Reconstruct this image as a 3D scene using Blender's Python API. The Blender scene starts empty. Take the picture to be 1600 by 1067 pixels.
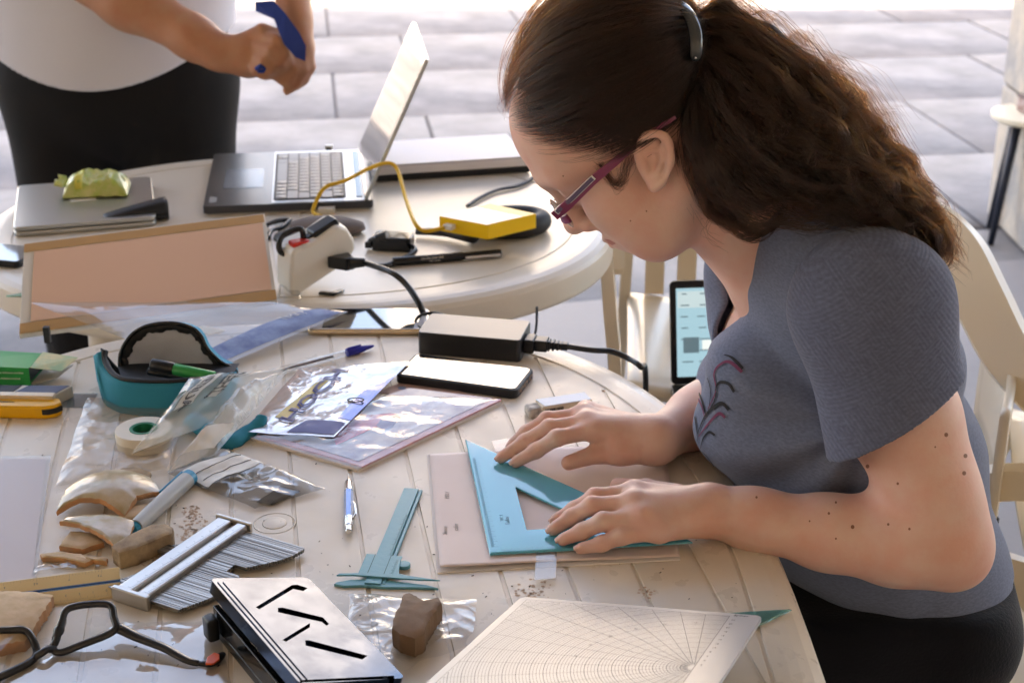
import bpy, bmesh, math, random
import numpy as np
from mathutils import Vector, Matrix, noise as mnoise
R = math.radians
random.seed(7); rng = np.random.default_rng(7)
S = bpy.context.scene
COL = S.collection

# ------------------------------------------------------------------ camera, sky, sun, exposure
F_PX = 2370.0; TH = R(22.5); CAMZ = 1.47; TZ = 0.72
cd = bpy.data.cameras.new('camera'); cam = bpy.data.objects.new('camera', cd); COL.objects.link(cam)
cam.location = (0, 0, CAMZ); cam.rotation_euler = (math.pi / 2 - TH, 0, 0)
cd.sensor_width = 23.6; cd.lens = 23.6 * F_PX / 1600.0; cd.clip_start = .05; cd.clip_end = 600
cd.dof.use_dof = True; cd.dof.focus_distance = 1.47; cd.dof.aperture_fstop = 6.0
S.camera = cam
SUN_EL = 52; SUN_AZ = 200      # azimuth of the sun, clockwise from +Y: behind the camera
W = bpy.data.worlds.new('World'); S.world = W; W.use_nodes = True
nt = W.node_tree; bg = nt.nodes['Background']
sky = nt.nodes.new('ShaderNodeTexSky'); sky.sky_type = 'NISHITA'; sky.sun_disc = False
sky.sun_elevation = R(SUN_EL); sky.sun_rotation = R(SUN_AZ); sky.air_density = 1.0; sky.dust_density = 2.2; sky.ozone_density = 1.0
nt.links.new(sky.outputs[0], bg.inputs[0]); bg.inputs[1].default_value = 0.15
sd = bpy.data.lights.new('sun', 'SUN'); sd.energy = 4.2; sd.angle = R(.53); sd.color = (1, .95, .87)
so = bpy.data.objects.new('sun', sd); COL.objects.link(so)
dirv = Vector((math.sin(R(SUN_AZ)) * math.cos(R(SUN_EL)), math.cos(R(SUN_AZ)) * math.cos(R(SUN_EL)), math.sin(R(SUN_EL))))
so.rotation_euler = dirv.to_track_quat('Z', 'Y').to_euler(); so.location = (0, -5, 12)
S.view_settings.view_transform = 'Standard'; S.view_settings.look = 'None'; S.view_settings.gamma = 1
S.view_settings.exposure = 3.08
try:
    S.view_settings.use_white_balance = True
    S.view_settings.white_balance_temperature = 8300; S.view_settings.white_balance_tint = 16
except Exception: pass
S.cycles.max_bounces = 10; S.cycles.transparent_max_bounces = 24; S.cycles.caustics_reflective = False; S.cycles.caustics_refractive = False

# ------------------------------------------------------------------ picture point -> place
CT, ST = math.cos(TH), math.sin(TH)
def ray(px, py):
    x = (px - 800) / F_PX; v = -(py - 533.5) / F_PX
    return Vector((x, CT + v * ST, -ST + v * CT))
def at(px, py, z=0.0):           # on a horizontal plane z above the table top
    d = ray(px, py); return Vector((0, 0, CAMZ)) + d * ((CAMZ - TZ - z) / -d.z)
def gr(px, py, z=0.0):           # on the ground
    return at(px, py, z - TZ)
def onY(px, py, Y):              # on the upright plane Y
    d = ray(px, py); return Vector((0, 0, CAMZ)) + d * (Y / d.y)

# ------------------------------------------------------------------ materials
def mat(name, col, rough=.5, metal=0, spec=.5, bump=0, bscale=200, var=0, vscale=8, coat=0, trans=0, ior=1.45,
        sss=0, sheen=0, aniso=0, bdist=.002, col2=None, detail=4, rvar=0):
    m = bpy.data.materials.new(name); m.use_nodes = True; n = m.node_tree.nodes; L = m.node_tree.links
    b = n['Principled BSDF']; I = b.inputs
    I['Base Color'].default_value = (*col, 1); I['Roughness'].default_value = rough; I['Metallic'].default_value = metal
    I['Specular IOR Level'].default_value = spec; I['Coat Weight'].default_value = coat; I['Transmission Weight'].default_value = trans
    I['IOR'].default_value = ior; I['Coat Roughness'].default_value = .08
    if sss:
        I['Subsurface Weight'].default_value = sss; I['Subsurface Radius'].default_value = (1, .35, .2); I['Subsurface Scale'].default_value = .004
    if sheen: I['Sheen Weight'].default_value = sheen
    tc = n.new('ShaderNodeTexCoord')
    if var or col2:
        t = n.new('ShaderNodeTexNoise'); t.inputs['Scale'].default_value = vscale; t.inputs['Detail'].default_value = detail; t.inputs['Roughness'].default_value = .6
        L.new(tc.outputs['Object'], t.inputs['Vector'])
        r = n.new('ShaderNodeValToRGB'); r.color_ramp.elements[0].position = .35; r.color_ramp.elements[1].position = .65
        c2 = col2 if col2 else tuple(c * (1 - var) for c in col)
        r.color_ramp.elements[0].color = (*c2, 1); r.color_ramp.elements[1].color = (*col, 1)
        L.new(t.outputs['Fac'], r.inputs['Fac']); L.new(r.outputs[0], I['Base Color'])
    if rvar:
        t3 = n.new('ShaderNodeTexNoise'); t3.inputs['Scale'].default_value = 30; t3.inputs['Detail'].default_value = 6; L.new(tc.outputs['Object'], t3.inputs['Vector'])
        mr = n.new('ShaderNodeMapRange'); mr.inputs[1].default_value = .35; mr.inputs[2].default_value = .7; mr.inputs[3].default_value = rough; mr.inputs[4].default_value = min(1, rough + rvar)
        L.new(t3.outputs['Fac'], mr.inputs[0]); L.new(mr.outputs[0], I['Roughness'])
    if bump:
        t2 = n.new('ShaderNodeTexNoise'); t2.inputs['Scale'].default_value = bscale; t2.inputs['Detail'].default_value = 3
        L.new(tc.outputs['Object'], t2.inputs['Vector'])
        bp = n.new('ShaderNodeBump'); bp.inputs['Strength'].default_value = bump; bp.inputs['Distance'].default_value = bdist
        L.new(t2.outputs['Fac'], bp.inputs['Height']); L.new(bp.outputs[0], I['Normal'])
    return m

def film(name, tint=(.93, .93, .93), haze=.08, rough=.06, hazecol=(.8, .8, .8), bump=.0, bscale=60, gloss=1.5):
    """thin clear plastic: sees through, glints, a little milk"""
    m = bpy.data.materials.new(name); m.use_nodes = True; n = m.node_tree.nodes; L = m.node_tree.links
    n.clear(); out = n.new('ShaderNodeOutputMaterial')
    tr = n.new('ShaderNodeBsdfTransparent'); tr.inputs[0].default_value = (*tint, 1)
    gl = n.new('ShaderNodeBsdfGlossy'); gl.inputs['Roughness'].default_value = rough
    df = n.new('ShaderNodeBsdfDiffuse'); df.inputs[0].default_value = (*hazecol, 1)
    tl = n.new('ShaderNodeBsdfTranslucent'); tl.inputs[0].default_value = (*hazecol, 1)
    md = n.new('ShaderNodeMixShader'); md.inputs[0].default_value = .5; L.new(df.outputs[0], md.inputs[1]); L.new(tl.outputs[0], md.inputs[2])
    m1 = n.new('ShaderNodeMixShader'); m1.inputs[0].default_value = haze; L.new(tr.outputs[0], m1.inputs[1]); L.new(md.outputs[0], m1.inputs[2])
    lw = n.new('ShaderNodeLayerWeight'); lw.inputs[0].default_value = .5
    pw = n.new('ShaderNodeMath'); pw.operation = 'POWER'; pw.inputs[1].default_value = 4.0; L.new(lw.outputs['Facing'], pw.inputs[0])
    f0 = ((gloss - 1) / (gloss + 1)) ** 2 * 1.3
    fr = n.new('ShaderNodeMath'); fr.operation = 'MULTIPLY_ADD'; fr.use_clamp = True; fr.inputs[1].default_value = .9; fr.inputs[2].default_value = f0; L.new(pw.outputs[0], fr.inputs[0])
    m2 = n.new('ShaderNodeMixShader'); L.new(fr.outputs[0], m2.inputs[0]); L.new(m1.outputs[0], m2.inputs[1]); L.new(gl.outputs[0], m2.inputs[2])
    if bump:
        tc = n.new('ShaderNodeTexCoord'); t = n.new('ShaderNodeTexNoise'); t.inputs['Scale'].default_value = bscale; t.inputs['Detail'].default_value = 4; t.inputs['Distortion'].default_value = 1.5
        L.new(tc.outputs['Object'], t.inputs['Vector']); bp = n.new('ShaderNodeBump'); bp.inputs['Strength'].default_value = bump; bp.inputs['Distance'].default_value = .004
        L.new(t.outputs['Fac'], bp.inputs['Height'])
        L.new(bp.outputs[0], gl.inputs['Normal']); L.new(bp.outputs[0], lw.inputs['Normal'])
    L.new(m2.outputs[0], out.inputs[0])
    return m

# ------------------------------------------------------------------ mesh building
class MB:
    def __init__(s): s.v = []; s.f = []
    def add(s, vs, fs, M=None):
        o = len(s.v)
        s.v += [tuple(M @ Vector(v)) if M else tuple(v) for v in vs]; s.f += [tuple(i + o for i in f) for f in fs]; return s
    def box(s, x0, x1, y0, y1, z0, z1, M=None):
        vs = [(x, y, z) for z in (z0, z1) for x, y in ((x0, y0), (x1, y0), (x1, y1), (x0, y1))]
        return s.add(vs, [(3, 2, 1, 0), (4, 5, 6, 7), (0, 1, 5, 4), (1, 2, 6, 5), (2, 3, 7, 6), (3, 0, 4, 7)], M)
    def prism(s, poly, z0, z1, M=None):
        n = len(poly); vs = [(p[0], p[1], z0) for p in poly] + [(p[0], p[1], z1) for p in poly]
        return s.add(vs, [tuple(range(n))[::-1], tuple(range(n, 2 * n))] + [(i, (i + 1) % n, n + (i + 1) % n, n + i) for i in range(n)], M)
    def tube(s, pts, r, n=10, flat=1.0, caps=True):
        pts = [Vector(p) for p in pts]; m = len(pts)
        rs = r if isinstance(r, (list, tuple)) else [r] * m
        up = Vector((0, 0, 1)); vs = []; fs = []
        prev = None
        for i, p in enumerate(pts):
            t = (pts[min(i + 1, m - 1)] - pts[max(i - 1, 0)]).normalized()
            if prev is None:
                a = t.cross(up); 
                if a.length < .05: a = t.cross(Vector((0, 1, 0)))
                a.normalize()
            else: a = (prev - t * prev.dot(t)).normalized()
            prev = a; b = a.cross(t)
            for k in range(n):
                an = 2 * math.pi * k / n; vs.append(p + a * (rs[i] * math.cos(an)) + b * (rs[i] * flat * math.sin(an)))
        for i in range(m - 1):
            for k in range(n):
                k2 = (k + 1) % n; fs.append((i * n + k, (i + 1) * n + k, (i + 1) * n + k2, i * n + k2))
        if caps: fs.append(tuple(range(n))); fs.append(tuple(range((m - 1) * n, m * n))[::-1])
        return s.add(vs, fs)
    def lathe(s, prof, n=32, M=None, closed=False):
        vs = [(r * math.cos(2 * math.pi * k / n), r * math.sin(2 * math.pi * k / n), z) for r, z in prof for k in range(n)]; m = len(prof)
        fs = [(i * n + k, i * n + (k + 1) % n, ((i + 1) % m) * n + (k + 1) % n, ((i + 1) % m) * n + k) for i in range(m if closed else m - 1) for k in range(n)]
        if not closed: fs += [tuple(range(n))[::-1], tuple(range((m - 1) * n, m * n))]
        return s.add(vs, fs, M)
    def grid(s, fn, nu, nv, M=None):
        vs = [fn(i / nu, j / nv) for j in range(nv + 1) for i in range(nu + 1)]
        return s.add(vs, [(j * (nu + 1) + i, j * (nu + 1) + i + 1, (j + 1) * (nu + 1) + i + 1, (j + 1) * (nu + 1) + i) for j in range(nv) for i in range(nu)], M)
    def build(s, name, m, parent=None, smooth=False, bevel=0, seg=2, solid=0, sub=0, auto=None):
        me = bpy.data.meshes.new(name); me.from_pydata([tuple(v) for v in s.v], [], s.f); me.update()
        if m is not None: me.materials.append(m)
        o = bpy.data.objects.new(name, me); COL.objects.link(o)
        if parent is not None: o.parent = parent
        bm = bmesh.new(); bm.from_mesh(me)
        if solid == 0: bmesh.ops.recalc_face_normals(bm, faces=bm.faces)
        bm.to_mesh(me); bm.free()
        if smooth or bevel: me.shade_smooth()
        if bevel:
            b = o.modifiers.new('bevel', 'BEVEL'); b.width = bevel; b.segments = seg; b.limit_method = 'ANGLE'; b.angle_limit = R(35)
            w = o.modifiers.new('wn', 'WEIGHTED_NORMAL'); w.keep_sharp = True
        if solid: q = o.modifiers.new('solid', 'SOLIDIFY'); q.thickness = solid; q.offset = 0
        if sub: q = o.modifiers.new('sub', 'SUBSURF'); q.levels = sub; q.render_levels = sub
        if auto is not None:
            me.shade_smooth()
            bm = bmesh.new(); bm.from_mesh(me)
            for e in bm.edges:
                if len(e.link_faces) == 2 and e.calc_face_angle(0) > auto: e.smooth = False
            bm.to_mesh(me); bm.free()
        return o

def tag(o, label=None, cat=None, group=None, kind=None):
    if label: o['label'] = label
    if cat: o['category'] = cat
    if group: o['group'] = group
    if kind: o['kind'] = kind
    return o
def thing(name, label, cat, loc=(0, 0, 0), rz=0, group=None, kind=None):
    o = bpy.data.objects.new(name, None); COL.objects.link(o); o.location = loc; o.rotation_euler = (0, 0, rz); o.empty_display_size = .05
    return tag(o, label, cat, group, kind)
def lay(name, label, cat, pA, pB, z=0.0, group=None):
    """a thing whose origin stands at picture point A and whose x axis points to picture point B, on the table (+z)"""
    a = at(*pA, z); b = at(*pB, z); rz = math.atan2(b.y - a.y, b.x - a.x)
    t = thing(name, label, cat, a, rz, group); t['len'] = 0; del t['len']
    return t, (b - a).length
def loc_of(t, px, py, z):        # picture point -> local coords of a laid thing
    p = at(px, py, z); M = Matrix.Translation(t.location) @ Matrix.Rotation(t.rotation_euler[2], 4, 'Z'); return M.inverted() @ p
def cut(o, cutter, solver='EXACT'):
    m = o.modifiers.new('cut', 'BOOLEAN'); m.object = cutter; m.operation = 'DIFFERENCE'; m.solver = solver
def apply_mods(o):
    dg = bpy.context.evaluated_depsgraph_get(); me = bpy.data.meshes.new_from_object(o.evaluated_get(dg)); o.modifiers.clear(); old = o.data; o.data = me; me.name = o.name
def kill(o): bpy.data.objects.remove(o, do_unlink=True)
def spline(pts, n=12, closed=False):
    """Catmull-Rom through pts"""
    P = [Vector(p) for p in pts]; m = len(P); out = []
    for i in range(m if closed else m - 1):
        if closed: p0, p1, p2, p3 = P[(i - 1) % m], P[i], P[(i + 1) % m], P[(i + 2) % m]
        else: p0, p1, p2, p3 = P[max(i - 1, 0)], P[i], P[i + 1], P[min(i + 2, m - 1)]
        for k in range(n):
            t = k / n; out.append(.5 * ((2 * p1) + (p2 - p0) * t + (2 * p0 - 5 * p1 + 4 * p2 - p3) * t * t + (3 * p1 - p0 - 3 * p2 + p3) * t ** 3))
    if not closed: out.append(P[-1].copy())
    return out
def rrect(x0, x1, y0, y1, r, n=5):
    out = []
    for cx, cy, a in ((x1 - r, y0 + r, -90), (x1 - r, y1 - r, 0), (x0 + r, y1 - r, 90), (x0 + r, y0 + r, 180)):
        for k in range(n + 1):
            t = R(a + 90 * k / n); out.append((cx + r * math.cos(t), cy + r * math.sin(t)))
    return out
def text(name, body, size, m, parent, loc, rz=0, rx=0, align='LEFT', ext=.00015, shear=0, sx=1, mirror=False, M=None):
    c = bpy.data.curves.new(name, 'FONT'); c.body = body; c.size = size; c.align_x = align; c.extrude = ext; c.shear = shear; c.resolution_u = 2
    o = bpy.data.objects.new(name, c); COL.objects.link(o)
    bpy.context.view_layer.update()
    me = bpy.data.meshes.new_from_object(o.evaluated_get(bpy.context.evaluated_depsgraph_get())); kill(o)
    me.materials.clear(); me.materials.append(m)
    q = bpy.data.objects.new(name, me); COL.objects.link(q); q.parent = parent
    if M is not None: q.matrix_local = M @ Matrix.Diagonal((sx, 1, 1, 1))
    else:
        q.location = loc; q.rotation_euler = (rx, 0, rz); q.scale = (sx * (-1 if mirror else 1), 1, 1)
    return q

def nz(p, s=1.0, seed=0): return mnoise.noise(Vector((p[0] * s + seed * 7.3, p[1] * s - seed * 3.1, (p[2] if len(p) > 2 else 0) * s + seed * 1.7)))

# ------------------------------------------------------------------ ground
M_steel0 = mat('painted steel', (.3, .3, .3), .4, metal=.5)
M_slab = mat('pale paving stone', (.24, .23, .225), .7, bump=.5, bscale=25, col2=(.135, .13, .13), vscale=3.5, detail=8, bdist=.004)
M_joint = mat('paving joint', (.11, .10, .095), .9, var=.3, vscale=6)
M_terr = mat('terrace concrete', (.27, .25, .24), .55, bump=.2, bscale=60, var=.12, vscale=3)
M_far = mat('square ground', (.48, .45, .42), .8, var=.2, vscale=.6)
m = MB(); m.grid(lambda u, v: (-200 + 400 * u, -60 + 400 * v, -.028), 8, 8)
ground = m.build('ground', M_far); tag(ground, kind='structure')
sa = R(7.5)
SM = Matrix.Rotation(sa, 4, 'Z')
m = MB(); m.box(-6, 7, 1, 13.5, -.02, -.012); j = m.build('joint_bed', M_joint, ground); j.rotation_euler = (0, 0, sa); tag(j, kind='stuff')
slab_me = {}
for i in range(13):
    y0 = 2.6 + i * .82
    for k in range(-5, 8):
        wdt = .98; x0 = k * wdt + (.45 if i % 2 else .1) - 1.0
        p = SM @ Vector((x0 + .5, y0 + .4, 0))
        if abs(p.x) > .4 * p.y + 1.0 or p.y < 2.4: continue
        key = (i + k) % 3
        if key not in slab_me:
            mm = MB(); mm.box(.004, wdt - .004, .004, .82 - .004, -.012, 0)
            o = mm.build('paving_slab', M_slab, ground, bevel=.006, seg=1); slab_me[key] = o.data
        else:
            o = bpy.data.objects.new('paving_slab', slab_me[key]); COL.objects.link(o); o.parent = ground
            b = o.modifiers.new('bevel', 'BEVEL'); b.width = .006; b.segments = 1
        q = SM @ Vector((x0, y0, 0)); o.location = (q.x, q.y, random.uniform(-.003, .002)); o.rotation_euler = (random.uniform(-.002, .002), random.uniform(-.002, .002), sa)
# nearer terrace floor, one low step above the paving
a, b = gr(560, 520), gr(1720, 408)
m = MB(); dvec = (b - a).normalized(); a2 = a - dvec * 6; b2 = b + dvec * 6
m.prism([(a2.x, a2.y), (a2.x, -8), (b2.x, -8), (b2.x, b2.y)], -.01, .03)
tag(m.build('terrace_floor', M_terr, bevel=.004), kind='structure')
# unseen tall house added behind the camera to keep this corner in shade
M_wall = mat('ochre render', (.6, .5, .38), .9, bump=.3, bscale=12, var=.15, vscale=.8)
m = MB(); m.box(-30, 30, -6.5, -1.8, 0, 13.7); hw = m.build('sun_blocking_facade', M_wall, bevel=.02)
tag(hw, 'unseen ochre rendered house wall added to shade the terrace', 'house')

# unseen cream awning on two posts, added to block the sky overhead
M_awn = mat('cream awning cloth', (.62, .56, .46), .9)
aw = thing('awning', 'unseen cream cloth awning added over the tables to block overhead sky', 'awning', (0, -1.8, 0))
m = MB(); m.grid(lambda u, v: (-7 + 14 * u, 5.2 * v, 3.35 - .35 * v - .06 * math.sin(v * 3.14) * (1 + .3 * math.sin(u * 40))), 60, 10); m.build('cloth', M_awn, aw, smooth=True, solid=.004)
m = MB(); m.tube([(-7, 5.2, 3.0), (7, 5.2, 3.0)], .03, 12); m.build('front_bar', M_steel0, aw)
for x in (-6.9, 6.9): m = MB(); m.tube([(x, 5.2, 0), (x, 5.2, 3.0)], .035, 12); m.build('post', M_steel0, aw)

# ------------------------------------------------------------------ tables
M_plastic = mat('cream garden plastic', (.78, .69, .58), .26, spec=.5, bump=.12, bscale=90, var=.06, vscale=14, rvar=.2, bdist=.001)
M_plastic_far = mat('cream garden plastic clean', (.72, .64, .54), .3, bump=.1, bscale=90, var=.05, vscale=6)
M_chair = mat('cream chair plastic', (.76, .65, .5), .25, bump=.05, bscale=60)
def sup(a, b, n, t):
    c, s_ = math.cos(t), math.sin(t); return (a * math.copysign(abs(c) ** (2 / n), c), b * math.copysign(abs(s_) ** (2 / n), s_))
def tabletop(name, label, cx, cy, a, b, n, rz, mt, plank, groove_ring, legs, pang=0, poff=0):
    t = thing(name, label, 'table', (cx, cy, 0), rz)
    N = 128; m = MB()
    # rings: from inside out, down the rolled rim and back underneath
    prof = [(-.0, 0), (-.006, -.0012), (-.0, -.006), (0, -.046), (-.004, -.05), (-.010, -.05), (-.012, -.012)]
    ring = [[(sup(a + p[0], b + p[0], n, 2 * math.pi * k / N)) + (TZ + p[1],) for k in range(N)] for p in ([(-.034, 0), (-.024, -.0006), (-.014, -.0026), (-.006, -.0065), (-.0015, -.0125), (0, -.020), (0, -.044), (-.003, -.049), (-.009, -.05), (-.012, -.045), (-.013, -.014)])]
    vs = [v for r_ in ring for v in r_]; fs = [tuple(range(N))]
    for i in range(len(ring) - 1): fs += [(i * N + k, i * N + (k + 1) % N, (i + 1) * N + (k + 1) % N, (i + 1) * N + k) for k in range(N)]
    fs.append(tuple(range((len(ring) - 1) * N, len(ring) * N))[::-1])
    m.add(vs, fs); top = m.build('tabletop', mt, t, smooth=True)
    top.data.shade_smooth()
    # the grooves are cut into the top: bars along the length and a ring near the rim
    c = MB()
    ia, ib = a - groove_ring, b - groove_ring
    def halfring(off, dz): return [(sup(ia + off, ib + off, n, 2 * math.pi * k / N)) + (TZ + dz,) for k in range(N)]
    gw = .0034
    rr = [halfring(-gw, .002), halfring(gw, .002), halfring(gw * .5, -.0016), halfring(-gw * .5, -.0016)]
    vs = [v for r_ in rr for v in r_]; fs = [(i * N + k, i * N + (k + 1) % N, ((i + 1) % 4) * N + (k + 1) % N, ((i + 1) % 4) * N + k) for i in range(4) for k in range(N)]
    c.add(vs, fs); k = -int(ia / plank)
    cu = c.build('c', None, t)
    bpy.context.view_layer.update(); cut(top, cu); apply_mods(top); kill(cu)
    c = MB()
    pc, ps = math.cos(pang), math.sin(pang)
    for i in range(-int(1.5 * ia / plank) - 1, int(1.5 * ia / plank) + 2):
        x = poff + i * plank
        ok = [yy / 200 * ib * 1.3 for yy in range(-200, 201) if abs((x * pc - yy / 200 * ib * 1.3 * ps) / ia) ** n + abs((x * ps + yy / 200 * ib * 1.3 * pc) / ib) ** n < .985]
        if len(ok) < 20: continue
        y0, y1 = ok[0], ok[-1]
        M = Matrix.Rotation(pang, 4, 'Z') @ Matrix.Translation((x, 0, 0))
        c.add([(-gw, y0, TZ + .002), (gw, y0, TZ + .002), (gw * .5, y0, TZ - .0016), (-gw * .5, y0, TZ - .0016), (-gw, y1, TZ + .002), (gw, y1, TZ + .002), (gw * .5, y1, TZ - .0016), (-gw * .5, y1, TZ - .0016)],
              [(0, 1, 2, 3), (7, 6, 5, 4), (0, 4, 5, 1), (1, 5, 6, 2), (2, 6, 7, 3), (3, 7, 4, 0)], M)
    cu = c.build('c', None, t); bpy.context.view_layer.update(); cut(top, cu); apply_mods(top); kill(cu)
    for p in top.data.polygons: p.use_smooth = False
    bm = bmesh.new(); bm.from_mesh(top.data)
    for f in bm.faces: f.smooth = abs(f.normal.z) < .97
    for e in bm.edges:
        if len(e.link_faces) == 2 and e.calc_face_angle(0) > R(25): e.smooth = False
    bm.to_mesh(top.data); bm.free()
    for lx, ly in legs:
        q = MB()
        q.grid(lambda u, v: (lx + (lx * .12 + .0) * (1 - v) + (.032 - .008 * (1 - v)) * math.cos(u * 2 * math.pi), ly + ly * .1 * (1 - v) + (.032 - .008 * (1 - v)) * math.sin(u * 2 * math.pi), .03 + (TZ - .045) * v), 16, 8)
        q.build('leg', mt, t, smooth=True)
    return t
near_t = tabletop('near_table', 'cream plastic oval table in the foreground, cluttered with drawing tools', -.243, 1.138, .511, .757, 2.58, .02, M_plastic, .0628, .05,
                  [(.3, .5), (-.3, .5), (.3, -.5), (-.3, -.5)], R(8.5), .0165 + .243 * .985 - 1.138 * .174 + .0628 * 0)
far_t = tabletop('far_table', 'cream plastic round table behind, carrying the two laptops', -.34, 2.321, .502, .412, 2.2, .05, M_plastic_far, 3, .06,
                  [(.27, .2), (-.27, .2), (.27, -.2), (-.27, -.2)])
# ================================================================== THINGS ON THE NEAR TABLE
M_black = mat('black plastic', (.012, .012, .013), .35, bump=.05, bscale=400)
M_blackgl = mat('black gloss plastic', (.01, .01, .011), .12)
M_rubber = mat('black rubber', (.014, .014, .015), .5, bump=.1, bscale=300)
M_glassblk = mat('dark phone glass', (.008, .008, .01), .03, spec=.9, coat=1)
M_ink = mat('black print', (.02, .02, .022), .6)
M_inkgrey = mat('grey print', (.3, .29, .29), .6)
M_pencil = mat('pencil mark', (.58, .52, .50), .8)
M_white = mat('white plastic', (.78, .76, .72), .3, bump=.03)
M_paper = mat('paper', (.82, .76, .73), .75, bump=.12, bscale=40, var=.03, vscale=10, bdist=.001)
M_pinkpaper = mat('pinkish tracing paper', (.84, .70, .66), .6, bump=.15, bscale=25, var=.04, vscale=9, bdist=.001)
M_chrome = mat('chrome', (.75, .75, .75), .12, metal=1)
M_steel = mat('brushed steel', (.55, .53, .5), .3, metal=1, bump=.1, bscale=150, bdist=.0005)
M_film = film('clear film', haze=.10, rough=.05, bump=.5, bscale=22, gloss=1.6)
M_film_milk = film('milky film', haze=.28, rough=.10, bump=.5, bscale=26, gloss=1.5, hazecol=(.85, .8, .74))
M_film_shiny = film('shiny film', haze=.04, rough=.03, bump=.45, bscale=20, gloss=1.6)

# --- smartphone in a black case
t, L0 = lay('smartphone', 'smartphone in a black case with its screen reflecting bright white sky', 'smartphone', (617, 599), (815, 626), 0, None)
w = .155; d = .071
m = MB(); m.prism(rrect(0, w, 0, d, .008), 0, .0115); m.build('phone_case', M_rubber, t, bevel=.002)
m = MB(); m.prism(rrect(.0035, w - .0035, .0035, d - .0035, .006), .0115, .0122); m.build('screen', M_glassblk, t, bevel=.0003, seg=1)
M_copper = mat('copper trim', (.5, .28, .16), .3, metal=1)
m = MB()
for y in (.014, .030, .05): m.box(w - .0004, w + .0004, y, y + .011, .0035, .0085)
m.build('port_trim', M_copper, t)
m = MB()
for y in (.017, .033, .053): m.box(w + .0003, w + .0008, y, y + .005, .0045, .0075)
m.build('port', M_black, t)

# --- gold smartphone by the far rim
t, L0 = lay('smartphone', 'gold edged smartphone lying face up beside the black power adapter', 'smartphone', (505, 524), (640, 524), 0)
w = .158; d = .078
M_gold = mat('gold metal', (.72, .56, .38), .25, metal=1)
m = MB(); m.prism(rrect(-.022, w - .022, 0, d, .010), 0, .0078); m.build('phone_body', M_gold, t, bevel=.002)
m = MB(); m.prism(rrect(-.020, w - .024, .002, d - .002, .008), .0078, .0083); m.build('front_glass', mat('white phone face', (.75, .75, .78), .05, coat=1), t)
m = MB(); m.box(-.002, w - .040, .004, d - .004, .0083, .0086); m.build('screen', M_glassblk, t)
m = MB(); m.box(w - .034, w - .0325, d / 2 - .005, d / 2 + .005, .0083, .0086); m.build('earpiece', M_black, t)

# --- power adapter
t, L0 = lay('power_adapter', 'thick black laptop power adapter with a kettle plug in its end', 'adapter', (653, 553), (812, 567), 0)
w = L0; d = .068; h = .03
m = MB(); m.prism(rrect(0, w, 0, d, .005), 0, h); m.build('adapter_body', mat('matt black adapter', (.016, .016, .018), .32, spec=.8, bump=.05, bscale=600, bdist=.0003), t, bevel=.0012)
m = MB(); m.box(w - .0, w + .014, d * .25, d * .62, .006, .024); m.build('socket', M_black, t, bevel=.002)
m = MB(); m.box(w + .014, w + .03, d * .3, d * .57, .008, .023)
for k in range(5): m.box(w + .030 + k * .0055, w + .0335 + k * .0055, d * .43 - .007 + k * .0006, d * .43 + .007 - k * .0006, .009 + k * .0006, .022 - k * .0006)
m.box(w + .03, w + .056, d * .43 - .0045, d * .43 + .0045, .011, .020)
m.build('plug', M_black, t, bevel=.0012)
pts = [loc_of(t, *p) for p in [(893, 545, .017), (925, 547, .017), (955, 549, .012), (982, 560, .006)]]
pe = at(1001, 573, .004); q = Vector((.170, 1.765, TZ - .03)); r_ = Vector((.180, 1.80, TZ - .2))
M_ = Matrix.Translation(t.location) @ Matrix.Rotation(t.rotation_euler[2], 4, 'Z'); Mi = M_.inverted()
pts += [Mi @ pe, Mi @ q, Mi @ r_, Mi @ Vector((.22, 1.74, .3)), Mi @ Vector((.3, 1.9, .034))]
pts[0] = Vector((w + .052, d * .43, .0155))
m = MB(); m.tube(spline(pts, 8), .0037, 10); m.build('mains_cable', M_black, t, smooth=True)
pts = [Vector((.004, d * .6, .012))] + [loc_of(t, *p) for p in [(650, 507, .006), (655, 494, .016), (675, 489, .02), (695, 493, .012), (702, 500, .006)]]
m = MB(); m.tube(spline(pts, 8), .0022, 8); m.build('output_cable', M_black, t, smooth=True)

# --- eraser
t, L0 = lay('eraser', 'worn white eraser in a cardboard sleeve printed with a barcode', 'eraser', (828, 657), (925, 642), 0)
M_er = mat('eraser rubber', (.72, .67, .6), .6, col2=(.3, .27, .25), vscale=120, bump=.4, bscale=150)
m = MB(); m.box(0, .02, .001, .022, .0, .0125); m.build('rubber', M_er, t, bevel=.004, seg=3)
m = MB(); m.box(.015, L0, 0, .023, 0, .0145); m.build('sleeve', mat('cream card', (.78, .68, .52), .5), t, bevel=.0008)
m = MB(); m.prism([(.019, .001), (L0 - .001, .001), (L0 - .001, .022), (.015, .022)], .0146, .0150); m.build('blue_print', mat('pale blue print', (.3, .5, .75), .25), t)
m = MB(); x = .019
while x < .041:
    q = random.choice([.0004, .0007, .0011]); m.box(x, x + q, -.0004, -.0001, .0035, .0115); x += q + random.choice([.0004, .0006])
m.build('barcode', M_ink, t)
M90 = Matrix.Rotation(R(90), 4, 'X')
text('barcode_number', '4 007817 304518', .0034, M_ink, t, (0, 0, 0), M=Matrix.Translation((.0165, -.0003, .0006)) @ M90)

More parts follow.
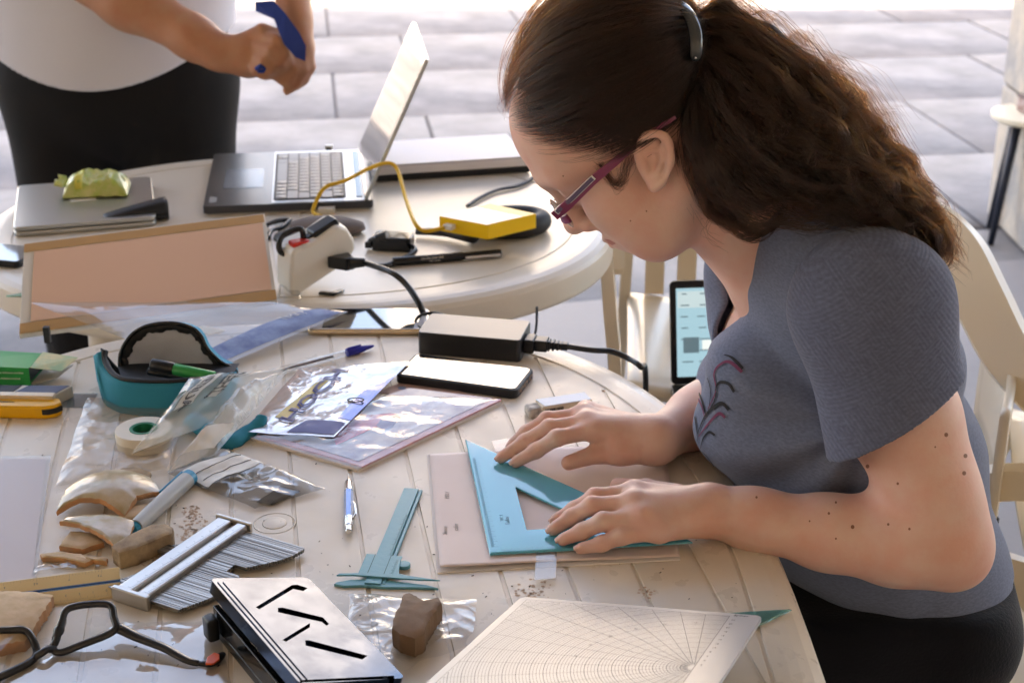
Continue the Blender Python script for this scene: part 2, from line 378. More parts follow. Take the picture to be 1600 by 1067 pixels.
# --- papers with the blue set square
t, L0 = lay('paper_pad', 'stack of pinkish tracing paper with faint pencil notes under the blue set square', 'paper', (683, 896), (1063, 875), 0)
p2 = loc_of(t, 667, 712, 0); p3 = loc_of(t, 1012, 697, 0)
quad = [(0, 0), (L0, 0), (p3.x + .02, p3.y + .004), (p2.x, p2.y)]
m = MB(); m.prism(quad, 0, .0012); m.build('under_sheet', M_paper, t)
m = MB()
def fs_(u, v):
    x = (1 - v) * (quad[0][0] + u * (quad[1][0] - quad[0][0])) + v * (quad[3][0] + u * (quad[2][0] - quad[3][0]))
    y = (1 - v) * (quad[0][1] + u * (quad[1][1] - quad[0][1])) + v * (quad[3][1] + u * (quad[2][1] - quad[3][1]))
    lift = .003 * max(0, 1 - v * 3) ** 2 * (1 - u) + .0012 * max(0, nz((x, y), 14, 2))
    return (x + .003 * (1 - u), y + .004 * (1 - v), .0018 + lift)
m.grid(fs_, 40, 40); m.build('top_sheet', M_pinkpaper, t, smooth=True, solid=.0003)
a_ = loc_of(t, 700, 800, .003)
for body, px, py, s in (('MH /', 702, 782, .007), ('calce', 716, 832, .007), ('Stone', 699, 838, .007)):
    c = loc_of(t, px, py, 0); text('pencil_note', body, s, M_pencil, t, (c.x, c.y, .0024), rz=R(86), shear=.3, ext=.00012)
M_tape = film('clear tape', haze=.22, rough=.15, hazecol=(.9, .86, .8))
for nm, px in (('tape', [(835, 912), (868, 909), (870, 868), (838, 870)]), ('tape', [(775, 712), (800, 705), (795, 690), (768, 694)])):
    m = MB(); vs = [loc_of(t, *p, 0) for p in px]; m.prism([(v.x, v.y) for v in vs], .0042, .0045); m.build('tape', M_tape, t)

# --- blue set square
M_cyan = bpy.data.materials.new('cyan acrylic'); M_cyan.use_nodes = True
b = M_cyan.node_tree.nodes['Principled BSDF']; b.inputs['Base Color'].default_value = (.16, .78, 1.0, 1); b.inputs['Roughness'].default_value = .06
b.inputs['Transmission Weight'].default_value = .45; b.inputs['Coat Weight'].default_value = .5; b.inputs['IOR'].default_value = 1.49
zt = .0052
def setsquare(t, A, B, C, thick, z0, mt, hole=.30, name='plate'):
    """A the far corner, B the right angle, C the other corner; hole keeps the same shape"""
    A, B, C = [Vector((p.x, p.y)) for p in (A, B, C)]
    la, lb, lc = (B - C).length, (A - C).length, (A - B).length
    I = (A * la + B * lb + C * lc) / (la + lb + lc)
    H = [I + (p - I) * hole for p in (A, B, C)]
    def ring(pts, z, off=0):
        ce = sum(pts, Vector((0, 0))) / 3; return [(*(p + (p - ce).normalized() * off), z) for p in pts]
    m = MB(); o1 = ring([A, B, C], z0); o2 = ring([A, B, C], z0 + thick * .55); o3 = ring([A, B, C], z0 + thick, -.0035)
    i1 = ring(H, z0); i3 = ring(H, z0 + thick)
    vs = o1 + o2 + o3 + i3 + i1
    fs = []
    for a, b in ((0, 3), (3, 6), (6, 9), (9, 12), (12, 0)):
        for k in range(3): k2 = (k + 1) % 3; fs.append((a + k, a + k2, b + k2, b + k))
    m.add(vs, fs); return m.build(name, mt, t, bevel=.0006, seg=2), (A, B, C)
t, L0 = lay('set_square', 'light blue transparent set square held down by both hands', 'set square', (765, 868), (1083, 849), zt)
A, B, C = loc_of(t, 727, 688, zt), Vector((0, 0, 0)), Vector((L0, 0, 0))
o, (A2, B2, C2) = setsquare(t, A, B, C, .0026, 0, M_cyan, .36)
M_cyink = mat('blue print', (.03, .25, .4), .5)
m = MB()
u = (A2 - B2).normalized(); v = (C2 - B2).normalized(); z = .0027
for k in range(0, 160):
    q = B2 + v * (.012 + k * .001) + u * .003; ln = .007 if k % 10 == 0 else .005 if k % 5 == 0 else .003
    m.box(-.00008, .00008, 0, ln, z, z + .00006, Matrix.Translation((q.x, q.y, 0)) @ Matrix.Rotation(math.atan2(u.y, u.x) - math.pi / 2, 4, 'Z'))
for k in range(0, 190):
    q = B2 + u * (.012 + k * .001) + v * .003; ln = .007 if k % 10 == 0 else .005 if k % 5 == 0 else .003
    m.box(0, ln, -.00008, .00008, z, z + .00006, Matrix.Translation((q.x, q.y, 0)) @ Matrix.Rotation(math.atan2(v.y, v.x), 4, 'Z'))
tag(m.build('scale_marks', M_cyink, t), kind='stuff')
c = loc_of(t, 797, 822, zt); text('maker_print', 'Faibo', .007, M_cyink, t, (c.x, c.y, .0027), rz=R(88), ext=.0001)
c = loc_of(t, 787, 817, zt); text('maker_print', 'TEC 1', .005, M_cyink, t, (c.x, c.y, .0027), rz=R(88), ext=.0001)

# --- vernier caliper
M_cal = mat('blue green plastic', (.12, .38, .46), .35, bump=.1, bscale=200)
t, L0 = lay('vernier_caliper', 'small blue green plastic vernier caliper lying open on the table', 'caliper', (583, 915), (643, 768), 0)
W_ = .0155
m = MB(); m.box(-.002, L0, -W_ / 2, W_ / 2, .001, .0042); m.box(.0, L0, -W_ / 2 - .004, -W_ / 2 - .0008, .0005, .0034); m.box(.02, L0 - .002, -W_/2 - .0009, -W_/2 + .0001, .0005, .002)
m.build('beam', M_cal, t, bevel=.0005)
j1 = [(.0, -.062), (.004, -.05), (.0065, -.02), (.0065, .010), (.004, .022), (-.002, .034), (-.0055, .036), (-.0075, .026), (-.0045, .01), (-.005, -.012), (-.0015, -.04)]
m = MB(); m.prism(j1, 0, .0028); m.build('fixed_jaw', M_cal, t, bevel=.0005)
m = MB(); m.prism([(.009, -.062), (.013, -.03), (.016, -.021), (.038, -.0185), (.047, -.0185), (.047, .0165), (.0115, .0165), (.0085, .034), (.005, .036), (.0072, .02), (.0072, -.04)], .0042, .006); m.build('slider', M_cal, t, bevel=.0005)
m = MB(); m.lathe([(.001, 0), (.006, 0), (.006, .004), (.001, .004)], 16, Matrix.Translation((.035, -.0225, .001))); m.build('thumb_lug', M_cal, t, bevel=.0005)
m = MB()
for k in range(90): m.box(.04 + k * .001, .04015 + k * .001, -W_/2 + .0006, -W_/2 + (.0045 if k % 10 == 0 else .0025), .0042, .00427)
for k in range(20): m.box(.014 + k * .0013, .01415 + k * .0013, -.0165, -.0165 + (.004 if k % 5 == 0 else .0025), .006, .00607)
tag(m.build('scale_marks', mat('dark green print', (.03, .12, .12), .6), t), kind='stuff')
m = MB(); m.box(.0125, .047, -W_/2 - .0003, -W_/2 + .0003, .006, .0061); m.box(.0125, .047, W_/2 - .0003, W_/2 + .0003, .006, .0061); m.build('slider_gap_shadow', mat('shadow gap', (.03, .1, .1), .7), t)  # dark strips paint the shade in the gaps along the slider

# --- mechanical pencil
def pen_parts(t, segs, zc, n=16):
    """segs: (name, [(x, r), ...], material, sides)"""
    for nm, prof, mt, k in segs:
        m = MB(); M = Matrix.Translation((0, 0, zc)) @ Matrix.Rotation(R(90), 4, 'Y')
        m.lathe([(r, x) for x, r in prof], k or n, M @ Matrix.Rotation(R(30) if k else 0, 4, 'Z')); m.build(nm, mt, t, auto=R(30))
t, L0 = lay('mechanical_pencil', 'silver and blue clutch pencil lying across a groove', 'pencil', (545, 838), (545, 747), 0)
M_blu = mat('metallic blue lacquer', (.03, .12, .38), .25, metal=.4, coat=1)
pen_parts(t, [('push_cap', [(0, .0028), (.001, .0034), (.010, .0034), (.011, .0042), (.016, .0046)], M_chrome, 0), ('clip_band', [(.016, .0048), (.024, .0048), (.024, .005), (.027, .005)], M_chrome, 0),
              ('barrel', [(.027, .0048), (L0 * .68, .0048)], M_blu, 6), ('grip', [(L0 * .68, .0046), (L0 * .84, .0042), (L0 * .86, .003)], M_chrome, 0),
              ('tip', [(L0 * .86, .0025), (L0 * .93, .0012), (L0 * .94, .0006), (L0, .0006)], M_steel, 0)], .005)
m = MB(); m.tube([(.022, -.005, .008), (.03, -.0075, .009), (.05, -.0065, .0085), (.056, -.0055, .008)], [.0012, .0012, .001, .0012], 8); m.build('clip', M_chrome, t, smooth=True)

# --- black slotted metal case
cA, cB, cD = at(328, 903, .050), at(469, 1068, .050), at(475, 896, .021)
cex = (cB - cA); Ln = cex.length; cex.normalize(); cey = (cD - cA); cey = (cey - cex * cey.dot(cex)); Wd = .5 * (cey.length + .098); cey.normalize(); cez = cex.cross(cey)
t = thing('slotted_case', 'glossy black metal case with angular slots cut in its propped up lid', 'case', cA)
if cez.z < 0: cez = -cez
CM = Matrix(((cex.x, cey.x, cez.x, cA.x), (cex.y, cey.y, cez.y, cA.y), (cex.z, cey.z, cez.z, cA.z), (0, 0, 0, 1)))
flip = CM.to_3x3().determinant() < 0
if flip: CM = Matrix(((cex.x, -cey.x, cez.x, cA.x), (cex.y, -cey.y, cez.y, cA.y), (cex.z, -cey.z, cez.z, cA.z), (0, 0, 0, 1)))
t.rotation_euler = CM.to_euler(); CI_ = CM.inverted(); sy = -1 if flip else 1
def onlid(px, py):
    d = ray(px, py); o_ = Vector((0, 0, CAMZ)); k = (cA - o_).dot(cez) / d.dot(cez); p = CI_ @ (o_ + d * k); return p
M_case = mat('glossy dark lacquered steel', (.022, .036, .066), .07, metal=1, rvar=.16, bump=.12, bscale=10, bdist=.001)
def yb(a, b): return (min(a * sy, b * sy), max(a * sy, b * sy))
y0, y1 = yb(0, Wd)
case = MB(); case.prism(rrect(0, Ln, y0, y1, .006), -.011, 0); body = case.build('lid', M_case, t)
sl = MB()
def slot(z6): P = [onlid(x / 4.85 + 310, y / 4.85 + 880) for x, y in z6]; sl.prism([(p.x, p.y) for p in P], -.0065, .004)
slot([(435, 330), (710, 162), (750, 160), (828, 185), (795, 208), (718, 192), (462, 346)])
slot([(603, 335), (603, 368), (935, 442), (972, 470), (990, 456), (945, 408), (640, 333)])
slot([(637, 578), (845, 450), (845, 482), (665, 592)])
slot([(810, 582), (812, 620), (1242, 726), (1282, 697), (838, 580)])
slot([(768, 882), (772, 900), (1485, 872), (1482, 848)])
cu = sl.build('c', None, t); bpy.context.view_layer.update(); cut(body, cu); apply_mods(body); kill(cu)
b_ = body.modifiers.new('bevel', 'BEVEL'); b_.width = .0012; b_.segments = 2; b_.limit_method = 'ANGLE'; b_.angle_limit = R(40)
m = MB(); q0, q1 = yb(.003, Wd - .003); m.prism(rrect(.003, Ln - .003, q0, q1, .004), -.0135, -.0112); m.build('lid_plate', M_blackgl, t)
for yy in (.0035, .0085): q0, q1 = yb(yy, yy + .0011); m = MB(); m.box(.008, Ln - .006, q0, q1, .0002, .0009); m.build('lid_ridge', M_case, t, bevel=.0003)
g0 = Vector((cA.x, cA.y, TZ)); fx_ = Vector((cex.x, cex.y, 0)).normalized(); fy_ = Vector((cey.x, cey.y, 0)).normalized()
def flat(x, y, z): return CI_ @ (g0 + fx_ * x + fy_ * y + Vector((0, 0, z)))
def fbox(name, x0, x1, a0, a1, z0, z1, mt, bev=.001):
    m = MB(); vs = [flat(x, y, z) for z in (z0, z1) for x, y in ((x0, a0), (x1, a0), (x1, a1), (x0, a1))]; m.add(vs, [(3, 2, 1, 0), (4, 5, 6, 7), (0, 1, 5, 4), (1, 2, 6, 5), (2, 3, 7, 6), (3, 0, 4, 7)]); return m.build(name, mt, t, bevel=bev)
fbox('base_tray', .012, Ln + .015, -.004, Wd * .86, .0, .010, M_blackgl)
fbox('tray_wall', .012, Ln + .015, -.004, .002, .0101, .030, M_blackgl); fbox('tray_wall', .012, .018, .002, .05, .0101, .026, M_black)
fbox('hinge', .014, .030, -.016, -.005, .004, .026, M_black, .003); fbox('prop', .04, .055, .004, .012, .0101, .037, M_black)

# --- profile gauge (contour comb)
t, L0 = lay('profile_gauge', 'steel profile gauge with its comb of thin sliding pins', 'gauge', (232, 950), (388, 838), 0)
gw = .036; GL = L0
t.location.z = TZ
m = MB(); m.prism([(0, 0), (GL, 0), (GL, .012), (0, .012)], .002, .013); m.prism([(0, .019), (GL, .019), (GL, gw), (0, gw)], .002, .013); m.box(0, GL, .012, .019, .002, .009)
m.build('clamp_bar', M_steel, t, bevel=.0018, seg=3)
m = MB(); m.prism(rrect(-.006, 0, -.004, gw + .002, .0015), 0, .015); m.build('end_plate', M_steel, t, bevel=.002, seg=3)
m = MB(); m.prism(rrect(GL, GL + .004, -.003, gw + .004, .0012), 0, .0145); m.build('end_plate', M_steel, t, bevel=.0015)
npin = 150
pin_ms = [mat('pin steel', (.36, .34, .31), .35, metal=.8), mat('pin steel dark', (.24, .225, .21), .4, metal=.8), mat('pin steel light', (.48, .46, .43), .3, metal=.8)]
pin_me = []
for pm in pin_ms:
    q = MB(); q.box(0, .00075, 0, .11, 0, .0035); o = q.build('pin', pm, t); pin_me.append(o.data); kill(o)
for k in range(npin):
    u = k / npin; x = .002 + u * (GL - .004)
    # the pushed in profile: how far the pins come out on the near side
    out_n = .034 + .018 * math.sin(min(1, u * 2.4) * math.pi * .5) if u < .45 else (.052 - (u - .45) * .12 if u < .6 else .034 + (u - .6) * .05)
    if u > .6: out_n = .042 + .028 * math.sin((u - .6) / .4 * math.pi * .55)
    if .5 < u <= .6: out_n = .03
    out_n += random.uniform(-.0006, .0006)
    o = bpy.data.objects.new('pin', random.choice(pin_me)); COL.objects.link(o); o.parent = t
    sc_ = .088 / .11
    o.scale = (1, sc_, 1); o.location = (x, -out_n, .0042 + random.uniform(-.0003, .0003))
m = MB()
for k in range(0, 60):
    x = .004 + k * (GL - .008) / 60; m.box(x, x + .0002, .0205, .0235 if k % 5 else .026, .01305, .0131)
    m.box(x, x + .0002, .0015, .0045 if k % 5 else .007, .01305, .0131)
tag(m.build('scale_marks', M_ink, t), kind='stuff')

# --- triangular scale ruler
t, L0 = lay('scale_ruler', 'cream triangular scale ruler with a dark blue stripe and printed numbers', 'ruler', (-12, 959), (190, 932), 0)
M_cream = mat('cream ruler plastic', (.78, .62, .36), .3, bump=.04)
hh = .024; dd = .028
m = MB(); prof = [(0, 0), (dd, 0), (dd + .001, .002), (dd * .62, hh * .55), (dd * .56, hh * .5), (dd*.4, hh*.42), (0, .002)]
# cross-section: low front face, blue channel, high back face
prof = [(0, 0), (.030, 0), (.030, .014), (.0285, .015), (.0165, .0098), (.0150, .0075), (.0125, .0075), (.0115, .0092), (0, .0022)]
n = len(prof); vs = [(-.06, y, z) for y, z in prof] + [(L0, y, z) for y, z in prof]
m.add(vs, [tuple(range(n)), tuple(range(n, 2 * n))[::-1]] + [(i, n + i, n + (i + 1) % n, (i + 1) % n) for i in range(n)]); m.build('ruler_body', M_cream, t, bevel=.0004, seg=1)
m = MB(); m.box(-.06, L0 + .0002, .0126, .0149, .0072, .0079); m.box(-.06, L0 + .0002, .0116, .0127, .0072, .0092); m.box(-.06, L0 - .0, .0148, .0163, .0072, .0094); m.build('blue_stripe', mat('navy stripe', (.01, .08, .2), .3), t)
a1 = math.atan2(.007, .0115); a2 = math.atan2(.0052, .012)
F1 = Matrix.Translation((0, 0, .0022)) @ Matrix.Rotation(a1 * .98, 4, 'X'); F2 = Matrix.Translation((0, .0165, .0098)) @ Matrix.Rotation(a2, 4, 'X')
m = MB()
for k in range(0, 110):
    x = L0 - .012 - k * .0012
    if x > -.05: m.box(x, x + .00016, .0006, .0045 if k % 10 == 0 else .0032 if k % 5 == 0 else .002, .0001, .0002, F1)
for k in range(0, 60):
    x = L0 - .016 - k * .0029
    if x > -.05: m.box(x, x + .00016, .0085 if k % 10 == 0 else .0095 if k % 5 == 0 else .0105, .0125, .0001, .0002, F2)
tag(m.build('scale_marks', M_inkgrey, t), kind='stuff')
for k, c in enumerate(['0', '1', '2', '3', '4', '5']):
    text('ruler_number', c, .0032, M_inkgrey, t, (0, 0, 0), M=F1 @ Matrix.Translation((L0 - .013 - k * .012, .005, .0001)) @ Matrix.Rotation(math.pi, 4, 'Z') @ Matrix.Translation((-.001, -.0025, 0)))
text('ruler_number', '1:100', .0034, M_inkgrey, t, (0, 0, 0), M=F1 @ Matrix.Translation((L0 - .001, .007, .0001)) @ Matrix.Rotation(math.pi, 4, 'Z'))
for k, c in enumerate(['7.5', '7', '6.5', '6', '5.5']):
    text('ruler_number', c, .0032, M_inkgrey, t, (0, 0, 0), M=F2 @ Matrix.Translation((L0 - .018 - k * .0285, .0058, .0001)) @ Matrix.Rotation(math.pi, 4, 'Z') @ Matrix.Translation((-.002, -.0015, 0)))

# --- eyeglasses, black with orange tips
t, L0 = lay('eyeglasses', 'black framed eyeglasses with orange temple tips lying at the table edge', 'eyeglasses', (55, 1025), (190, 990), 0)
M_frame = mat('satin black frame', (.012, .012, .016), .3, coat=.3)
GZ = .004
def rim(poly_px, zf, name='rim', rad=.0033):
    pts = [loc_of(t, px, py, zf(px, py)) for px, py in poly_px]
    m = MB(); sp = spline(pts, 8, True); n = len(sp)
    vs = []; K = 8
    cen = sum(sp, Vector()) / n
    nrm = Vector()
    for i in range(n): nrm += (sp[i] - cen).cross(sp[(i + 1) % n] - cen)
    nrm.normalize()
    for i, p in enumerate(sp):
        tg = (sp[(i + 1) % n] - sp[i - 1]).normalized(); b = nrm; a = tg.cross(b).normalized()
        for k in range(K):
            an = 2 * math.pi * k / K; vs.append(p + a * (rad * math.cos(an)) + b * (rad * 1.1 * math.sin(an)))
    fs = [(i * K + k, ((i + 1) % n) * K + k, ((i + 1) % n) * K + (k + 1) % K, i * K + (k + 1) % K) for i in range(n) for k in range(K)]
    m.add(vs, fs); m.build(name, M_frame, t, smooth=True); return sp, nrm
zf = lambda px, py: .004 + max(0, (1020 - py)) * .00034
r2 = [(168, 944), (110, 949), (96, 972), (88, 1000), (82, 1012), (95, 1019), (130, 1006), (166, 992), (181, 981), (178, 965)]
r1 = [(-70, 1020), (-40, 990), (15, 984), (40, 985), (52, 1000), (57, 1020), (45, 1035), (0, 1057), (-50, 1078), (-75, 1050)]
lens_m = film('spectacle lens', haze=0, rough=.02, gloss=1.35, tint=(.96, .96, .96))
for rp in (r2, r1):
    sp, nn = rim(rp, zf)
    m = MB(); m.add(sp, [tuple(range(len(sp)))]); m.build('lens', lens_m, t, solid=.0008)
m = MB(); m.tube(spline([loc_of(t, 56, 1025, .006), loc_of(t, 66, 1019, .009), loc_of(t, 74, 1014, .009), loc_of(t, 86, 1014, .006)], 5), [.0035] * 16, 8); m.build('bridge', M_frame, t, smooth=True)
m = MB(); m.tube(spline([loc_of(t, 100, 965, .014), loc_of(t, 92, 985, .016), loc_of(t, 84, 1003, .008)], 4), [.002, .003, .004, .004, .005, .004, .0035, .003, .002], 8); m.build('nose_pad', M_frame, t, smooth=True)
tp = [loc_of(t, *p) for p in [(181, 980, .016), (190, 983, .014), (215, 995, .011), (255, 1011, .009), (290, 1030, .006), (310, 1036, .004)]]
sp = spline(tp, 6); m = MB(); m.tube(sp, [.0062 - .0030 * (i / (len(sp) - 1)) for i in range(len(sp))], 10, flat=.8); m.build('temple', M_frame, t, smooth=True)
tp = [loc_of(t, *p) for p in [(308, 1036, .004), (322, 1036, .004), (335, 1031, .004), (345, 1024, .0045), (350, 1019, .004)]]
m = MB(); m.tube(spline(tp, 4), [.0024, .0026, .003, .0034, .004, .0045, .005, .0053, .0055, .0055, .005, .0047, .0042, .0035, .003, .002, .001], 10, flat=.7); m.build('temple_tip', M_frame, t, smooth=True)
m = MB(); po = [loc_of(t, px, py, .008) for px, py in ((321, 1037), (324, 1026), (335, 1019), (343, 1022), (343, 1030), (333, 1037))]
m.prism([(p.x, p.y) for p in po], .0068, .0086); m.build('orange_inlay', mat('orange plastic', (.75, .1, .01), .35), t, bevel=.0006)

# --- sheets at the left edge
t, L0 = lay('paper_stack', 'pink drawing sheets in a transparent sleeve at the left table edge', 'paper', (-160, 918), (48, 908), 0)
q = [loc_of(t, *p, 0) for p in ((-170, 920), (48, 908), (70, 718), (-110, 720))]
for i in range(3):
    m = MB(); m.prism([(p.x + .001 * i * (1 if k in (1, 2) else 0), p.y - .001 * i) for k, p in enumerate(q)], .0008 * i, .0008 * i + .0007); m.build('sheet', M_pinkpaper if i == 2 else M_paper, t)
for k, y in enumerate((.03, .06, .09, .12)):
    pass
m = MB(); m.prism([(p.x + (.006 if k in (1, 2) else -.003), p.y + (-.005 if k < 2 else .004)) for k, p in enumerate(q)], .0026, .0028); m.build('sleeve', film('sleeve film', haze=.06, rough=.4, gloss=1.05, hazecol=(.9, .80, .76)), t)

# --- pottery sherds
def sherd_mat(name, col, col2, slip=(.5, .4, .28)):
    return mat(name, col, .7, bump=.5, bscale=120, col2=col2, vscale=60, detail=8, bdist=.0012)
M_s1 = sherd_mat('buff pottery', (.60, .43, .28), (.5, .35, .2))
M_s2 = sherd_mat('dull brown pottery', (.25, .15, .09), (.2, .12, .07))
M_s3 = sherd_mat('gritty pottery', (.42, .30, .18), (.2, .13, .08))
M_break = sherd_mat('broken clay', (.56, .27, .12), (.4, .22, .12))
M_slip = mat('glazed slip', (.52, .41, .30), .28, coat=.3, bump=.35, bscale=70, col2=(.36, .27, .12), vscale=30, detail=10, bdist=.001)
def sherd(label, px_top, z0, thick, dome=0, msurf=M_s1, medge=M_break, grp=None, jag=.0012, name='pottery_sherd', tiltx=0, res=.0022, zt=None, base=None):
    """outline picked on the upper face; curved like a piece of a pot wall"""
    c = [sum(p[k] for p in px_top) / len(px_top) for k in (0, 1)]
    zt_ = zt if zt is not None else z0 + thick
    t = thing(name, label, 'pottery sherd', at(*c, z0))
    P = [loc_of(t, *p, zt_) for p in px_top]; P = [Vector((p.x, p.y)) for p in P]
    # densify with a jagged break
    out = []
    for i, p in enumerate(P):
        q = P[(i + 1) % len(P)]; n = max(2, int((q - p).length / .003)); nn = Vector((q.y - p.y, p.x - q.x)).normalized()
        for k in range(n): out.append(p.lerp(q, k / n) + nn * jag * nz((p.lerp(q, k / n).x * 300, p.lerp(q, k / n).y * 300, 0), 1, len(label)))
    cx = sum((p for p in out), Vector((0, 0))) / len(out); rm = max((p - cx).length for p in out)
    K = 7; vs = []; N = len(out)
    def surf(p, top):
        r = (p - cx).length / rm; z = dome * (1 - r * r) + tiltx * (p.x - cx.x) + (thick if top else 0)
        z += .0008 * nz((p.x, p.y, 0), 90, 3 if top else 5) * (1 if top else .6); return max(z, 0.0) if not top else z
    for ring_ in range(K):          # top, from the centre out
        f = (ring_ + 1) / K
        for p in out: q = cx + (p - cx) * f; vs.append((q.x, q.y, surf(q, True) - (.0012 if ring_ == K - 1 else 0)))
    fs = [(i * N + k, i * N + (k + 1) % N, (i + 1) * N + (k + 1) % N, (i + 1) * N + k) for i in range(K - 1) for k in range(N)]
    vs.append((cx.x, cx.y, surf(cx, True))); ci = len(vs) - 1; fs += [(ci, k, (k + 1) % N) for k in range(N)]
    m = MB(); m.add(vs, fs); m.build('glazed_face' if msurf is M_slip else 'outer_face', msurf, t, smooth=True)
    vs = []
    E = 4
    for e in range(E + 1):
        f = e / E
        for p in out:
            q = cx + (p - cx) * (1 + .012 * math.sin(f * math.pi) + .0 ); w_ = .0007 * nz((p.x, p.y, e * .01), 260, 9)
            zt2 = surf(p, True) - .0012; zb = surf(p, False)
            dd = (q - cx).normalized(); vs.append((q.x + dd.x * w_, q.y + dd.y * w_, zt2 * (1 - f) + zb * f))
    for ring_ in range(K - 1, 0, -1):
        f = ring_ / K
        for p in out: q = cx + (p - cx) * f; vs.append((q.x, q.y, surf(q, False)))
    Rn = E + 1 + K - 1
    fs = [(i * N + k, i * N + (k + 1) % N, (i + 1) * N + (k + 1) % N, (i + 1) * N + k) for i in range(Rn - 1) for k in range(N)]
    fs.append(tuple(range((Rn - 1) * N, Rn * N)))
    m = MB(); m.add(vs, fs); m.build('broken_edge', medge, t, auto=R(50))
    return t
G = 'pottery sherds laid out on the near table'
sherd('flat buff sherd lying lowest in the sherd group, half under another', [(92, 850), (110, 828), (150, 830), (162, 845), (128, 856)], 0, .007, 0, M_s1, grp=G)
sherd('cream slipped sherd with a crease, under the large domed sherd', [(93, 813), (105, 806), (170, 806), (210, 814), (203, 838), (178, 850), (160, 838), (120, 820)], .008, .006, .004, M_slip)
sherd('small pointed sherd wedged under the large domed sherd', [(182, 806), (205, 792), (233, 786), (235, 797), (225, 808), (198, 812)], 0, .009, .003, M_s1)
sherd('large domed glazed sherd with yellow stains', [(88, 796), (105, 770), (140, 748), (190, 738), (235, 752), (252, 770), (215, 785), (195, 806), (160, 794), (125, 790)], .004, .007, .016, M_slip)
sherd('thin worn sherd lying behind the domed glazed sherd', [(176, 741), (190, 731), (215, 730), (236, 737), (232, 745), (205, 741)], .004, .005, .002, M_s3, M_s3)
sherd('long narrow orange sherd beside the scale ruler', [(63, 864), (85, 862), (140, 870), (168, 871), (166, 876), (145, 874), (132, 880), (98, 873), (66, 870)], 0, .006, .002, M_s1, M_break)
sherd('big buff sherd at the left edge under the eyeglasses', [(-40, 945), (-10, 922), (40, 925), (85, 929), (70, 955), (52, 985), (38, 1000), (0, 1006), (-30, 1000)], 0.0, .012, .005, M_s1, M_break, jag=.002)
# the thick bar-like handle sherd and the waisted brown one: rounded solids
def lump(name, label, rows, mt, z0=0, n=20, seed=1):
    """rows: sections along a path: (px, py, z, half width, half height, squareness)"""
    t = thing(name, label, 'pottery sherd', at(rows[0][0], rows[0][1], z0))
    P = [loc_of(t, r[0], r[1], r[2]) for r in rows]; m = MB(); vs = []
    P2 = spline(P, 5); vals = spline([Vector((r[3], r[4], r[5])) for r in rows], 5)
    for i, (p, q) in enumerate(zip(P2, vals)):
        tg = (P2[min(i + 1, len(P2) - 1)] - P2[max(0, i - 1)]); tg.z = 0; tg.normalize(); a = Vector((-tg.y, tg.x, 0)); b = Vector((0, 0, 1))
        for k in range(n):
            an = 2 * math.pi * k / n; c, s_ = math.cos(an), math.sin(an); e = 2 / q.z
            x = math.copysign(abs(c) ** e, c) * q.x; y = math.copysign(abs(s_) ** e, s_) * q.y
            w_ = 1 + .05 * nz((p.x * 1 + x, p.y, y), 130, seed); vs.append(p + a * (x * w_) + b * (y * w_))
    N = len(P2); fs = [(i * n + k, (i + 1) * n + k, (i + 1) * n + (k + 1) % n, i * n + (k + 1) % n) for i in range(N - 1) for k in range(n)]
    fs += [tuple(range(n)), tuple(range((N - 1) * n, N * n))[::-1]]
    m.add(vs, fs); m.build('clay_body', mt, t, auto=R(45)); return t
sherd('thick gritty block shaped sherd in front of the grey marker', [(174, 852), (184, 846), (236, 819), (258, 817), (271, 824), (268, 832), (212, 857), (186, 862)], 0, .019, .002, M_s3, M_s3, jag=.0008)
sherd('dull brown waisted sherd standing on the crumpled clear bag', [(630, 927), (640, 924), (650, 931), (662, 939), (672, 937), (684, 932), (689, 941), (681, 956), (668, 974), (662, 990), (648, 996), (626, 990), (613, 980), (617, 962), (626, 945)], .003, .020, .003, M_s2, M_s2, jag=.0012)

# --- grey marker with a cyan clip
t, L0 = lay('marker', 'grey paint marker with a cyan end, beside the sherds', 'marker', (214, 835), (298, 757), .0)
M_gm = mat('grey marker plastic', (.42, .43, .43), .35); M_cy = mat('cyan plastic', (.01, .28, .48), .3)
pen_parts(t, [('nib_collar', [(-.006, .0045), (-.001, .0065)], M_cy, 0), ('barrel', [(0, .0075), (L0 * .25, .0085), (L0 * .93, .009)], M_gm, 0), ('end_cap', [(L0 * .93, .0088), (L0, .0088), (L0 + .002, .007)], M_cy, 0)], .009)
m = MB(); m.box(L0 * .58, L0 + .001, .0082, .0105, .009, .0145); m.build('clip', M_cy, t, bevel=.001)

# --- adhesive tape roll
t = thing('tape_roll', 'roll of clear adhesive tape on a green core inside the milky bag', 'tape roll', at(223, 702, 0) + Vector((0, .012, .001)), 0)
m = MB(); m.lathe([(.0155, 0), (.0305, 0), (.031, .001), (.031, .018), (.0305, .019), (.0155, .019)], 64, closed=True); m.build('tape', mat('wound tape', (.74, .68, .58), .35, sss=.0, bump=.05, bscale=500), t, auto=R(30))
m = MB(); m.lathe([(.0118, -.0005 + .001), (.0135, .0005), (.0135, .0192), (.0118, .0192)], 48, closed=True); m.build('core', mat('green core plastic', (.005, .22, .12), .3), t, auto=R(30))
m = MB(); m.lathe([(.0137, .003), (.0154, .003), (.0154, .0195), (.0137, .0195)], 48, closed=True); m.build('core_flange', bpy.data.materials['green core plastic'], t, auto=R(30))

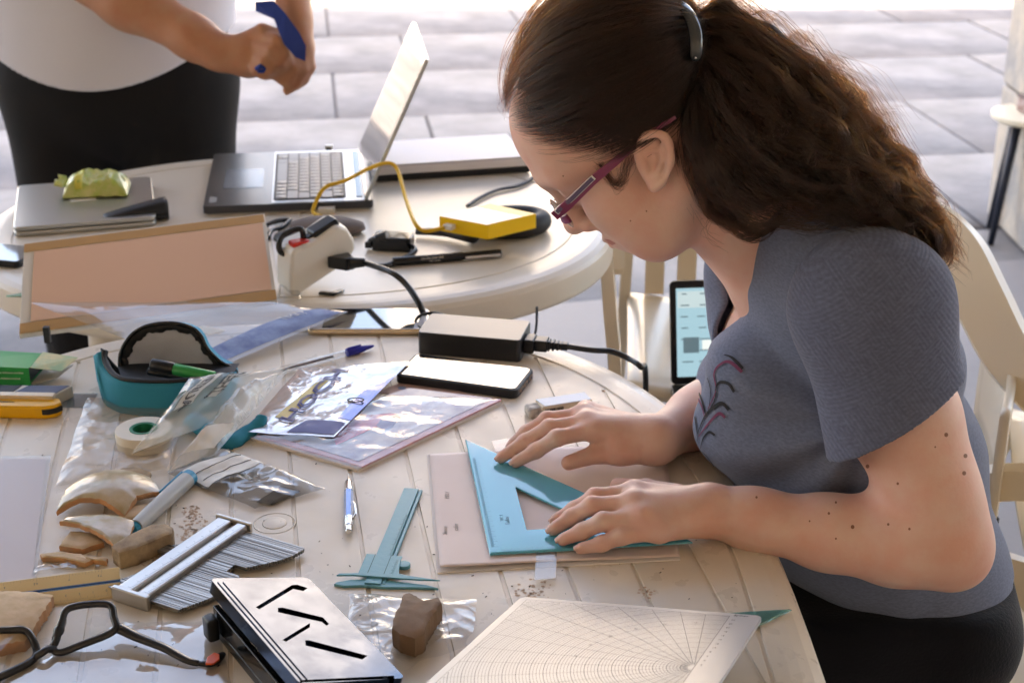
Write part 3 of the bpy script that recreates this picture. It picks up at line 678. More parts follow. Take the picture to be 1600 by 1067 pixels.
# --- teal pencil case, open
M_teal = mat('teal fabric', (.005, .25, .38), .75, bump=.4, bscale=700, var=.08, vscale=20, bdist=.0004)
M_mesh = mat('white mesh lining', (.5, .53, .6), .8, bump=.6, bscale=900, bdist=.0006, var=.15, vscale=25)
M_zip = mat('black zip tape', (.012, .012, .013), .6, bump=.5, bscale=900, bdist=.0005)
t = thing('pencil_case', 'open teal pencil case with a black zip and white mesh lining', 'pencil case', at(265, 625, 0) + Vector((0, .03, 0)), R(-8))
def PC(px, py, z): return loc_of(t, px, py, z)
# rim outline (front edge low, back flap standing), bottom outline
front = [(163, 548, .058), (163, 562, .050), (172, 580, .044), (190, 592, .042), (225, 596, .042), (270, 596, .042), (310, 592, .042), (345, 585, .043)]
bott = [(160, 622, .002), (166, 632, .002), (178, 640, .0), (195, 646, 0), (230, 650, 0), (270, 652, 0), (315, 648, 0), (352, 636, 0)]
outl = [(147, 556, .05), (149, 566, .046), (160, 592, .03), (182, 610, .026), (222, 618, .024), (268, 620, .022), (312, 614, .022), (350, 600, .024)]
A_ = spline([PC(*p) for p in front], 5); B_ = spline([PC(*p) for p in outl], 5); C_ = spline([PC(*p) for p in bott], 5)
m = MB(); n = len(A_); rows = [A_, [a.lerp(b, .5) + Vector((0, -.003, .002)) for a, b in zip(A_, B_)], B_, [b.lerp(c, .5) + Vector((0, -.003, 0)) for b, c in zip(B_, C_)], C_]
vs = [v for r_ in rows for v in r_]; m.add(vs, [(i * n + k, i * n + k + 1, (i + 1) * n + k + 1, (i + 1) * n + k) for i in range(4) for k in range(n - 1)])
m.build('front_panel', M_teal, t, smooth=True, solid=.0018)
# back panel standing up with lining
back = [(190, 592, .02), (188, 566, .050), (192, 545, .064), (208, 522, .080), (232, 509, .088), (270, 505, .090), (300, 512, .086), (315, 525, .078), (325, 545, .062), (345, 565, .05), (368, 578, .036), (372, 590, .02)]
ybk = .052
def PB(px, py, zz=0):  # on the leaning back plane of the case
    p = onY(px, py, t.location.y + .028 + (590 - py) * .00028); M = Matrix.Translation(t.location) @ Matrix.Rotation(t.rotation_euler[2], 4, 'Z'); return M.inverted() @ p
bk = spline([PB(p[0], p[1]) for p in back], 6)
cb = PB(275, 592); 
m = MB(); N = len(bk); rr = []
for f in (1.0, .93, .8, .55, .3): rr.append([cb.lerp(p, f) + Vector((0, .012 * (1 - f), 0)) for p in bk])
vs = [v for r_ in rr for v in r_] + [cb + Vector((0, .012, 0))]
m.add(vs, [(i * N + k, i * N + k + 1, (i + 1) * N + k + 1, (i + 1) * N + k) for i in range(4) for k in range(N - 1)] + [(4 * N + k, 4 * N + k + 1, 5 * N) for k in range(N - 1)])
m.build('mesh_lining', M_mesh, t, smooth=True)
m = MB(); vs = [v + Vector((0, .003 + .014 * (0 if i == 0 else 1), 0)) for i, r_ in enumerate(rr) for v in r_] + [cb + Vector((0, .03, 0))]
m.add(vs, [(i * N + k, i * N + k + 1, (i + 1) * N + k + 1, (i + 1) * N + k) for i in range(4) for k in range(N - 1)] + [(4 * N + k, 4 * N + k + 1, 5 * N) for k in range(N - 1)]); m.build('back_panel', M_teal, t, smooth=True)
m = MB(); K_ = 6
inner = []
for i, p in enumerate(bk):
    f = .86 + .02 * math.sin(i * .9) + .012 * math.sin(i * 2.3); inner.append(cb.lerp(p, f) + Vector((0, -.001 + .002, 0)))
m.add([p + Vector((0, -.002, 0)) for p in bk] + inner, [(k, k + 1, N + k + 1, N + k) for k in range(N - 1)]); m.build('zip_tape', M_zip, t, smooth=True, solid=.0015)
m = MB(); m.tube([p + Vector((0, -.002, .001)) for p in bk], .0024, 8); m.build('zip', M_blackgl, t, smooth=True)
m = MB(); m.tube([p + Vector((0, 0, .0008)) for p in A_], .0032, 8, flat=.7); m.tube([p + Vector((0, .004, -.002)) for p in A_], .003, 8); m.build('zip', M_zip, t, smooth=True)
# side gussets and floor
sd_ = [A_[0], bk[2], bk[0], cb + Vector((-.04, .0, -.02)), B_[0], C_[0]]
g1 = spline([A_[0], PC(158, 545, .06), PC(170, 560, .05), PC(185, 575, .035)], 4)
m = MB(); nn = len(g1); lo = [p + Vector((0, .01, -.03)) for p in g1]; m.add(g1 + lo, [(k, k + 1, nn + k + 1, nn + k) for k in range(nn - 1)]); m.build('inner_flap', M_zip, t, smooth=True, solid=.002)
fl = [Vector((p.x, p.y, .012)) for p in (B_[0], B_[8], B_[17], B_[26], B_[-1])] + [Vector((p.x, p.y, .012)) for p in (bk[-1] + Vector((0, .01, 0)), bk[0] + Vector((0, .01, 0)))]
m = MB(); m.add([Vector((f.x, f.y, .018)) for f in fl], [tuple(range(len(fl)))]); m.build('case_floor', M_zip, t)
end = [A_[-1], B_[-1], C_[-1], Vector((bk[-1].x, bk[-1].y, 0)), bk[-1], bk[-6]]
m = MB(); m.add(end, [tuple(range(len(end)))]); m.build('end_panel', M_teal, t, solid=.0015)
end = [B_[0], C_[0], Vector((bk[0].x - .012, bk[0].y, 0)), PC(160, 560, .03)]
m = MB(); m.add(end, [(0, 1, 2, 3)]); m.build('end_panel', M_teal, t, solid=.0015)
# right hand end peeping out from under the bag, with the zip pull
m = MB(); e = [at(352, 690, .004), at(385, 676, .006), at(404, 662, .012), at(409, 650, .018)]
Mi = (Matrix.Translation(t.location) @ Matrix.Rotation(t.rotation_euler[2], 4, 'Z')).inverted()
m.tube([Mi @ p for p in spline([at(300, 655, .012)] + e, 5)], [.012] * 8 + [.010] * 4 + [.009] * 5 + [.008, .0075, .007, .0065], 12, flat=.7); m.build('case_corner', M_teal, t, smooth=True)
m = MB(); m.tube([Mi @ p for p in (at(380, 668, .008), at(388, 675, .004), at(391, 681, .003))], [.003, .0042, .0038], 8, flat=.5); m.build('zip_pull', M_blackgl, t, smooth=True)
# pens inside the case
def inpen(name, label, cat, p0, p1, segs, r):
    a, b = at(*p0), at(*p1); t2 = thing(name, label, cat, a); dvec = (b - a); L_ = dvec.length
    rot = dvec.to_track_quat('X', 'Z'); t2.rotation_mode = 'QUATERNION'; t2.rotation_quaternion = rot
    for nm, f0, f1, mt, rr_ in segs:
        m = MB(); m.lathe([(rr_ * .9, f0 * L_), (rr_, f0 * L_ + .001), (rr_, f1 * L_ - .001), (rr_ * .9, f1 * L_)], 18, Matrix.Rotation(R(90), 4, 'Y')); m.build(nm, mt, t2, auto=R(40))
    return t2
M_green = mat('green marker plastic', (.01, .3, .07), .35)
inpen('marker', 'green marker with a black cap inside the teal pencil case', 'marker', (237, 569, .052), (335, 590, .042), [('cap', 0, .36, M_black, .0075), ('barrel', .36, 1, M_green, .0072)], .007)
inpen('pen', 'slim black pen with a metal clip inside the teal pencil case', 'pen', (232, 580, .04), (300, 592, .036), [('barrel', 0, .5, M_black, .0045), ('grip', .5, 1, M_rubber, .005)], .005)

# --- box, tin and cutter at the left edge
t = thing('cardboard_box', 'small green and white carton with torn printed flap', 'carton', at(-20, 605, 0), R(-3))
M_gc = mat('green card', (.0, .30, .06), .45)
w = loc_of(t, 56, 598, 0).x
m = MB(); m.add([(-.08, 0, .004), (w, 0, .004), (w, 0, .026), (-.08, 0, .030), (-.08, .05, .004), (w, .05, .004), (w, .05, .024), (-.08, .05, .030)], [(0, 1, 2, 3), (3, 2, 6, 7), (0, 4, 5, 1), (4, 7, 6, 5), (0, 3, 7, 4)]); m.build('box_sleeve', M_gc, t, solid=.0008)
m = MB(); m.box(-.078, w - .003, .002, .048, .005, .022); m.build('inside', M_black, t)
m = MB(); m.add([(w, .004, .025), (w + .035, .012, .018), (w + .045, .045, .022), (w, .05, .026)], [(0, 1, 2, 3)]); m.build('torn_flap', mat('printed flap', (.35, .5, .28), .4, col2=(.75, .6, .3), vscale=40), t, solid=.0006)
m = MB(); m.add([(w, .002, .005), (w + .03, .01, .010), (w + .04, .04, .014), (w, .05, .005)], [(0, 1, 2, 3)]); m.build('lower_flap', mat('grey card', (.5, .45, .38), .6), t, solid=.0008)
for k, s_ in enumerate(('Caja folding carefully', 'Hoy fabrica browser')): text('box_print', ['© Cinta Adhesiva invisible', '© Fita Adesiva Invisivel'][k], .0036, M_white, t, (0, 0, 0), M=Matrix.Translation((w - .045, -.0008, .019 - .0075 * k)) @ M90)
t = thing('tin_box', 'flat tin printed navy and black, under the green carton', 'tin', at(-20, 636, 0), R(-1))
w = loc_of(t, 98, 632, .01).x
m = MB(); m.prism([(-.06, .004), (w - .013, .004), (w, .03), (-.06, .03)], .0, .015); m.build('tin_body', mat('cream tin', (.66, .6, .52), .4), t, bevel=.001)
m = MB(); m.prism([(.03, .006), (w - .014, .006), (w - .003, .028), (.042, .028)], .0152, .0157); m.build('lid_print', mat('navy print', (.02, .025, .08), .35), t)
m = MB(); m.prism([(-.05, .006), (.028, .006), (.034, .028), (-.05, .028)], .0152, .0158); m.build('lid_print', M_ink, t)
t = thing('box_cutter', 'yellow plastic box cutter with a black end, at the left edge', 'cutter', at(-20, 654, 0), R(-2))
w = loc_of(t, 88, 648, .01).x
m = MB(); m.prism([(-.06, 0), (w - .016, 0), (w - .005, .004), (w, .014), (w - .006, .026), (-.06, .026)], .0, .016); m.build('handle', mat('yellow plastic', (.82, .42, .01), .3), t, bevel=.003, seg=3)
m = MB(); m.prism([(-.06, .020), (w - .012, .020), (w - .012, .031), (-.06, .031)], .004, .0205); m.build('back_strip', mat('cream strip', (.72, .6, .45), .4), t, bevel=.001)
m = MB(); m.prism([(w - .019, -.0006), (w - .012, -.0004), (w - .004, .005), (w + .0006, .013), (w - .004, .012), (w - .012, .004), (w - .019, .003)], .006, .0125); m.build('end_grip', M_black, t)
m = MB(); m.prism([(-.002, .012), (.006, .0105), (.03, .0118), (.006, .0135)], .0161, .0165); m.build('slide_slot', M_black, t)
t = thing('clear_sheet', 'small clear bluish plastic sheet lying beside the tin', 'plastic sheet', at(112, 637, 0), 0)
m = MB(); m.box(-.02, .021, 0, .038, 0, .0012); m.build('sheet', film('blue clear film', tint=(.75, .85, .95), haze=.05, rough=.03, gloss=2.2, bump=.4, bscale=8), t)

# --- blue ballpoint pen
t, L0 = lay('ballpoint_pen', 'clear ballpoint pen with a blue cap pointing to the adapter', 'pen', (440, 584), (584, 546), 0)
M_clr = film('pen barrel', haze=.12, rough=.08, gloss=1.5)
pen_parts(t, [('barrel', [(0, .004), (L0 * .72, .004)], M_clr, 6), ('refill', [(0, .0015), (L0 * .55, .0015)], mat('dark refill', (.05, .045, .06), .4), 0),
              ('cap', [(L0 * .70, .0048), (L0 * .71, .0055), (L0 * .84, .005), (L0 * .98, .0022), (L0, .0012)], mat('blue plastic', (.012, .02, .35), .3), 0)], .0052)
m = MB(); m.box(L0 * .71, L0 * .86, -.001, .001, .0098, .0118); m.build('cap_clip', bpy.data.materials['blue plastic'], t, bevel=.0005)

# --- bags, sleeves and printed packets
def crumple(x, y, amp, sc, seed):
    a = abs(nz((x, y, 0), sc, seed)); b = abs(nz((x, y, .3), sc * 2.3, seed + 3)); c = nz((x, y, .7), sc * .5, seed + 5)
    return amp * ((.5 - a) * 1.0 + (.5 - b) * .4 + c * .6)
def quadsheet(t, name, px, mt, z, amp, sc, seed, nu=70, nv=50, edge=.0012, wob=.0, lift=None, solid=0, floor=.0008):
    c = [loc_of(t, *p) if len(p) == 3 else loc_of(t, *p, z) for p in px]
    def fn(u, v):
        p = (c[0] * (1 - u) + c[1] * u) * (1 - v) + (c[3] * (1 - u) + c[2] * u) * v
        e = min(1, 5 * min(u, 1 - u, v, 1 - v)); e = e * (2 - e)
        wx = wob * nz((u * 4, v * 4, 0), 1, seed + 1); wy = wob * nz((u * 4, v * 4, 5), 1, seed + 2)
        zz = p.z + (crumple(p.x, p.y, amp, sc, seed) + amp * .7) * (.25 + .75 * e)
        if lift: zz += lift(u, v)
        return (p.x + wx, p.y + wy, max(zz, floor + edge * e))
    m = MB(); m.grid(fn, nu, nv); return m.build(name, mt, t, smooth=True, solid=solid), fn
# printed magazine bags in the middle
t = thing('magazine_folder', 'clear folder holding pink and white printed cards', 'folder', at(590, 680, 0), 0)
def px_prism(t, name, px, z0, z1, mt, **k):
    m = MB(); P = [loc_of(t, *p, z1) for p in px]; m.prism([(p.x, p.y) for p in P], z0, z1); return m.build(name, mt, t, **k)
M_red = mat('red print', (.55, .03, .10), .35); M_mag = mat('magazine print', (.7, .66, .66), .3, col2=(.35, .32, .45), vscale=30, detail=6)
px_prism(t, 'card', [(392, 684), (560, 733), (784, 628), (640, 612)], 0, .003, M_paper)
px_prism(t, 'pink_sheet', [(400, 680), (567, 728), (783, 624), (640, 610)], .0032, .0052, mat('pink sheet', (.75, .42, .47), .4))
px_prism(t, 'printed_page', [(410, 675), (560, 720), (770, 622), (640, 606)], .0054, .0060, M_mag)
px_prism(t, 'red_panel', [(520, 682), (548, 650), (610, 645), (640, 650), (585, 668), (525, 695)], .0061, .0064, M_red)
px_prism(t, 'purple_figure', [(588, 664), (598, 652), (615, 648), (622, 655), (612, 668), (600, 672)], .0065, .0068, mat('purple print', (.12, .1, .28), .4))
quadsheet(t, 'cover_film', [(388, 684, .007), (562, 732, .007), (782, 625, .008), (600, 618, .008)], M_film_shiny, .008, .0035, 22, 11, wob=.002)
t = thing('card', 'pink punched card lying partly under the black cased smartphone', 'card', at(690, 612, 0), 0)
px_prism(t, 'card_sheet', [(590, 612), (700, 630), (742, 617), (640, 592)], .0, .0012, mat('pinkish card', (.58, .4, .38), .5))
for c in ((628, 606), (648, 612)):
    p = loc_of(t, *c, .0013); m = MB(); m.lathe([(0.0005, .0013), (.005, .0013), (.005, .0016), (.0005, .0016)], 16, Matrix.Translation((p.x, p.y, 0))); m.build('printed_dot', mat('grey blue print', (.2, .24, .35), .5), t)
t = thing('printed_packet', 'crinkled foil packet with blue outlined lettering and a hang hole', 'packet', at(510, 640, .008), 0)
M_foil = mat('silvery film', (.72, .68, .68), .16, metal=.55, bump=.55, bscale=26, coat=.5, bdist=.006)
o, fn = quadsheet(t, 'foil_sheet', [(380, 676, .009), (520, 684, .011), (640, 566, .014), (470, 575, .009)], M_foil, .01, .0032, 20, 21, nu=90, nv=70, wob=.002)
M_blp = mat('blue lettering', (.10, .11, .32), .4); M_ylp = mat('yellow print', (.62, .5, .16), .4)
def on_sheet(fn, name, poly, mt, dz=.0006, n=5):
    m = MB(); m.grid(lambda u, v: (lambda a: (a[0], a[1], a[2] + dz))(fn((poly[0][0] * (1 - u) + poly[1][0] * u) * (1 - v) + (poly[3][0] * (1 - u) + poly[2][0] * u) * v, (poly[0][1] * (1 - u) + poly[1][1] * u) * (1 - v) + (poly[3][1] * (1 - u) + poly[2][1] * u) * v)), n * 4, n * 3)
    return m.build(name, mt, t, smooth=True)
on_sheet(fn, 'blue_band', [(.48, .02), (.98, .02), (.98, .16), (.58, .16)], M_blp)
on_sheet(fn, 'blue_band', [(.86, .2), (1.0, .2), (1.0, .8), (.86, .55)], mat('blue foil', (.25, .28, .5), .2, metal=.6), dz=.0005)
on_sheet(fn, 'yellow_patch', [(.22, .18), (.36, .18), (.42, .72), (.3, .7)], M_ylp)
def text_on(fn, t, name, body, size, u0, v0, ang, mt, su, sv, stroke=None):
    """lettering laid onto a crumpled sheet: (u, v) runs over the sheet, su and sv scale it"""
    c = bpy.data.curves.new(name, 'FONT'); c.body = body; c.size = 1; c.resolution_u = 2
    if stroke: c.fill_mode = 'NONE'; c.bevel_depth = stroke; c.bevel_resolution = 0
    o = bpy.data.objects.new(name, c); COL.objects.link(o); bpy.context.view_layer.update()
    me = bpy.data.meshes.new_from_object(o.evaluated_get(bpy.context.evaluated_depsgraph_get())); kill(o)
    ca, sa_ = math.cos(ang), math.sin(ang)
    for v in me.vertices:
        x, y = v.co.x * su, v.co.y * sv; a = fn(min(.99, max(.01, u0 + ca * x - sa_ * y)), min(.99, max(.01, v0 + sa_ * x + ca * y)))
        v.co = (a[0], a[1], a[2] + .0014)
    me.materials.clear(); me.materials.append(mt); q = bpy.data.objects.new(name, me); COL.objects.link(q); q.parent = t; return q
text_on(fn, t, 'outlined_lettering', 'HOCH 2', 1, .44, .12, R(84), M_blp, .26, .22, stroke=.035)
hp = fn(.88, .42); m = MB(); m.lathe([(.006, 0), (.0078, 0), (.0078, .0008), (.006, .0008)], 20, Matrix.Translation((hp[0], hp[1], hp[2] + .0012)) @ Matrix.Diagonal((1.3, .8, 1, 1)), closed=True); m.build('hang_hole_rim', M_ink, t)

# milky bag with handwriting, over the pencil case
t = thing('specimen_bag', 'milky plastic specimen bag with handwritten black letters, folded over the pencil case', 'plastic bag', at(270, 680, 0), 0)
M_milk2 = film('milky polythene', haze=.34, rough=.12, bump=.5, bscale=30, gloss=1.4, hazecol=(.80, .80, .76))
def liftA(u, v): return .012 * math.sin(math.pi * u) * math.sin(math.pi * v)
o, fn = quadsheet(t, 'bag_film', [(205, 712, .022), (330, 665, .012), (455, 575, .034), (300, 592, .052)], M_milk2, .01, .006, 20, 31, nu=90, nv=60, wob=.003, lift=liftA)
o, fn2 = quadsheet(t, 'bag_film', [(262, 738, .006), (335, 712, .008), (455, 580, .030), (372, 610, .04)], film('milky polythene front', haze=.3, rough=.1, bump=.6, bscale=34, gloss=1.55, hazecol=(.85, .82, .76)), .01, .007, 26, 37, nu=90, nv=50, wob=.003, lift=liftA)
o, fn3 = quadsheet(t, 'bag_film', [(90, 760, .002), (255, 735, .003), (300, 640, .012), (140, 622, .006)], film('milky polythene flap', haze=.2, rough=.12, bump=.5, bscale=30, gloss=1.3, hazecol=(.78, .62, .46)), .003, .004, 24, 41, nu=80, nv=60, wob=.006)
def label_patch(fn, poly, mt, name='label_panel', dz=.0006):
    return on_sheet(fn, name, poly, mt, dz=dz)
M_lab = mat('white label film', (.74, .73, .70), .5)
label_patch(fn, [(.22, .35), (.44, .35), (.40, .95), (.2, .95)], mat('frosted label', (.6, .62, .6), .5), dz=.0004)
label_patch(fn, [(.56, .4), (.68, .4), (.66, .95), (.52, .95)], mat('frosted label', (.6, .62, .6), .5), dz=.0004)
label_patch(fn2, [(.08, .1), (.9, .05), (.92, .3), (.2, .32)], M_lab, dz=.0008)
M_marker = mat('marker ink', (.015, .015, .02), .5)
text_on(fn, t, 'handwriting', 'OEHL.', 1, .50, .90, R(-82), M_marker, .20, .20, stroke=.03)
text_on(fn, t, 'handwriting', 'VETRUA', 1, .24, .88, R(-82), M_marker, .16, .15, stroke=.03)
text_on(fn, t, 'handwriting', '.15', 1, .05, .66, R(-82), M_marker, .13, .13, stroke=.03)
# shiny zip bag with lined white label
t = thing('zip_bag', 'clear zip bag with a lined white label strip, beside the tape roll', 'plastic bag', at(380, 760, 0), 0)
o, fn = quadsheet(t, 'bag_film', [(262, 742, .002), (400, 797, .002), (510, 764, .003), (345, 700, .004)], film('grey zip film', tint=(.55, .55, .56), haze=.12, rough=.05, bump=.6, bscale=22, gloss=1.9), .003, .007, 24, 51, nu=90, nv=70, wob=.002)
label_patch(fn, [(.12, .06), (.46, .02), (.46, .98), (.16, .96)], M_lab, dz=.0008)
m = MB()
for uu in (.24, .34):
    m.tube([Vector(fn(uu + .01 * v, .1 + .8 * v)) + Vector((0, 0, .0012)) for v in [k / 20 for k in range(21)]], .00035, 5)
m.build('label_line', M_ink, t)
quadsheet(t, 'contents', [(400, 785, .001), (425, 790, .001), (470, 768, .001), (440, 760, .001)], mat('dark contents', (.04, .04, .04), .5), .001, .003, 30, 5, nu=20, nv=10)
# crumpled clear bag under the brown sherd
t = thing('crumpled_bag', 'crumpled clear bag lying under the dull brown sherd', 'plastic bag', at(650, 980, 0), 0)
quadsheet(t, 'bag_film', [(560, 1075, .001), (730, 1010, .001), (745, 940, .001), (540, 930, .001)], film('bag film shiny', tint=(.93, .93, .94), haze=.05, rough=.04, bump=.7, bscale=30, gloss=1.7), .001, .006, 26, 61, nu=100, nv=80, wob=.006)
t = thing('flat_bag', 'flat glossy clear bag under the black eyeglasses', 'plastic bag', at(200, 1030, 0), 0)
quadsheet(t, 'bag_film', [(-60, 1100, .0008), (380, 1110, .0008), (335, 972, .0008), (185, 972, .0008)], film('flat film', tint=(.95, .94, .94), haze=.04, rough=.02, bump=.3, bscale=9, gloss=2.0), .001, .002, 14, 71, nu=90, nv=50, wob=.004)
t = thing('small_wrapper', 'small crinkled clear wrapper beside the scale ruler', 'wrapper', at(90, 885, 0), 0)
quadsheet(t, 'film', [(48, 900, .001), (135, 892, .001), (130, 882, .001), (60, 884, .001)], M_film_shiny, .001, .004, 40, 81, nu=40, nv=20, wob=.002)
quadsheet(t, 'film', [(105, 655, .001), (128, 662, .001), (140, 648, .001), (112, 645, .001)], M_film_shiny, .001, .004, 40, 82, nu=20, nv=14, wob=.002) if False else None
t = thing('plastic_sleeve', 'large clear sleeve with a blue printed band, draped across the tilted board', 'plastic sleeve', at(330, 520, 0), 0)
o, fn = quadsheet(t, 'sleeve_film', [(330, 580, .008), (545, 488, .014), (420, 472, .03), (45, 474, .055)], film('sleeve plastic', tint=(.9, .9, .92), haze=.28, rough=.06, bump=.3, bscale=9, gloss=1.7, hazecol=(.72, .66, .62)), .01, .003, 9, 91, nu=80, nv=50, wob=.003)
on_sheet(fn, 'blue_band', [(.08, .03), (.97, .03), (.97, .34), (.12, .14)], mat('blue sleeve print', (.10, .13, .3), .25, col2=(.2, .26, .45), vscale=40))
label_patch(fn, [(.30, .30), (.40, .30), (.38, .42), (.29, .42)], M_lab)
text_on(fn, t, 'printed_word', 'TIMAY', 1, .70, .22, R(4), M_white, .055, .10)

# --- polar graph board and the set square under it
t, L0 = lay('set_square', 'green tinted set square with its corner sticking out from under the polar graph board', 'set square', (1118, 1012), (1238, 954), 0)
M_teal2 = bpy.data.materials.new('green acrylic'); M_teal2.use_nodes = True
b = M_teal2.node_tree.nodes['Principled BSDF']; b.inputs['Base Color'].default_value = (.3, .85, .78, 1); b.inputs['Roughness'].default_value = .05; b.inputs['Transmission Weight'].default_value = .8; b.inputs['Coat Weight'].default_value = 1; b.inputs['IOR'].default_value = 1.45
A, C = Vector((L0, 0, 0)), Vector((0, 0, 0)); B = loc_of(t, 1040, 966, 0)
setsquare(t, A, B, C, .0026, .0003, M_teal2, .45)
TL, TR, BLx = at(815, 931, .007), at(1192, 961, .036), at(655, 1067, .047)
ex = (TR - TL); L_ = ex.length; ex.normalize(); ey = (BLx - TL); ey = -(ey - ex * ey.dot(ex)).normalized(); ez = ex.cross(ey); wl = .30
t = thing('graph_board', 'white board printed with a fan of polar graph lines, at the front of the table', 'board', TL)
t.rotation_euler = Matrix((ex, ey, ez)).transposed().to_euler()
m = MB(); m.prism(rrect(0, L_, -wl, 0, .007, 4), -.004, 0); m.build('board', mat('white laminate', (.47, .46, .48), .3, var=.03, vscale=12), t, bevel=.0008)
fx, fy, Z1 = L_ - .027, -.128, .0001
lines = MB()
def seg(x0, y0, x1, y1, w_):
    d_ = math.hypot(x1 - x0, y1 - y0)
    if d_ < 1e-7: return
    nx, ny = -(y1 - y0) / d_ * w_, (x1 - x0) / d_ * w_
    lines.add([(x0 + nx, y0 + ny, Z1), (x0 - nx, y0 - ny, Z1), (x1 - nx, y1 - ny, Z1), (x1 + nx, y1 + ny, Z1)], [(0, 1, 2, 3)])
def ins(x, y): return .008 < x < fx + .0002 and -wl + .01 < y < -.008
for i in range(2, 82):
    r = i * .0027; w_ = .00026 if i % 4 == 0 else .00015; Kk = 24 + i
    for k in range(Kk):
        a0, a1 = R(90) + R(180) * k / Kk, R(90) + R(180) * (k + 1) / Kk
        p, q = (fx + r * math.cos(a0), fy + r * math.sin(a0)), (fx + r * math.cos(a1), fy + r * math.sin(a1))
        if ins(*p) and ins(*q): seg(*p, *q, w_)
for k in range(0, 19):
    a = R(90 + k * 10); r0 = .006; r1 = r0
    while ins(fx + r1 * math.cos(a) - .0001, fy + r1 * math.sin(a)) and r1 < .22: r1 += .001
    seg(fx + r0 * math.cos(a), fy + r0 * math.sin(a), fx + r1 * math.cos(a), fy + r1 * math.sin(a), .00018)
seg(.008, -.008, fx, -.008, .0002); seg(.008, -.008, .008, -wl + .01, .0002); seg(fx, -.008, fx, -wl + .01, .0002)
tag(lines.build('graph_line', mat('graph ink', (.12, .12, .125), .6), t), kind='stuff')
for k in range(13):
    text('graph_number', str(26 - 2 * k), .0034, M_inkgrey, t, (fx + .0035, fy + .0095 * (12.6 - k), Z1), ext=.00004)
for k in range(1, 7):
    a = R(90 + 15 * k); text('angle_mark', str(15 * k), .0032, M_inkgrey, t, (fx + .10 * math.cos(a), fy + .10 * math.sin(a), Z1), ext=.00004)
text('maker_print', 'Archeo', .0042, M_ink, t, (L_ - .024, -.0065, Z1), ext=.00004)
bx = TL + ex * (L_ * .78) - ey * .13
t = thing('black_block', 'black box propping up the front of the polar graph board', 'box', (bx.x, bx.y, TZ), math.atan2(ex.y, ex.x))
m = MB(); m.box(-.03, .045, -.03, .03, 0, .030); m.build('box_body', M_black, t, bevel=.003)

# --- specks of soil, injection mark
m = MB()
for k in range(190):
    px = random.uniform(60, 1150); py = random.uniform(600, 1060)
    p = at(px, py, .0002); s_ = random.uniform(.0002, .0008); a = random.uniform(0, 6.28)
    m.box(-s_ * random.uniform(1, 3), s_, -s_ * .5, s_ * .5, 0, s_ * .7, Matrix.Translation(p) @ Matrix.Rotation(a, 4, 'Z'))
o = m.build('soil_crumbs', mat('dry soil', (.08, .05, .035), .9)); tag(o, 'tiny dark crumbs of soil scattered over the near table', 'soil', kind='stuff')
p = at(429, 817, 0)
m = MB(); m.lathe([(.0195, 0), (.0207, .0004), (.0215, 0)], 48, Matrix.Translation(p), closed=True); m.lathe([(.0005, .0006), (.011, .0003), (.0125, 0)], 48, Matrix.Translation(p)); 
o = m.build('moulding_mark', M_plastic, smooth=True); o.parent = near_t; o.matrix_parent_inverse = (Matrix.Translation(near_t.location) @ Matrix.Rotation(near_t.rotation_euler[2], 4, 'Z')).inverted()
M_dirt = mat('reddish mud stain', (.60, .42, .30), .8)
m = MB()
for (sx, sy, rad, n_) in ((305, 830, 30, 120), (240, 870, 26, 60), (300, 800, 16, 60), (835, 925, 30, 70), (1010, 925, 14, 16)):
    for k in range(n_):
        a = random.uniform(0, 6.28); rr_ = rad * random.random() ** .7; p = at(sx + rr_ * math.cos(a), sy + rr_ * .7 * math.sin(a), .00012)
        s_ = random.uniform(.0004, .0016); n__ = 7
        m.add([(p.x + s_ * (1 + .4 * random.random()) * math.cos(i * 6.283 / n__), p.y + s_ * (1 + .4 * random.random()) * math.sin(i * 6.283 / n__), p.z + .0001) for i in range(n__)], [tuple(range(n__))])
tag(m.build('mud_stain', M_dirt), 'reddish mud stains dried onto the near table', 'mud', kind='stuff')
# ================================================================== ON THE FAR TABLE
# --- tilted drawing board bridging both tables
TLp, TRp, BRp, BLp = at(38, 380, .085), at(413, 333, .085), at(433, 470, .012), at(30, 524, .002)
t = thing('drawing_board', 'tilted white drawing board with brown taped edges and a blank pink sheet', 'board', BLp, math.atan2((BRp - BLp).y, (BRp - BLp).x))
Mi = (Matrix.Translation(t.location) @ Matrix.Rotation(t.rotation_euler[2], 4, 'Z')).inverted()
def lerp2(u, v): return (BLp * (1 - u) + BRp * u) * (1 - v) + (TLp * (1 - u) + TRp * u) * v
nb = ((BRp - BLp).cross(TLp - BLp)).normalized()
def bpart(name, u0, u1, v0, v1, h0, h1, mt):
    c = [lerp2(u0, v0), lerp2(u1, v0), lerp2(u1, v1), lerp2(u0, v1)]
    vs = [Mi @ (p + nb * h0) for p in c] + [Mi @ (p + nb * h1) for p in c]
    m = MB(); m.add(vs, [(3, 2, 1, 0), (4, 5, 6, 7), (0, 1, 5, 4), (1, 2, 6, 5), (2, 3, 7, 6), (3, 0, 4, 7)]); return m.build(name, mt, t, bevel=.0005, seg=1)
M_brn = mat('brown paper tape', (.52, .30, .12), .55); M_wb = mat('off white board', (.72, .68, .62), .5)
bpart('board', 0, 1, 0, 1, -.008, 0, M_wb)
bpart('tape_strip', .0, 1, .012, .12, .0004, .0009, M_brn); bpart('tape_strip', .0, .995, .89, .985, .0004, .0009, M_brn)
bpart('drawing_sheet', .04, .985, .125, .885, .0006, .0011, mat('salmon sheet', (.78, .5, .36), .7))
q2 = Mi @ (lerp2(.55, .75) - nb * .009); lb = MB(); lb.box(q2.x - .02, q2.x + .02, q2.y, q2.y + .02, TZ - t.location.z, q2.z - .004); lb.build('prop', M_black, t)
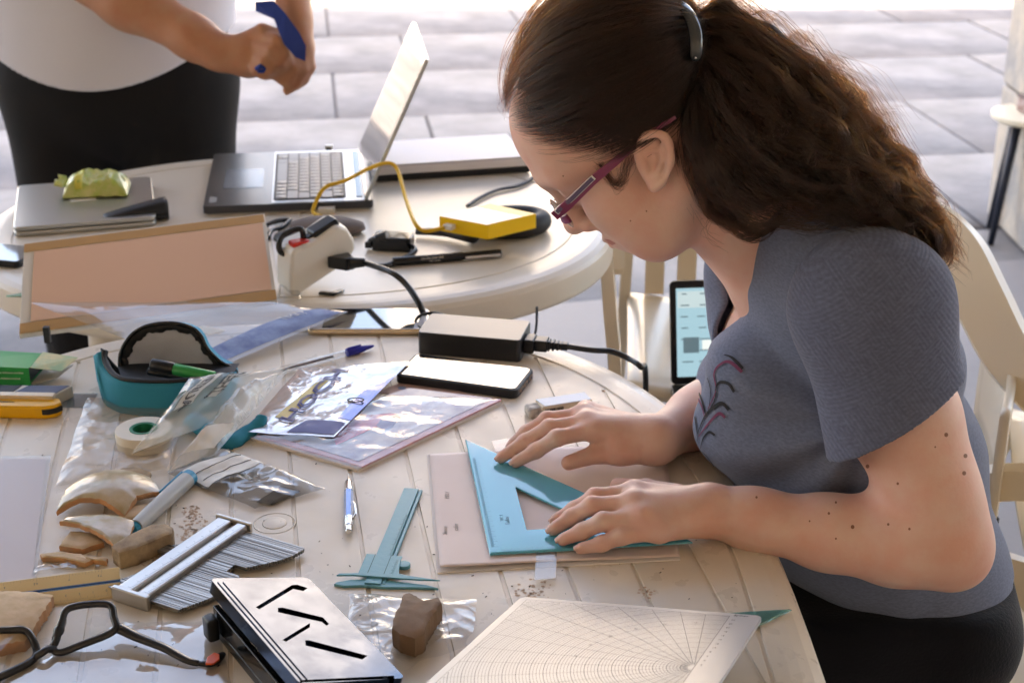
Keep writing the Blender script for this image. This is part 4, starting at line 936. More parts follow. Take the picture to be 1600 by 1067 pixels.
t = thing('binder_clip', 'black clip standing below the lower left corner of the drawing board', 'clip', at(75, 535, 0), 0)
m = MB(); m.box(-.004, .004, -.004, .004, 0, .022); m.build('clip', M_black, t, bevel=.001)

# --- silver laptop, closed, with a tissue pack on it
t, L0 = lay('laptop', 'closed silver laptop with the green tissue pack on its lid', 'laptop', (22, 362), (262, 338), 0.0)
q = [loc_of(t, *p, .016) for p in ((20, 356), (244, 338), (236, 276), (28, 290))]
M_silver = mat('silver aluminium', (.5, .5, .48), .32, metal=.85)
def rquad(q, r, n=4):
    out = []
    Q = [Vector((p.x, p.y)) for p in q]
    for i in range(4):
        p, a, b_ = Q[i], (Q[i - 1] - Q[i]).normalized(), (Q[(i + 1) % 4] - Q[i]).normalized()
        for k in range(n + 1):
            f = k / n; s_ = p + a * r; e = p + b_ * r; out.append(tuple((s_ * (1 - f) + p * f) * (1 - f) + (p * (1 - f) + e * f) * f))
    return out
sh_ = lambda d: [Vector((p.x, p.y, 0)) for p in q]
m = MB(); m.prism(rquad(q, .012), .0, .008); m.build('base', M_silver, t, bevel=.002)
m = MB(); m.prism(rquad(q, .012), .009, .0165); m.build('lid', M_silver, t, bevel=.002)
m = MB(); c = loc_of(t, 130, 312, .017); m.box(c.x - .02, c.x + .02, c.y - .008, c.y + .008, .0166, .017); m.build('logo', mat('pale logo', (.8, .76, .7), .3), t)
# green tissue pack
t = thing('tissue_pack', 'crumpled green and yellow wrapped packet lying on the silver laptop', 'packet', at(152, 300, .0172), R(8))
M_wrap = mat('green wrapper', (.42, .55, .10), .25, col2=(.62, .62, .25), vscale=55, bump=.5, bscale=60, coat=.4, bdist=.003)
def packtop(u, v):
    a_, b_ = 2 * u - 1, 2 * v - 1; x, y = .052 * a_, .034 * b_ * (1 + .06 * math.sin(u * 9)); e = (1 - abs(a_) ** 5) * (1 - abs(b_) ** 5)
    return (x, y, .001 + .030 * e ** .6 * (1 + .22 * nz((x, y, 0), 38, 5) - .30 * abs(nz((x, y, 0), 85, 6))) + .004 * (abs(nz((x, y, 3), 70, 2))))
m = MB(); m.grid(packtop, 44, 34); m.build('wrapper', M_wrap, t, smooth=True)
m = MB(); m.grid(lambda u, v: (.104 * (u - .5), .068 * (v - .5), .0006), 2, 2); m.build('wrapper_base', M_wrap, t)
m = MB(); m.grid(lambda u, v: (-.05 - .014 * u + .002 * math.sin(v * 9), -.03 + .05 * v, .018 + .008 * math.sin(v * 7) + .004 * u), 4, 14); m.build('crimped_end', bpy.data.materials['green wrapper'], t, smooth=True, solid=.0006)
m = MB(); m.grid(lambda u, v: (lambda p: (p[0], p[1], p[2] + .001))(packtop(.20 + .12 * u, .04 + .92 * v)), 3, 12); m.build('seal_strip', mat('yellow strip', (.75, .7, .12), .3), t, smooth=True, solid=.0008)

# black glasses case
t, L0 = lay('spectacle_case', 'long black wedge shaped case lying against the closed silver laptop', 'case', (163, 357), (268, 345), .0)
L0 = (at(268, 345, .02) - at(163, 357, .02)).length
m = MB(); sec = []
for i in range(13):
    u = i / 12; h_ = .016 + .018 * u ** .8; w_ = .03 + .006 * u
    sec.append([(u * L0, w_ * .5 + w_ * .5 * math.copysign(abs(math.cos(a)) ** .6, math.cos(a)), h_ * .5 + h_ * .5 * math.copysign(abs(math.sin(a)) ** .6, math.sin(a))) for a in [2 * math.pi * k / 20 for k in range(20)]])
vs = [p for s_ in sec for p in s_]; m.add(vs, [(i * 20 + k, (i + 1) * 20 + k, (i + 1) * 20 + (k + 1) % 20, i * 20 + (k + 1) % 20) for i in range(12) for k in range(20)] + [tuple(range(20)), tuple(range(240, 260))[::-1]])
m.build('case_shell', mat('black leatherette', (.014, .013, .014), .45, bump=.4, bscale=300), t, smooth=True)
m = MB(); m.box(.004, L0 - .002, -.0005, .0005, .011, .0125); m.build('seam', M_blackgl, t)

# black phone at the left edge
t, L0 = lay('smartphone', 'black smartphone at the left frame edge, its corner hidden by the drawing board', 'smartphone', (-50, 412), (60, 424), 0.0)
m = MB(); m.prism(rrect(-.05, .085, 0, .07, .008), 0, .010); m.build('phone_body', M_black, t, bevel=.002)
m = MB(); m.prism(rrect(-.047, .082, .003, .067, .006), .010, .0105); m.build('screen', M_glassblk, t)
t = thing('set_square', 'tip of a teal set square poking out left of the drawing board', 'set square', at(10, 464, .0), 0)
m = MB(); m.prism([(0, 0), (.06, -.004), (.06, .03)], 0.0, .0025); m.build('plate', M_teal2, t)

# --- open laptop
t, L0 = lay('laptop', 'open silver and black laptop, keyboard out and screen tilted back to the right', 'laptop', (318, 338), (584, 328), 0.0)
q = [loc_of(t, *p, .018) for p in ((317, 331), (585, 325), (551, 240), (306, 250))]
Wx = L0; Dy = .5 * (q[2].y - q[1].y + q[3].y - q[0].y)
skx = q[3].x - q[0].x
def sk(x, y): return (x + (y / Dy) * ((q[3].x - q[0].x) * (1 - x / Wx) + (q[2].x - q[1].x) * (x / Wx)) * .0, y)
M_lap = mat('dark grey laptop deck', (.07, .07, .075), .3, metal=.6); M_sil2 = mat('keyboard silver', (.45, .45, .46), .35, metal=.7)
Dy = max(.3, min(.36, Dy))
m = MB(); m.prism(rrect(0, Wx, 0, Dy, .006), .003, .016); m.build('base', M_lap, t, bevel=.0015)
m = MB(); m.prism(rrect(.004, Wx - .004, .004, Dy - .004, .004), .0, .003); m.build('bottom_edge', M_silver, t)
m = MB(); m.box(.40 * Wx, .985 * Wx, .005, Dy - .005, .0161, .0166); m.build('deck_panel', mat('pale deck', (.42, .42, .43), .3, metal=.6), t)
m = MB(); m.box(.10 * Wx, .34 * Wx, Dy * .30, Dy * .66, .0161, .0165); m.build('touchpad', mat('touchpad', (.16, .18, .21), .25, metal=.3), t, bevel=.0002, seg=1)
kx0, kx1 = .42 * Wx, .83 * Wx; nr = 6; kw = (kx1 - kx0) / nr; key_me = {}
M_key = mat('silver keys', (.34, .36, .40), .45)
m = MB(); m.box(kx0 - .003, kx1 + .003, .018, Dy - .018, .0167, .0169); m.build('key_bed', mat('key gap', (.03, .03, .035), .6), t)
widths = {0: [1, 1, 1.2, 5.5, 1.2, 1, 1, 1, 1], 1: [2.2] + [1] * 10 + [2.3], 2: [1.8] + [1] * 11 + [1.7], 3: [1.5] + [1] * 12 + [1], 4: [1] * 13 + [2], 5: [1] * 15}
for r_ in range(nr):
    ws = widths[r_]; tot = sum(ws); span = Dy - .04; y = Dy - .02
    for w_ in ws:
        kh = span * w_ / tot
        kk = (round(kh, 4))
        if kk not in key_me:
            b_ = MB(); b_.box(.0008, kw - .0008, -kh + .0008, -.0008, 0, .0018); o = b_.build('key', M_key, t, bevel=.0004, seg=1); key_me[kk] = o.data
        else:
            o = bpy.data.objects.new('key', key_me[kk]); COL.objects.link(o); o.parent = t
        o.location = (kx0 + r_ * kw, y, .0169); y -= kh
m = MB(); m.box(.90 * Wx, .94 * Wx, .02, Dy - .02, .0166, .018); m.build('hinge', M_blackgl, t, bevel=.001)
c = MB(); c.box(.03 * Wx, .075 * Wx, .02, .05, .0161, .0164); c.build('maker_badge', mat('badge', (.3, .3, .3), .4), t)
tl = R(25)      # the screen leans back
hx = .965 * Wx
lidM = Matrix.Translation((hx, 0, .016)) @ Matrix.Rotation(tl, 4, 'Y')
def topz():  # lid length from the picture: top corner near the camera at (686, 90)
    return .232
LL = .25
m = MB(); m.prism(rrect(0, LL, 0, Dy, .006), 0, .006, lidM @ Matrix.Rotation(R(-90), 4, 'Y')); m.build('lid', M_silver, t, bevel=.001)
m = MB(); m.prism(rrect(.004, LL - .003, .003, Dy - .003, .004), .006, .0068, lidM @ Matrix.Rotation(R(-90), 4, 'Y')); m.build('screen_bezel', M_glassblk, t)
m = MB(); m.box(.014, LL - .012, .012, Dy - .012, .0068, .0070, lidM @ Matrix.Rotation(R(-90), 4, 'Y')); m.build('screen', mat('glossy dark display', (.02, .018, .016), .04, spec=.45), t)

# --- flat monitor / stack of white binders behind the laptop
t, L0 = lay('binder', 'white closed binder with black edges lying behind the open laptop', 'binder', (612, 284), (826, 270), 0.0)
m = MB(); m.prism([(-.03, 0), (L0, 0), (L0, .17), (-.03, .17)], .012, .027); m.build('cover', mat('lilac white card', (.80, .76, .79), .5), t, bevel=.002)
m = MB(); m.box(-.03, L0 + .003, .002, .165, .0, .0115); m.build('base_panel', M_black, t, bevel=.001)
m = MB(); m.box(-.028, L0, .0005, .0018, .0125, .030); m.build('spine_label', mat('lilac label', (.6, .56, .6), .5), t)
t = thing('usb_stick', 'tiny black and white adapter standing behind the laptop keyboard', 'adapter', at(513, 238, .0), 0)
m = MB(); m.box(-.006, .008, 0, .01, 0, .012); m.build('body', M_white, t, bevel=.001)
m = MB(); m.box(-.004, .006, -.001, 0, .003, .009); m.build('port', M_black, t)

# --- yellow drive on the headphones cushion
t, L0 = lay('hard_drive', 'bright yellow external drive lying on the black headphone cushions', 'hard drive', (686, 352), (762, 373), .03)
q = [loc_of(t, *p, .055) for p in ((686, 336), (762, 350), (838, 332), (765, 316))]
M_yel = mat('yellow plastic drive', (.9, .55, .01), .35)
m = MB(); m.prism([(p.x, p.y) for p in q], 0, .023); m.build('drive_body', M_yel, t, bevel=.0012)
m = MB(); a_, b_, c_, d_ = q; w1 = a_.lerp(d_, .72); w2 = b_.lerp(c_, .72); m.prism([(p.x * .999, p.y) for p in (a_.lerp(b_, .02), b_.lerp(a_, .02), w2, w1)], .0232, .0235); m.build('white_label', mat('white label', (.85, .8, .68), .35), t)
e = (q[1] - q[0]).normalized(); 
m = MB(); s0 = q[0].lerp(q[1], .25); nn_ = Vector((e.y, -e.x, 0)); M = Matrix.Translation((s0.x, s0.y, .011)) @ Matrix.Rotation(math.atan2(e.y, e.x), 4, 'Z'); m.box(-.008, .008, -.012, .001, -.003, .004, M); m.build('usb_plug', M_white, t, bevel=.001)
pd = Matrix.Translation(t.location) @ Matrix.Rotation(t.rotation_euler[2], 4, 'Z') @ M @ Vector((-.004, -.012, .0005))
t2 = thing('usb_cable', 'yellow braided cable arching from the laptop edge to the yellow drive', 'cable', at(495, 330, 0), 0)
def w2l(t, p): return (Matrix.Translation(t.location) @ Matrix.Rotation(t.rotation_euler[2], 4, 'Z')).inverted() @ p
def mid(px, py, Y): return onY(px, py, Y)
Ya = at(498, 330, 0).y; Yb = pd.y
pts = [at(502, 338, .008), at(492, 334, .006), at(490, 325, .012), mid(507, 294, Ya), mid(540, 282, Ya + .0), mid(580, 262, lambda_ := Ya - .01), mid(608, 255, Ya - .02), mid(622, 268, Ya - .03), mid(634, 310, (Ya + Yb) / 2), mid(648, 348, Yb), mid(664, 361, Yb), pd]
m = MB(); m.tube([w2l(t2, p) for p in spline(pts, 9)], .0032, 8); m.build('cable', mat('yellow cable', (.72, .42, .01), .5, bump=.4, bscale=500), t2, smooth=True)
m = MB(); c = w2l(t2, at(505, 334, .0)); m.box(c.x - .008, c.x + .018, c.y, c.y + .014, 0, .009); m.build('usb_plug', M_white, t2, bevel=.001)

def torus_pts(cx, cy, z, a, b, rz, n=28):
    return [Vector((cx + a * math.cos(2 * math.pi * k / n) * math.cos(rz) - b * math.sin(2 * math.pi * k / n) * math.sin(rz), cy + a * math.cos(2 * math.pi * k / n) * math.sin(rz) + b * math.sin(2 * math.pi * k / n) * math.cos(rz), z)) for k in range(n + 1)]
t = thing('headphones', 'black padded headphones lying flat under the yellow drive', 'headphones', at(800, 372, 0), 0)
M_foam = mat('black foam leather', (.012, .011, .012), .6, bump=.2, bscale=200)
m = MB(); c0 = w2l(t, at(797, 362, 0)); m.tube(torus_pts(c0.x, c0.y, .016, .050, .034, R(12))[:-1] + [torus_pts(c0.x, c0.y, .016, .050, .034, R(12))[0]], .016, 14, caps=False); m.build('ear_cushion', M_foam, t, smooth=True)
m = MB(); m.lathe([(.001, .002), (.034, .002), (.036, .006), (.034, .010), (.001, .011)], 24, Matrix.Translation((c0.x, c0.y, 0)) @ Matrix.Diagonal((1.3, .85, 1, 1))); m.build('ear_cup', M_black, t, smooth=True)
m = MB(); m.tube([w2l(t, at(*p)) for p in ((742, 372, .012), (725, 368, .012), (700, 364, .010), (672, 362, .009), (650, 362, .008))], [.012, .012, .009, .008, .007], 10, flat=.7); m.build('headband', M_foam, t, smooth=True)
m = MB(); m.tube([w2l(t, at(*p)) for p in ((700, 350, .02), (730, 342, .024), (780, 345, .026), (830, 352, .026))], [.010, .012, .012, .008], 10, flat=.6); m.build('ear_cup_back', M_foam, t, smooth=True)

# --- black fineliner
t, L0 = lay('fineliner', 'black fineliner pen with fine white print, lying in front of the headphones', 'pen', (614, 416), (783, 402), 0)
pen_parts(t, [('cap', [(0, .0062), (.001, .0066), (L0 * .64, .0066), (L0 * .65, .006)], M_blackgl, 0), ('barrel', [(L0 * .65, .0058), (L0 * .995, .0058), (L0, .005)], M_blackgl, 0)], .0066, 20)
m = MB(); m.box(L0 * .66, L0 * .985, -.0068, -.0048, .004, .008); m.build('clip', M_chrome, t, bevel=.0005)
F = Matrix.Translation((L0 * .25, -.0062, .0085)) @ Matrix.Rotation(R(70), 4, 'X')
text('pen_print', 'UNI PIN FINE LINE', .0042, M_white, t, (0, 0, 0), M=F); text('pen_print', 'water resistant', .0028, M_white, t, (0, 0, 0), M=F @ Matrix.Translation((.012, -.0036, -.0004)))
F = Matrix.Translation((L0 * .11, -.0064, .006)) @ Matrix.Rotation(R(70), 4, 'X'); text('pen_print', 'A', .006, M_white, t, (0, 0, 0), M=F)

# --- white power strip standing on its side
A_ = at(455, 463, .0); B_ = at(592, 434, .0)
t = thing('power_strip', 'white multi socket power strip on its side with black plugs pushed in', 'power strip', A_, math.atan2(B_.y - A_.y, B_.x - A_.x))
Ls = (B_ - A_).length
def up(px, py, y0=0):
    p = onY(px, py, A_.y + y0); return w2l(t, p)
sil = [(453, 462), (452, 430), (455, 395), (462, 392), (510, 384), (540, 372), (553, 367), (572, 374), (586, 392), (590, 408), (575, 424), (545, 437), (500, 452), (470, 463)]
P = [up(*p) for p in sil]; P = [(p.x, max(0.0, p.z)) for p in P]
m = MB(); n = len(P); vs = [(x, -.004, z) for x, z in P] + [(x, .045, z + .004) for x, z in P]
m.add(vs, [tuple(range(n)), tuple(range(n, 2 * n))[::-1]] + [(i, (i + 1) % n, n + (i + 1) % n, n + i) for i in range(n)]); m.build('housing', mat('white socket plastic', (.74, .70, .64), .35), t, bevel=.006, seg=4)
m = MB(); c = up(480, 390); m.box(c.x - .012, c.x + .014, .004, .022, c.z - .004, c.z + .006); m.build('red_switch', mat('red switch', (.6, .03, .02), .3), t, bevel=.002)
# plug with cable coming to the adapter
m = MB(); c = up(545, 418); m.prism([(c.x - .014, -.006), (c.x + .002, -.032), (c.x + .016, -.032), (c.x + .02, -.006)], c.z - .010, c.z + .008); m.tube([(c.x + .008, -.028, c.z), (c.x + .030, -.036, c.z - .001)], [.009, .0065], 10); m.build('plug', M_black, t, bevel=.002)
pts = [Vector((c.x + .028, -.036, c.z - .001)), up(610, 425, -.045), up(635, 445, -.06), up(655, 475, -.09)]
pts = [p for p in pts] + [w2l(t, at(664, 497, .004)), w2l(t, at(668, 505, .004))]
m = MB(); m.tube(spline(pts, 8), .0042, 10); m.build('plug_cable', M_black, t, smooth=True)
m = MB(); c = up(525, 372, .02); M = Matrix.Translation((c.x, .02, c.z)) @ Matrix.Rotation(R(-22), 4, 'Y'); m.box(-.02, .022, -.014, .014, -.012, .012, M); m.box(-.034, -.018, -.009, .009, -.006, .008, M); m.build('plug', M_black, t, bevel=.004)
pts = [M @ Vector((-.034, 0, .001)), up(470, 358, .03), up(445, 366, .03), up(436, 380, .02), up(440, 395, .02), up(462, 400, .02)]
m = MB(); m.tube(spline(pts, 7), .0042, 9); m.build('plug_cable', M_black, t, smooth=True)
m = MB(); m.tube([w2l(t, at(*p)) for p in ((500, 457, .002), (520, 459, .002), (535, 453, .002))], [.006, .008, .004], 8, flat=.3); m.build('foot', M_black, t, smooth=True)

# --- tangle of adapters and cables behind it
t = thing('plug_adapter', 'black angular plug adapter behind the white power strip', 'adapter', at(612, 392, 0), R(-8))
m = MB(); m.prism(rrect(-.03, .03, -.006, .03, .006), 0, .022); m.build('adapter_body', M_blackgl, t, bevel=.002)
m = MB(); m.tube([(-.035, .002, .012), (-.02, .002, .018), (-.006, .002, .022)], [.005, .008, .010], 10); m.box(-.04, -.03, -.006, -.002, .004, .014); m.box(-.04, -.03, .004, .008, .002, .012); m.build('plug', M_black, t, bevel=.001)
pts = [w2l(t, at(*p)) for p in ((645, 385, .008), (648, 393, .006), (630, 405, .004), (605, 415, .004), (592, 416, .004))]
m = MB(); m.tube(spline(pts, 6), .0042, 8); m.build('cable', M_black, t, smooth=True)
t = thing('grey_mouse', 'flattened grey felt pouch behind the plugs', 'pouch', at(512, 362, 0), R(-6))
m = MB(); m.lathe([(.001, 0), (.045, 0), (.054, .006), (.052, .014), (.035, .02), (.001, .022)], 32, Matrix.Diagonal((1.12, .62, 1, 1))); o = m.build('pouch_shell', mat('grey felt', (.16, .13, .125), .85, bump=.4, bscale=300), t, smooth=True); t.name = 'felt_pouch'
t = thing('black_pouch', 'dark round cable pouch left of the grey felt pouch', 'pouch', at(474, 376, 0), 0)
m = MB(); m.lathe([(.001, 0), (.035, 0), (.042, .004), (.040, .010), (.001, .011)], 28, Matrix.Diagonal((1.1, .8, 1, 1))); m.build('pouch_shell', M_foam, t, smooth=True)
t = thing('cable', 'coiled black cable lying beside the drawing board top corner', 'cable', at(435, 352, 0), 0)
pts = [at(*p) for p in ((418, 352, .004), (432, 346, .006), (452, 344, .004), (440, 356, .004), (424, 362, .004), (419, 372, .004))]
m = MB(); m.tube([w2l(t, p) for p in spline(pts, 7)], .004, 8); m.build('cable_run', M_black, t, smooth=True)
t = thing('cable', 'thin dark cable running behind the yellow drive to the binder', 'cable', at(780, 300, 0), 0)
pts = [at(*p) for p in ((730, 322, .004), (752, 308, .004), (778, 297, .004), (808, 291, .004), (830, 280, .004), (842, 268, .004))]
m = MB(); m.tube([w2l(t, p) for p in spline(pts, 7)], .003, 8); m.build('cable_run', mat('dark grey cable', (.05, .055, .07), .5), t, smooth=True)
t = thing('cable', 'thin cable hanging down from the far table rim', 'cable', at(838, 455, 0), 0)
pts = [Vector((.035, 1.985, TZ - .02)), Vector((.034, 2.0, TZ - .06)), Vector((.025, 2.03, TZ - .12)), Vector((.01, 2.1, TZ - .3)), Vector((0, 2.2, .036))]
m = MB(); m.tube([w2l(t, p) for p in spline(pts, 7)], .0018, 8); m.build('cable_run', bpy.data.materials['dark grey cable'], t, smooth=True)
t = thing('paper_note', 'folded white slip between the drawing board and the power strip', 'paper', at(440, 420, 0), 0)
m = MB(); P = [w2l(t, at(*p, .003)) for p in ((436, 440), (450, 395), (428, 350), (420, 352))]; m.prism([(p.x, p.y) for p in P], 0.0005, .004); m.build('slip', M_paper, t)
t = thing('clear_bag', 'crinkled clear bag in front of the white power strip', 'plastic bag', at(455, 462, 0), 0)
quadsheet(t, 'bag_film', [(430, 478, .002), (470, 470, .002), (470, 440, .004), (436, 448, .004)], M_film_milk, .001, .006, 40, 7, nu=24, nv=24)

# ================================================================== CHAIRS, STOOL, PILLAR, LAPTOP ON THE CHAIR
def chair(label, loc, rz, name='plastic_chair', mt=M_chair, wide=False):
    """one piece garden armchair, facing +x in its own frame; built of its seat, back, arms and legs"""
    t = thing(name, label, 'chair', loc, rz)
    def ribbon(nm, pts, w, th, wdir=None, n=8):
        sp = spline(pts, n); m = MB(); vs = []
        ws = w if isinstance(w, list) else [w] * len(pts); wv = [ws[min(len(ws) - 1, int(i / n))] * (1 - (i % n) / n) + ws[min(len(ws) - 1, int(i / n) + 1)] * ((i % n) / n) for i in range(len(sp))]
        for i, p in enumerate(sp):
            tg = (sp[min(i + 1, len(sp) - 1)] - sp[max(0, i - 1)]).normalized(); wd = (Vector(wdir) - tg * tg.dot(Vector(wdir))).normalized(); nn = tg.cross(wd).normalized()
            h = wv[i] / 2
            for a, b_ in ((-1, -1), (-.85, 1), (.85, 1), (1, -1), (.8, -.6), (-.8, -.6)): vs.append(p + wd * (h * a) + nn * (th * .5 * b_))
        N = len(sp); fs = [(i * 6 + k, (i + 1) * 6 + k, (i + 1) * 6 + (k + 1) % 6, i * 6 + (k + 1) % 6) for i in range(N - 1) for k in range(6)]
        fs += [tuple(range(6)), tuple(range((N - 1) * 6, N * 6))[::-1]]
        m.add(vs, fs); return m.build(nm, mt, t, smooth=True, auto=R(50))
    m = MB(); m.grid(lambda u, v: (-.22 + .46 * u, -.23 + .46 * v, .43 + .012 * math.cos((v - .5) * 5) * -1 + .015 * (u - .4) - .02 * max(0, (u - .9)) * 5), 14, 14); m.build('seat', mt, t, smooth=True, solid=.012)
    for s_ in (-1, 1):
        ribbon('front_leg', [(.27, s_ * .27, 0), (.245, s_ * .255, .25), (.225, s_ * .25, .45)] + ([] if wide else [(.20, s_ * .262, .58), (.13, s_ * .27, .645)]), [.05, .06, .075, .08, .06], .02, (1, 0, 0))
        if not wide: ribbon('armrest', [(.17, s_ * .265, .62), (.10, s_ * .272, .66), (-.02, s_ * .272, .67), (-.14, s_ * .26, .68), (-.22, s_ * .24, .70), (-.27, s_ * .21, .72)], [.05, .06, .058, .055, .05, .05], .018, (0, 1, 0))
        ribbon('rear_leg', [(-.32, s_ * .25, 0), (-.27, s_ * .24, .25), (-.23, s_ * .235, .44)] + ([] if wide else [(-.26, s_ * .225, .60), (-.30, s_ * .20, .74)]), [.055, .055, .07, .06, .06], .02, (1, 0, 0))
    if wide:
        WM = (Matrix.Translation(loc) @ Matrix.Rotation(rz, 4, 'Z')).inverted()
        ribbon('back_frame', [WM @ onY(*p) for p in ((1380, 345, 2.10), (1440, 352, 2.06), (1492, 398, 2.0), (1532, 470, 1.94), (1580, 560, 1.88), (1650, 640, 1.82), (1740, 690, 1.76))], [.07, .085, .085, .08, .075, .06, .05], .018, (.85, -.1, .5))
        ribbon('armrest', [WM @ onY(*p) for p in ((1500, 770, 1.80), (1545, 758, 1.79), (1600, 755, 1.77), (1680, 760, 1.74))], [.05, .05, .05, .05], .02, (0, 0, 1))
        m = MB(); m.grid(lambda u, v: (-.27 + .02 * math.cos((u - .5) * 3), -.2 + .4 * u, .42 + .20 * v), 12, 4); m.build('lower_back', mt, t, smooth=True, solid=.012)
        return t
    # back: broad top band and slats
    def bk(v, z): return (-.235 - .30 * (z - .43) * .55 - .03 * math.cos(v * math.pi), .0, 0)
    m = MB()
    def topb(u, v):
        y = -.215 + .43 * u; yy = (u - .5) * 2; z0 = .70; z1 = .80 + .065 * (1 - yy * yy); z = z0 + (z1 - z0) * v
        return (-.25 - .165 * (z - .43) - .035 * (1 - yy * yy), y * (1 - .10 * v * abs(yy)), z)
    m.grid(topb, 20, 6); m.build('backrest', mt, t, smooth=True, solid=.012)
    for k in range(-3, 4):
        y = k * .06
        ribbon('back_slat', [(-.232 - .03 * (1 - (k / 3.5) ** 2), y, .43), (-.25 - .036 * (1 - (k / 3.5) ** 2), y, .57), (-.29 - .036 * (1 - (k / 3.5) ** 2), y, .71)], .036, .008, (0, 1, 0), n=4)
    return t
# chair whose arm arches behind the face, carrying the laptop
chair('cream plastic armchair beyond the table with a laptop standing on its seat', (.43, 2.42, .03), R(266))
chair('broad backed cream armchair standing empty behind the seated woman', (.93, 1.86, .03), R(-14), wide=True)
t = thing('plastic_stool', 'cream plastic stool under the seated woman', 'stool', (.47, 1.5, .03))
m = MB(); m.prism(rrect(-.17, .17, -.17, .17, .04), .385, .405); m.build('seat', M_chair, t, bevel=.005)
for sx in (-1, 1):
    for sy in (-1, 1): m = MB(); m.tube([(sx * .17, sy * .17, 0), (sx * .13, sy * .13, .385)], [.018, .022], 10); m.build('leg', M_chair, t, smooth=True)
t = thing('laptop', 'laptop on the chair seat showing a pale blue document window', 'laptop', (.36, 2.2, .455), R(0))
p0 = onY(1046, 612, 2.22); p1 = onY(1036, 460, 2.28)
pl = at(1048, 607, .476 - TZ); t.location = (pl.x, pl.y, .470)
m = MB(); m.prism(rrect(0, .31, -.21, 0, .008), 0, .014); m.build('base', M_black, t, bevel=.001)
m = MB(); m.box(.02, .29, -.12, -.02, .0141, .0146); m.build('key_panel', M_blackgl, t)
LM = Matrix.Translation((0, .0, .014)) @ Matrix.Rotation(R(-2), 4, 'Y') @ Matrix.Rotation(R(90 - 14), 4, 'X')
m = MB(); m.prism(rrect(0, .31, 0, .165, .008), 0, .006, LM); m.build('lid', M_black, t, bevel=.001)
M_scr = bpy.data.materials.new('lit screen'); M_scr.use_nodes = True; b = M_scr.node_tree.nodes['Principled BSDF']; b.inputs['Base Color'].default_value = (.02, .03, .04, 1); b.inputs['Roughness'].default_value = .2
b.inputs['Emission Color'].default_value = (.30, .58, .78, 1); b.inputs['Emission Strength'].default_value = .13
m = MB(); m.box(.010, .30, .012, .153, .0061, .0065, LM); m.build('screen', M_scr, t)
def scr(name, col, st):
    q = M_scr.copy(); q.name = name; q.node_tree.nodes['Principled BSDF'].inputs['Emission Color'].default_value = (*col, 1); q.node_tree.nodes['Principled BSDF'].inputs['Emission Strength'].default_value = st; return q
m = MB(); m.box(.012, .29, .122, .148, .0066, .0068, LM); m.build('toolbar', scr('screen toolbar', (.42, .62, .75), .14), t)
m = MB()
for i in range(7):
    for k in range(4 + i % 3):
        x = .016 + k * .026 + random.random() * .006; m.box(x, x + random.uniform(.006, .018), .143 - i * .018, .145 - i * .018, .0069, .0070, LM)
m.box(.02, .045, .05, .075, .0067, .0069, LM); tag(m.build('screen_text', scr('screen dark text', (.15, .28, .38), .08), t), kind='stuff')
m = MB(); m.box(.05, .29, .053, .07, .0067, .0069, LM); m.build('screen_panel', scr('screen panel', (.6, .75, .85), .16), t)
t = thing('notebook', 'white and black notebook corner lying on the chair behind her elbow', 'notebook', onY(1540, 832, 1.72), 0)
t.location.z = .462
p = gr(1553, 815, .47)
t.location = (p.x - .10, p.y - .02, .475)
m = MB(); m.box(0, .10, 0, .14, 0, .012); m.build('back_cover', M_black, t, bevel=.002)
m = MB(); m.box(0, .098, .003, .14, .0121, .022); m.build('pages', M_paper, t, bevel=.001)

# bar stool / small table and stone pillar at the right
p = gr(1592, 372)
t = thing('small_table', 'small round cream topped table on splayed black legs beside the pillar', 'table', (p.x, p.y, 0), 0)
tp = onY(1590, 178, p.y)
zt_ = tp.z
m = MB(); m.lathe([(.001, zt_ - .02), (.115, zt_ - .02), (.125, zt_ - .012), (.125, zt_), (.001, zt_ + .002)], 40); m.build('table_top', mat('pale round top', (.8, .72, .55), .4), t, auto=R(40))
for a in (30, 120, 210, 300):
    m = MB(); m.tube([(.07 * math.cos(R(a)), .07 * math.sin(R(a)), zt_ - .02), (.12 * math.cos(R(a)), .12 * math.sin(R(a)), 0)], [.014, .010], 10); m.build('leg', mat('dark blue metal', (.01, .015, .03), .4), t, smooth=True)
t2 = thing('carved_box', 'brown carved wooden box standing on the small round table', 'box', (p.x + .02, p.y, zt_ + .0022), R(10))
m = MB(); m.box(-.06, .08, -.05, .05, 0, .04); m.build('box_body', mat('brown wood', (.2, .10, .08), .5, col2=(.5, .4, .38), vscale=30), t2, bevel=.006)
m = MB(); m.box(-.062, .082, -.052, .052, .0405, .048); m.build('box_lid', mat('dark wood', (.10, .05, .04), .4), t2, bevel=.004)
p = gr(1600, 418)
t = thing('stone_pillar', 'weathered stone pillar at the right edge of the picture', 'pillar', (p.x + .285, p.y + .25, .0), R(0))
M_stone = mat('weathered pillar stone', (.62, .52, .40), .85, bump=.6, bscale=20, col2=(.32, .31, .30), vscale=5, detail=8, bdist=.01)
z = 0.0
for k in range(12):
    h_ = .42; m = MB(); m.box(-.25, .25, -.25, .25, z + .003, z + h_ - .003); m.build('stone_block', M_stone, t, bevel=.01); z += h_
m = MB(); m.box(-.24, .24, -.24, .24, 0, z); m.build('mortar', M_joint, t)

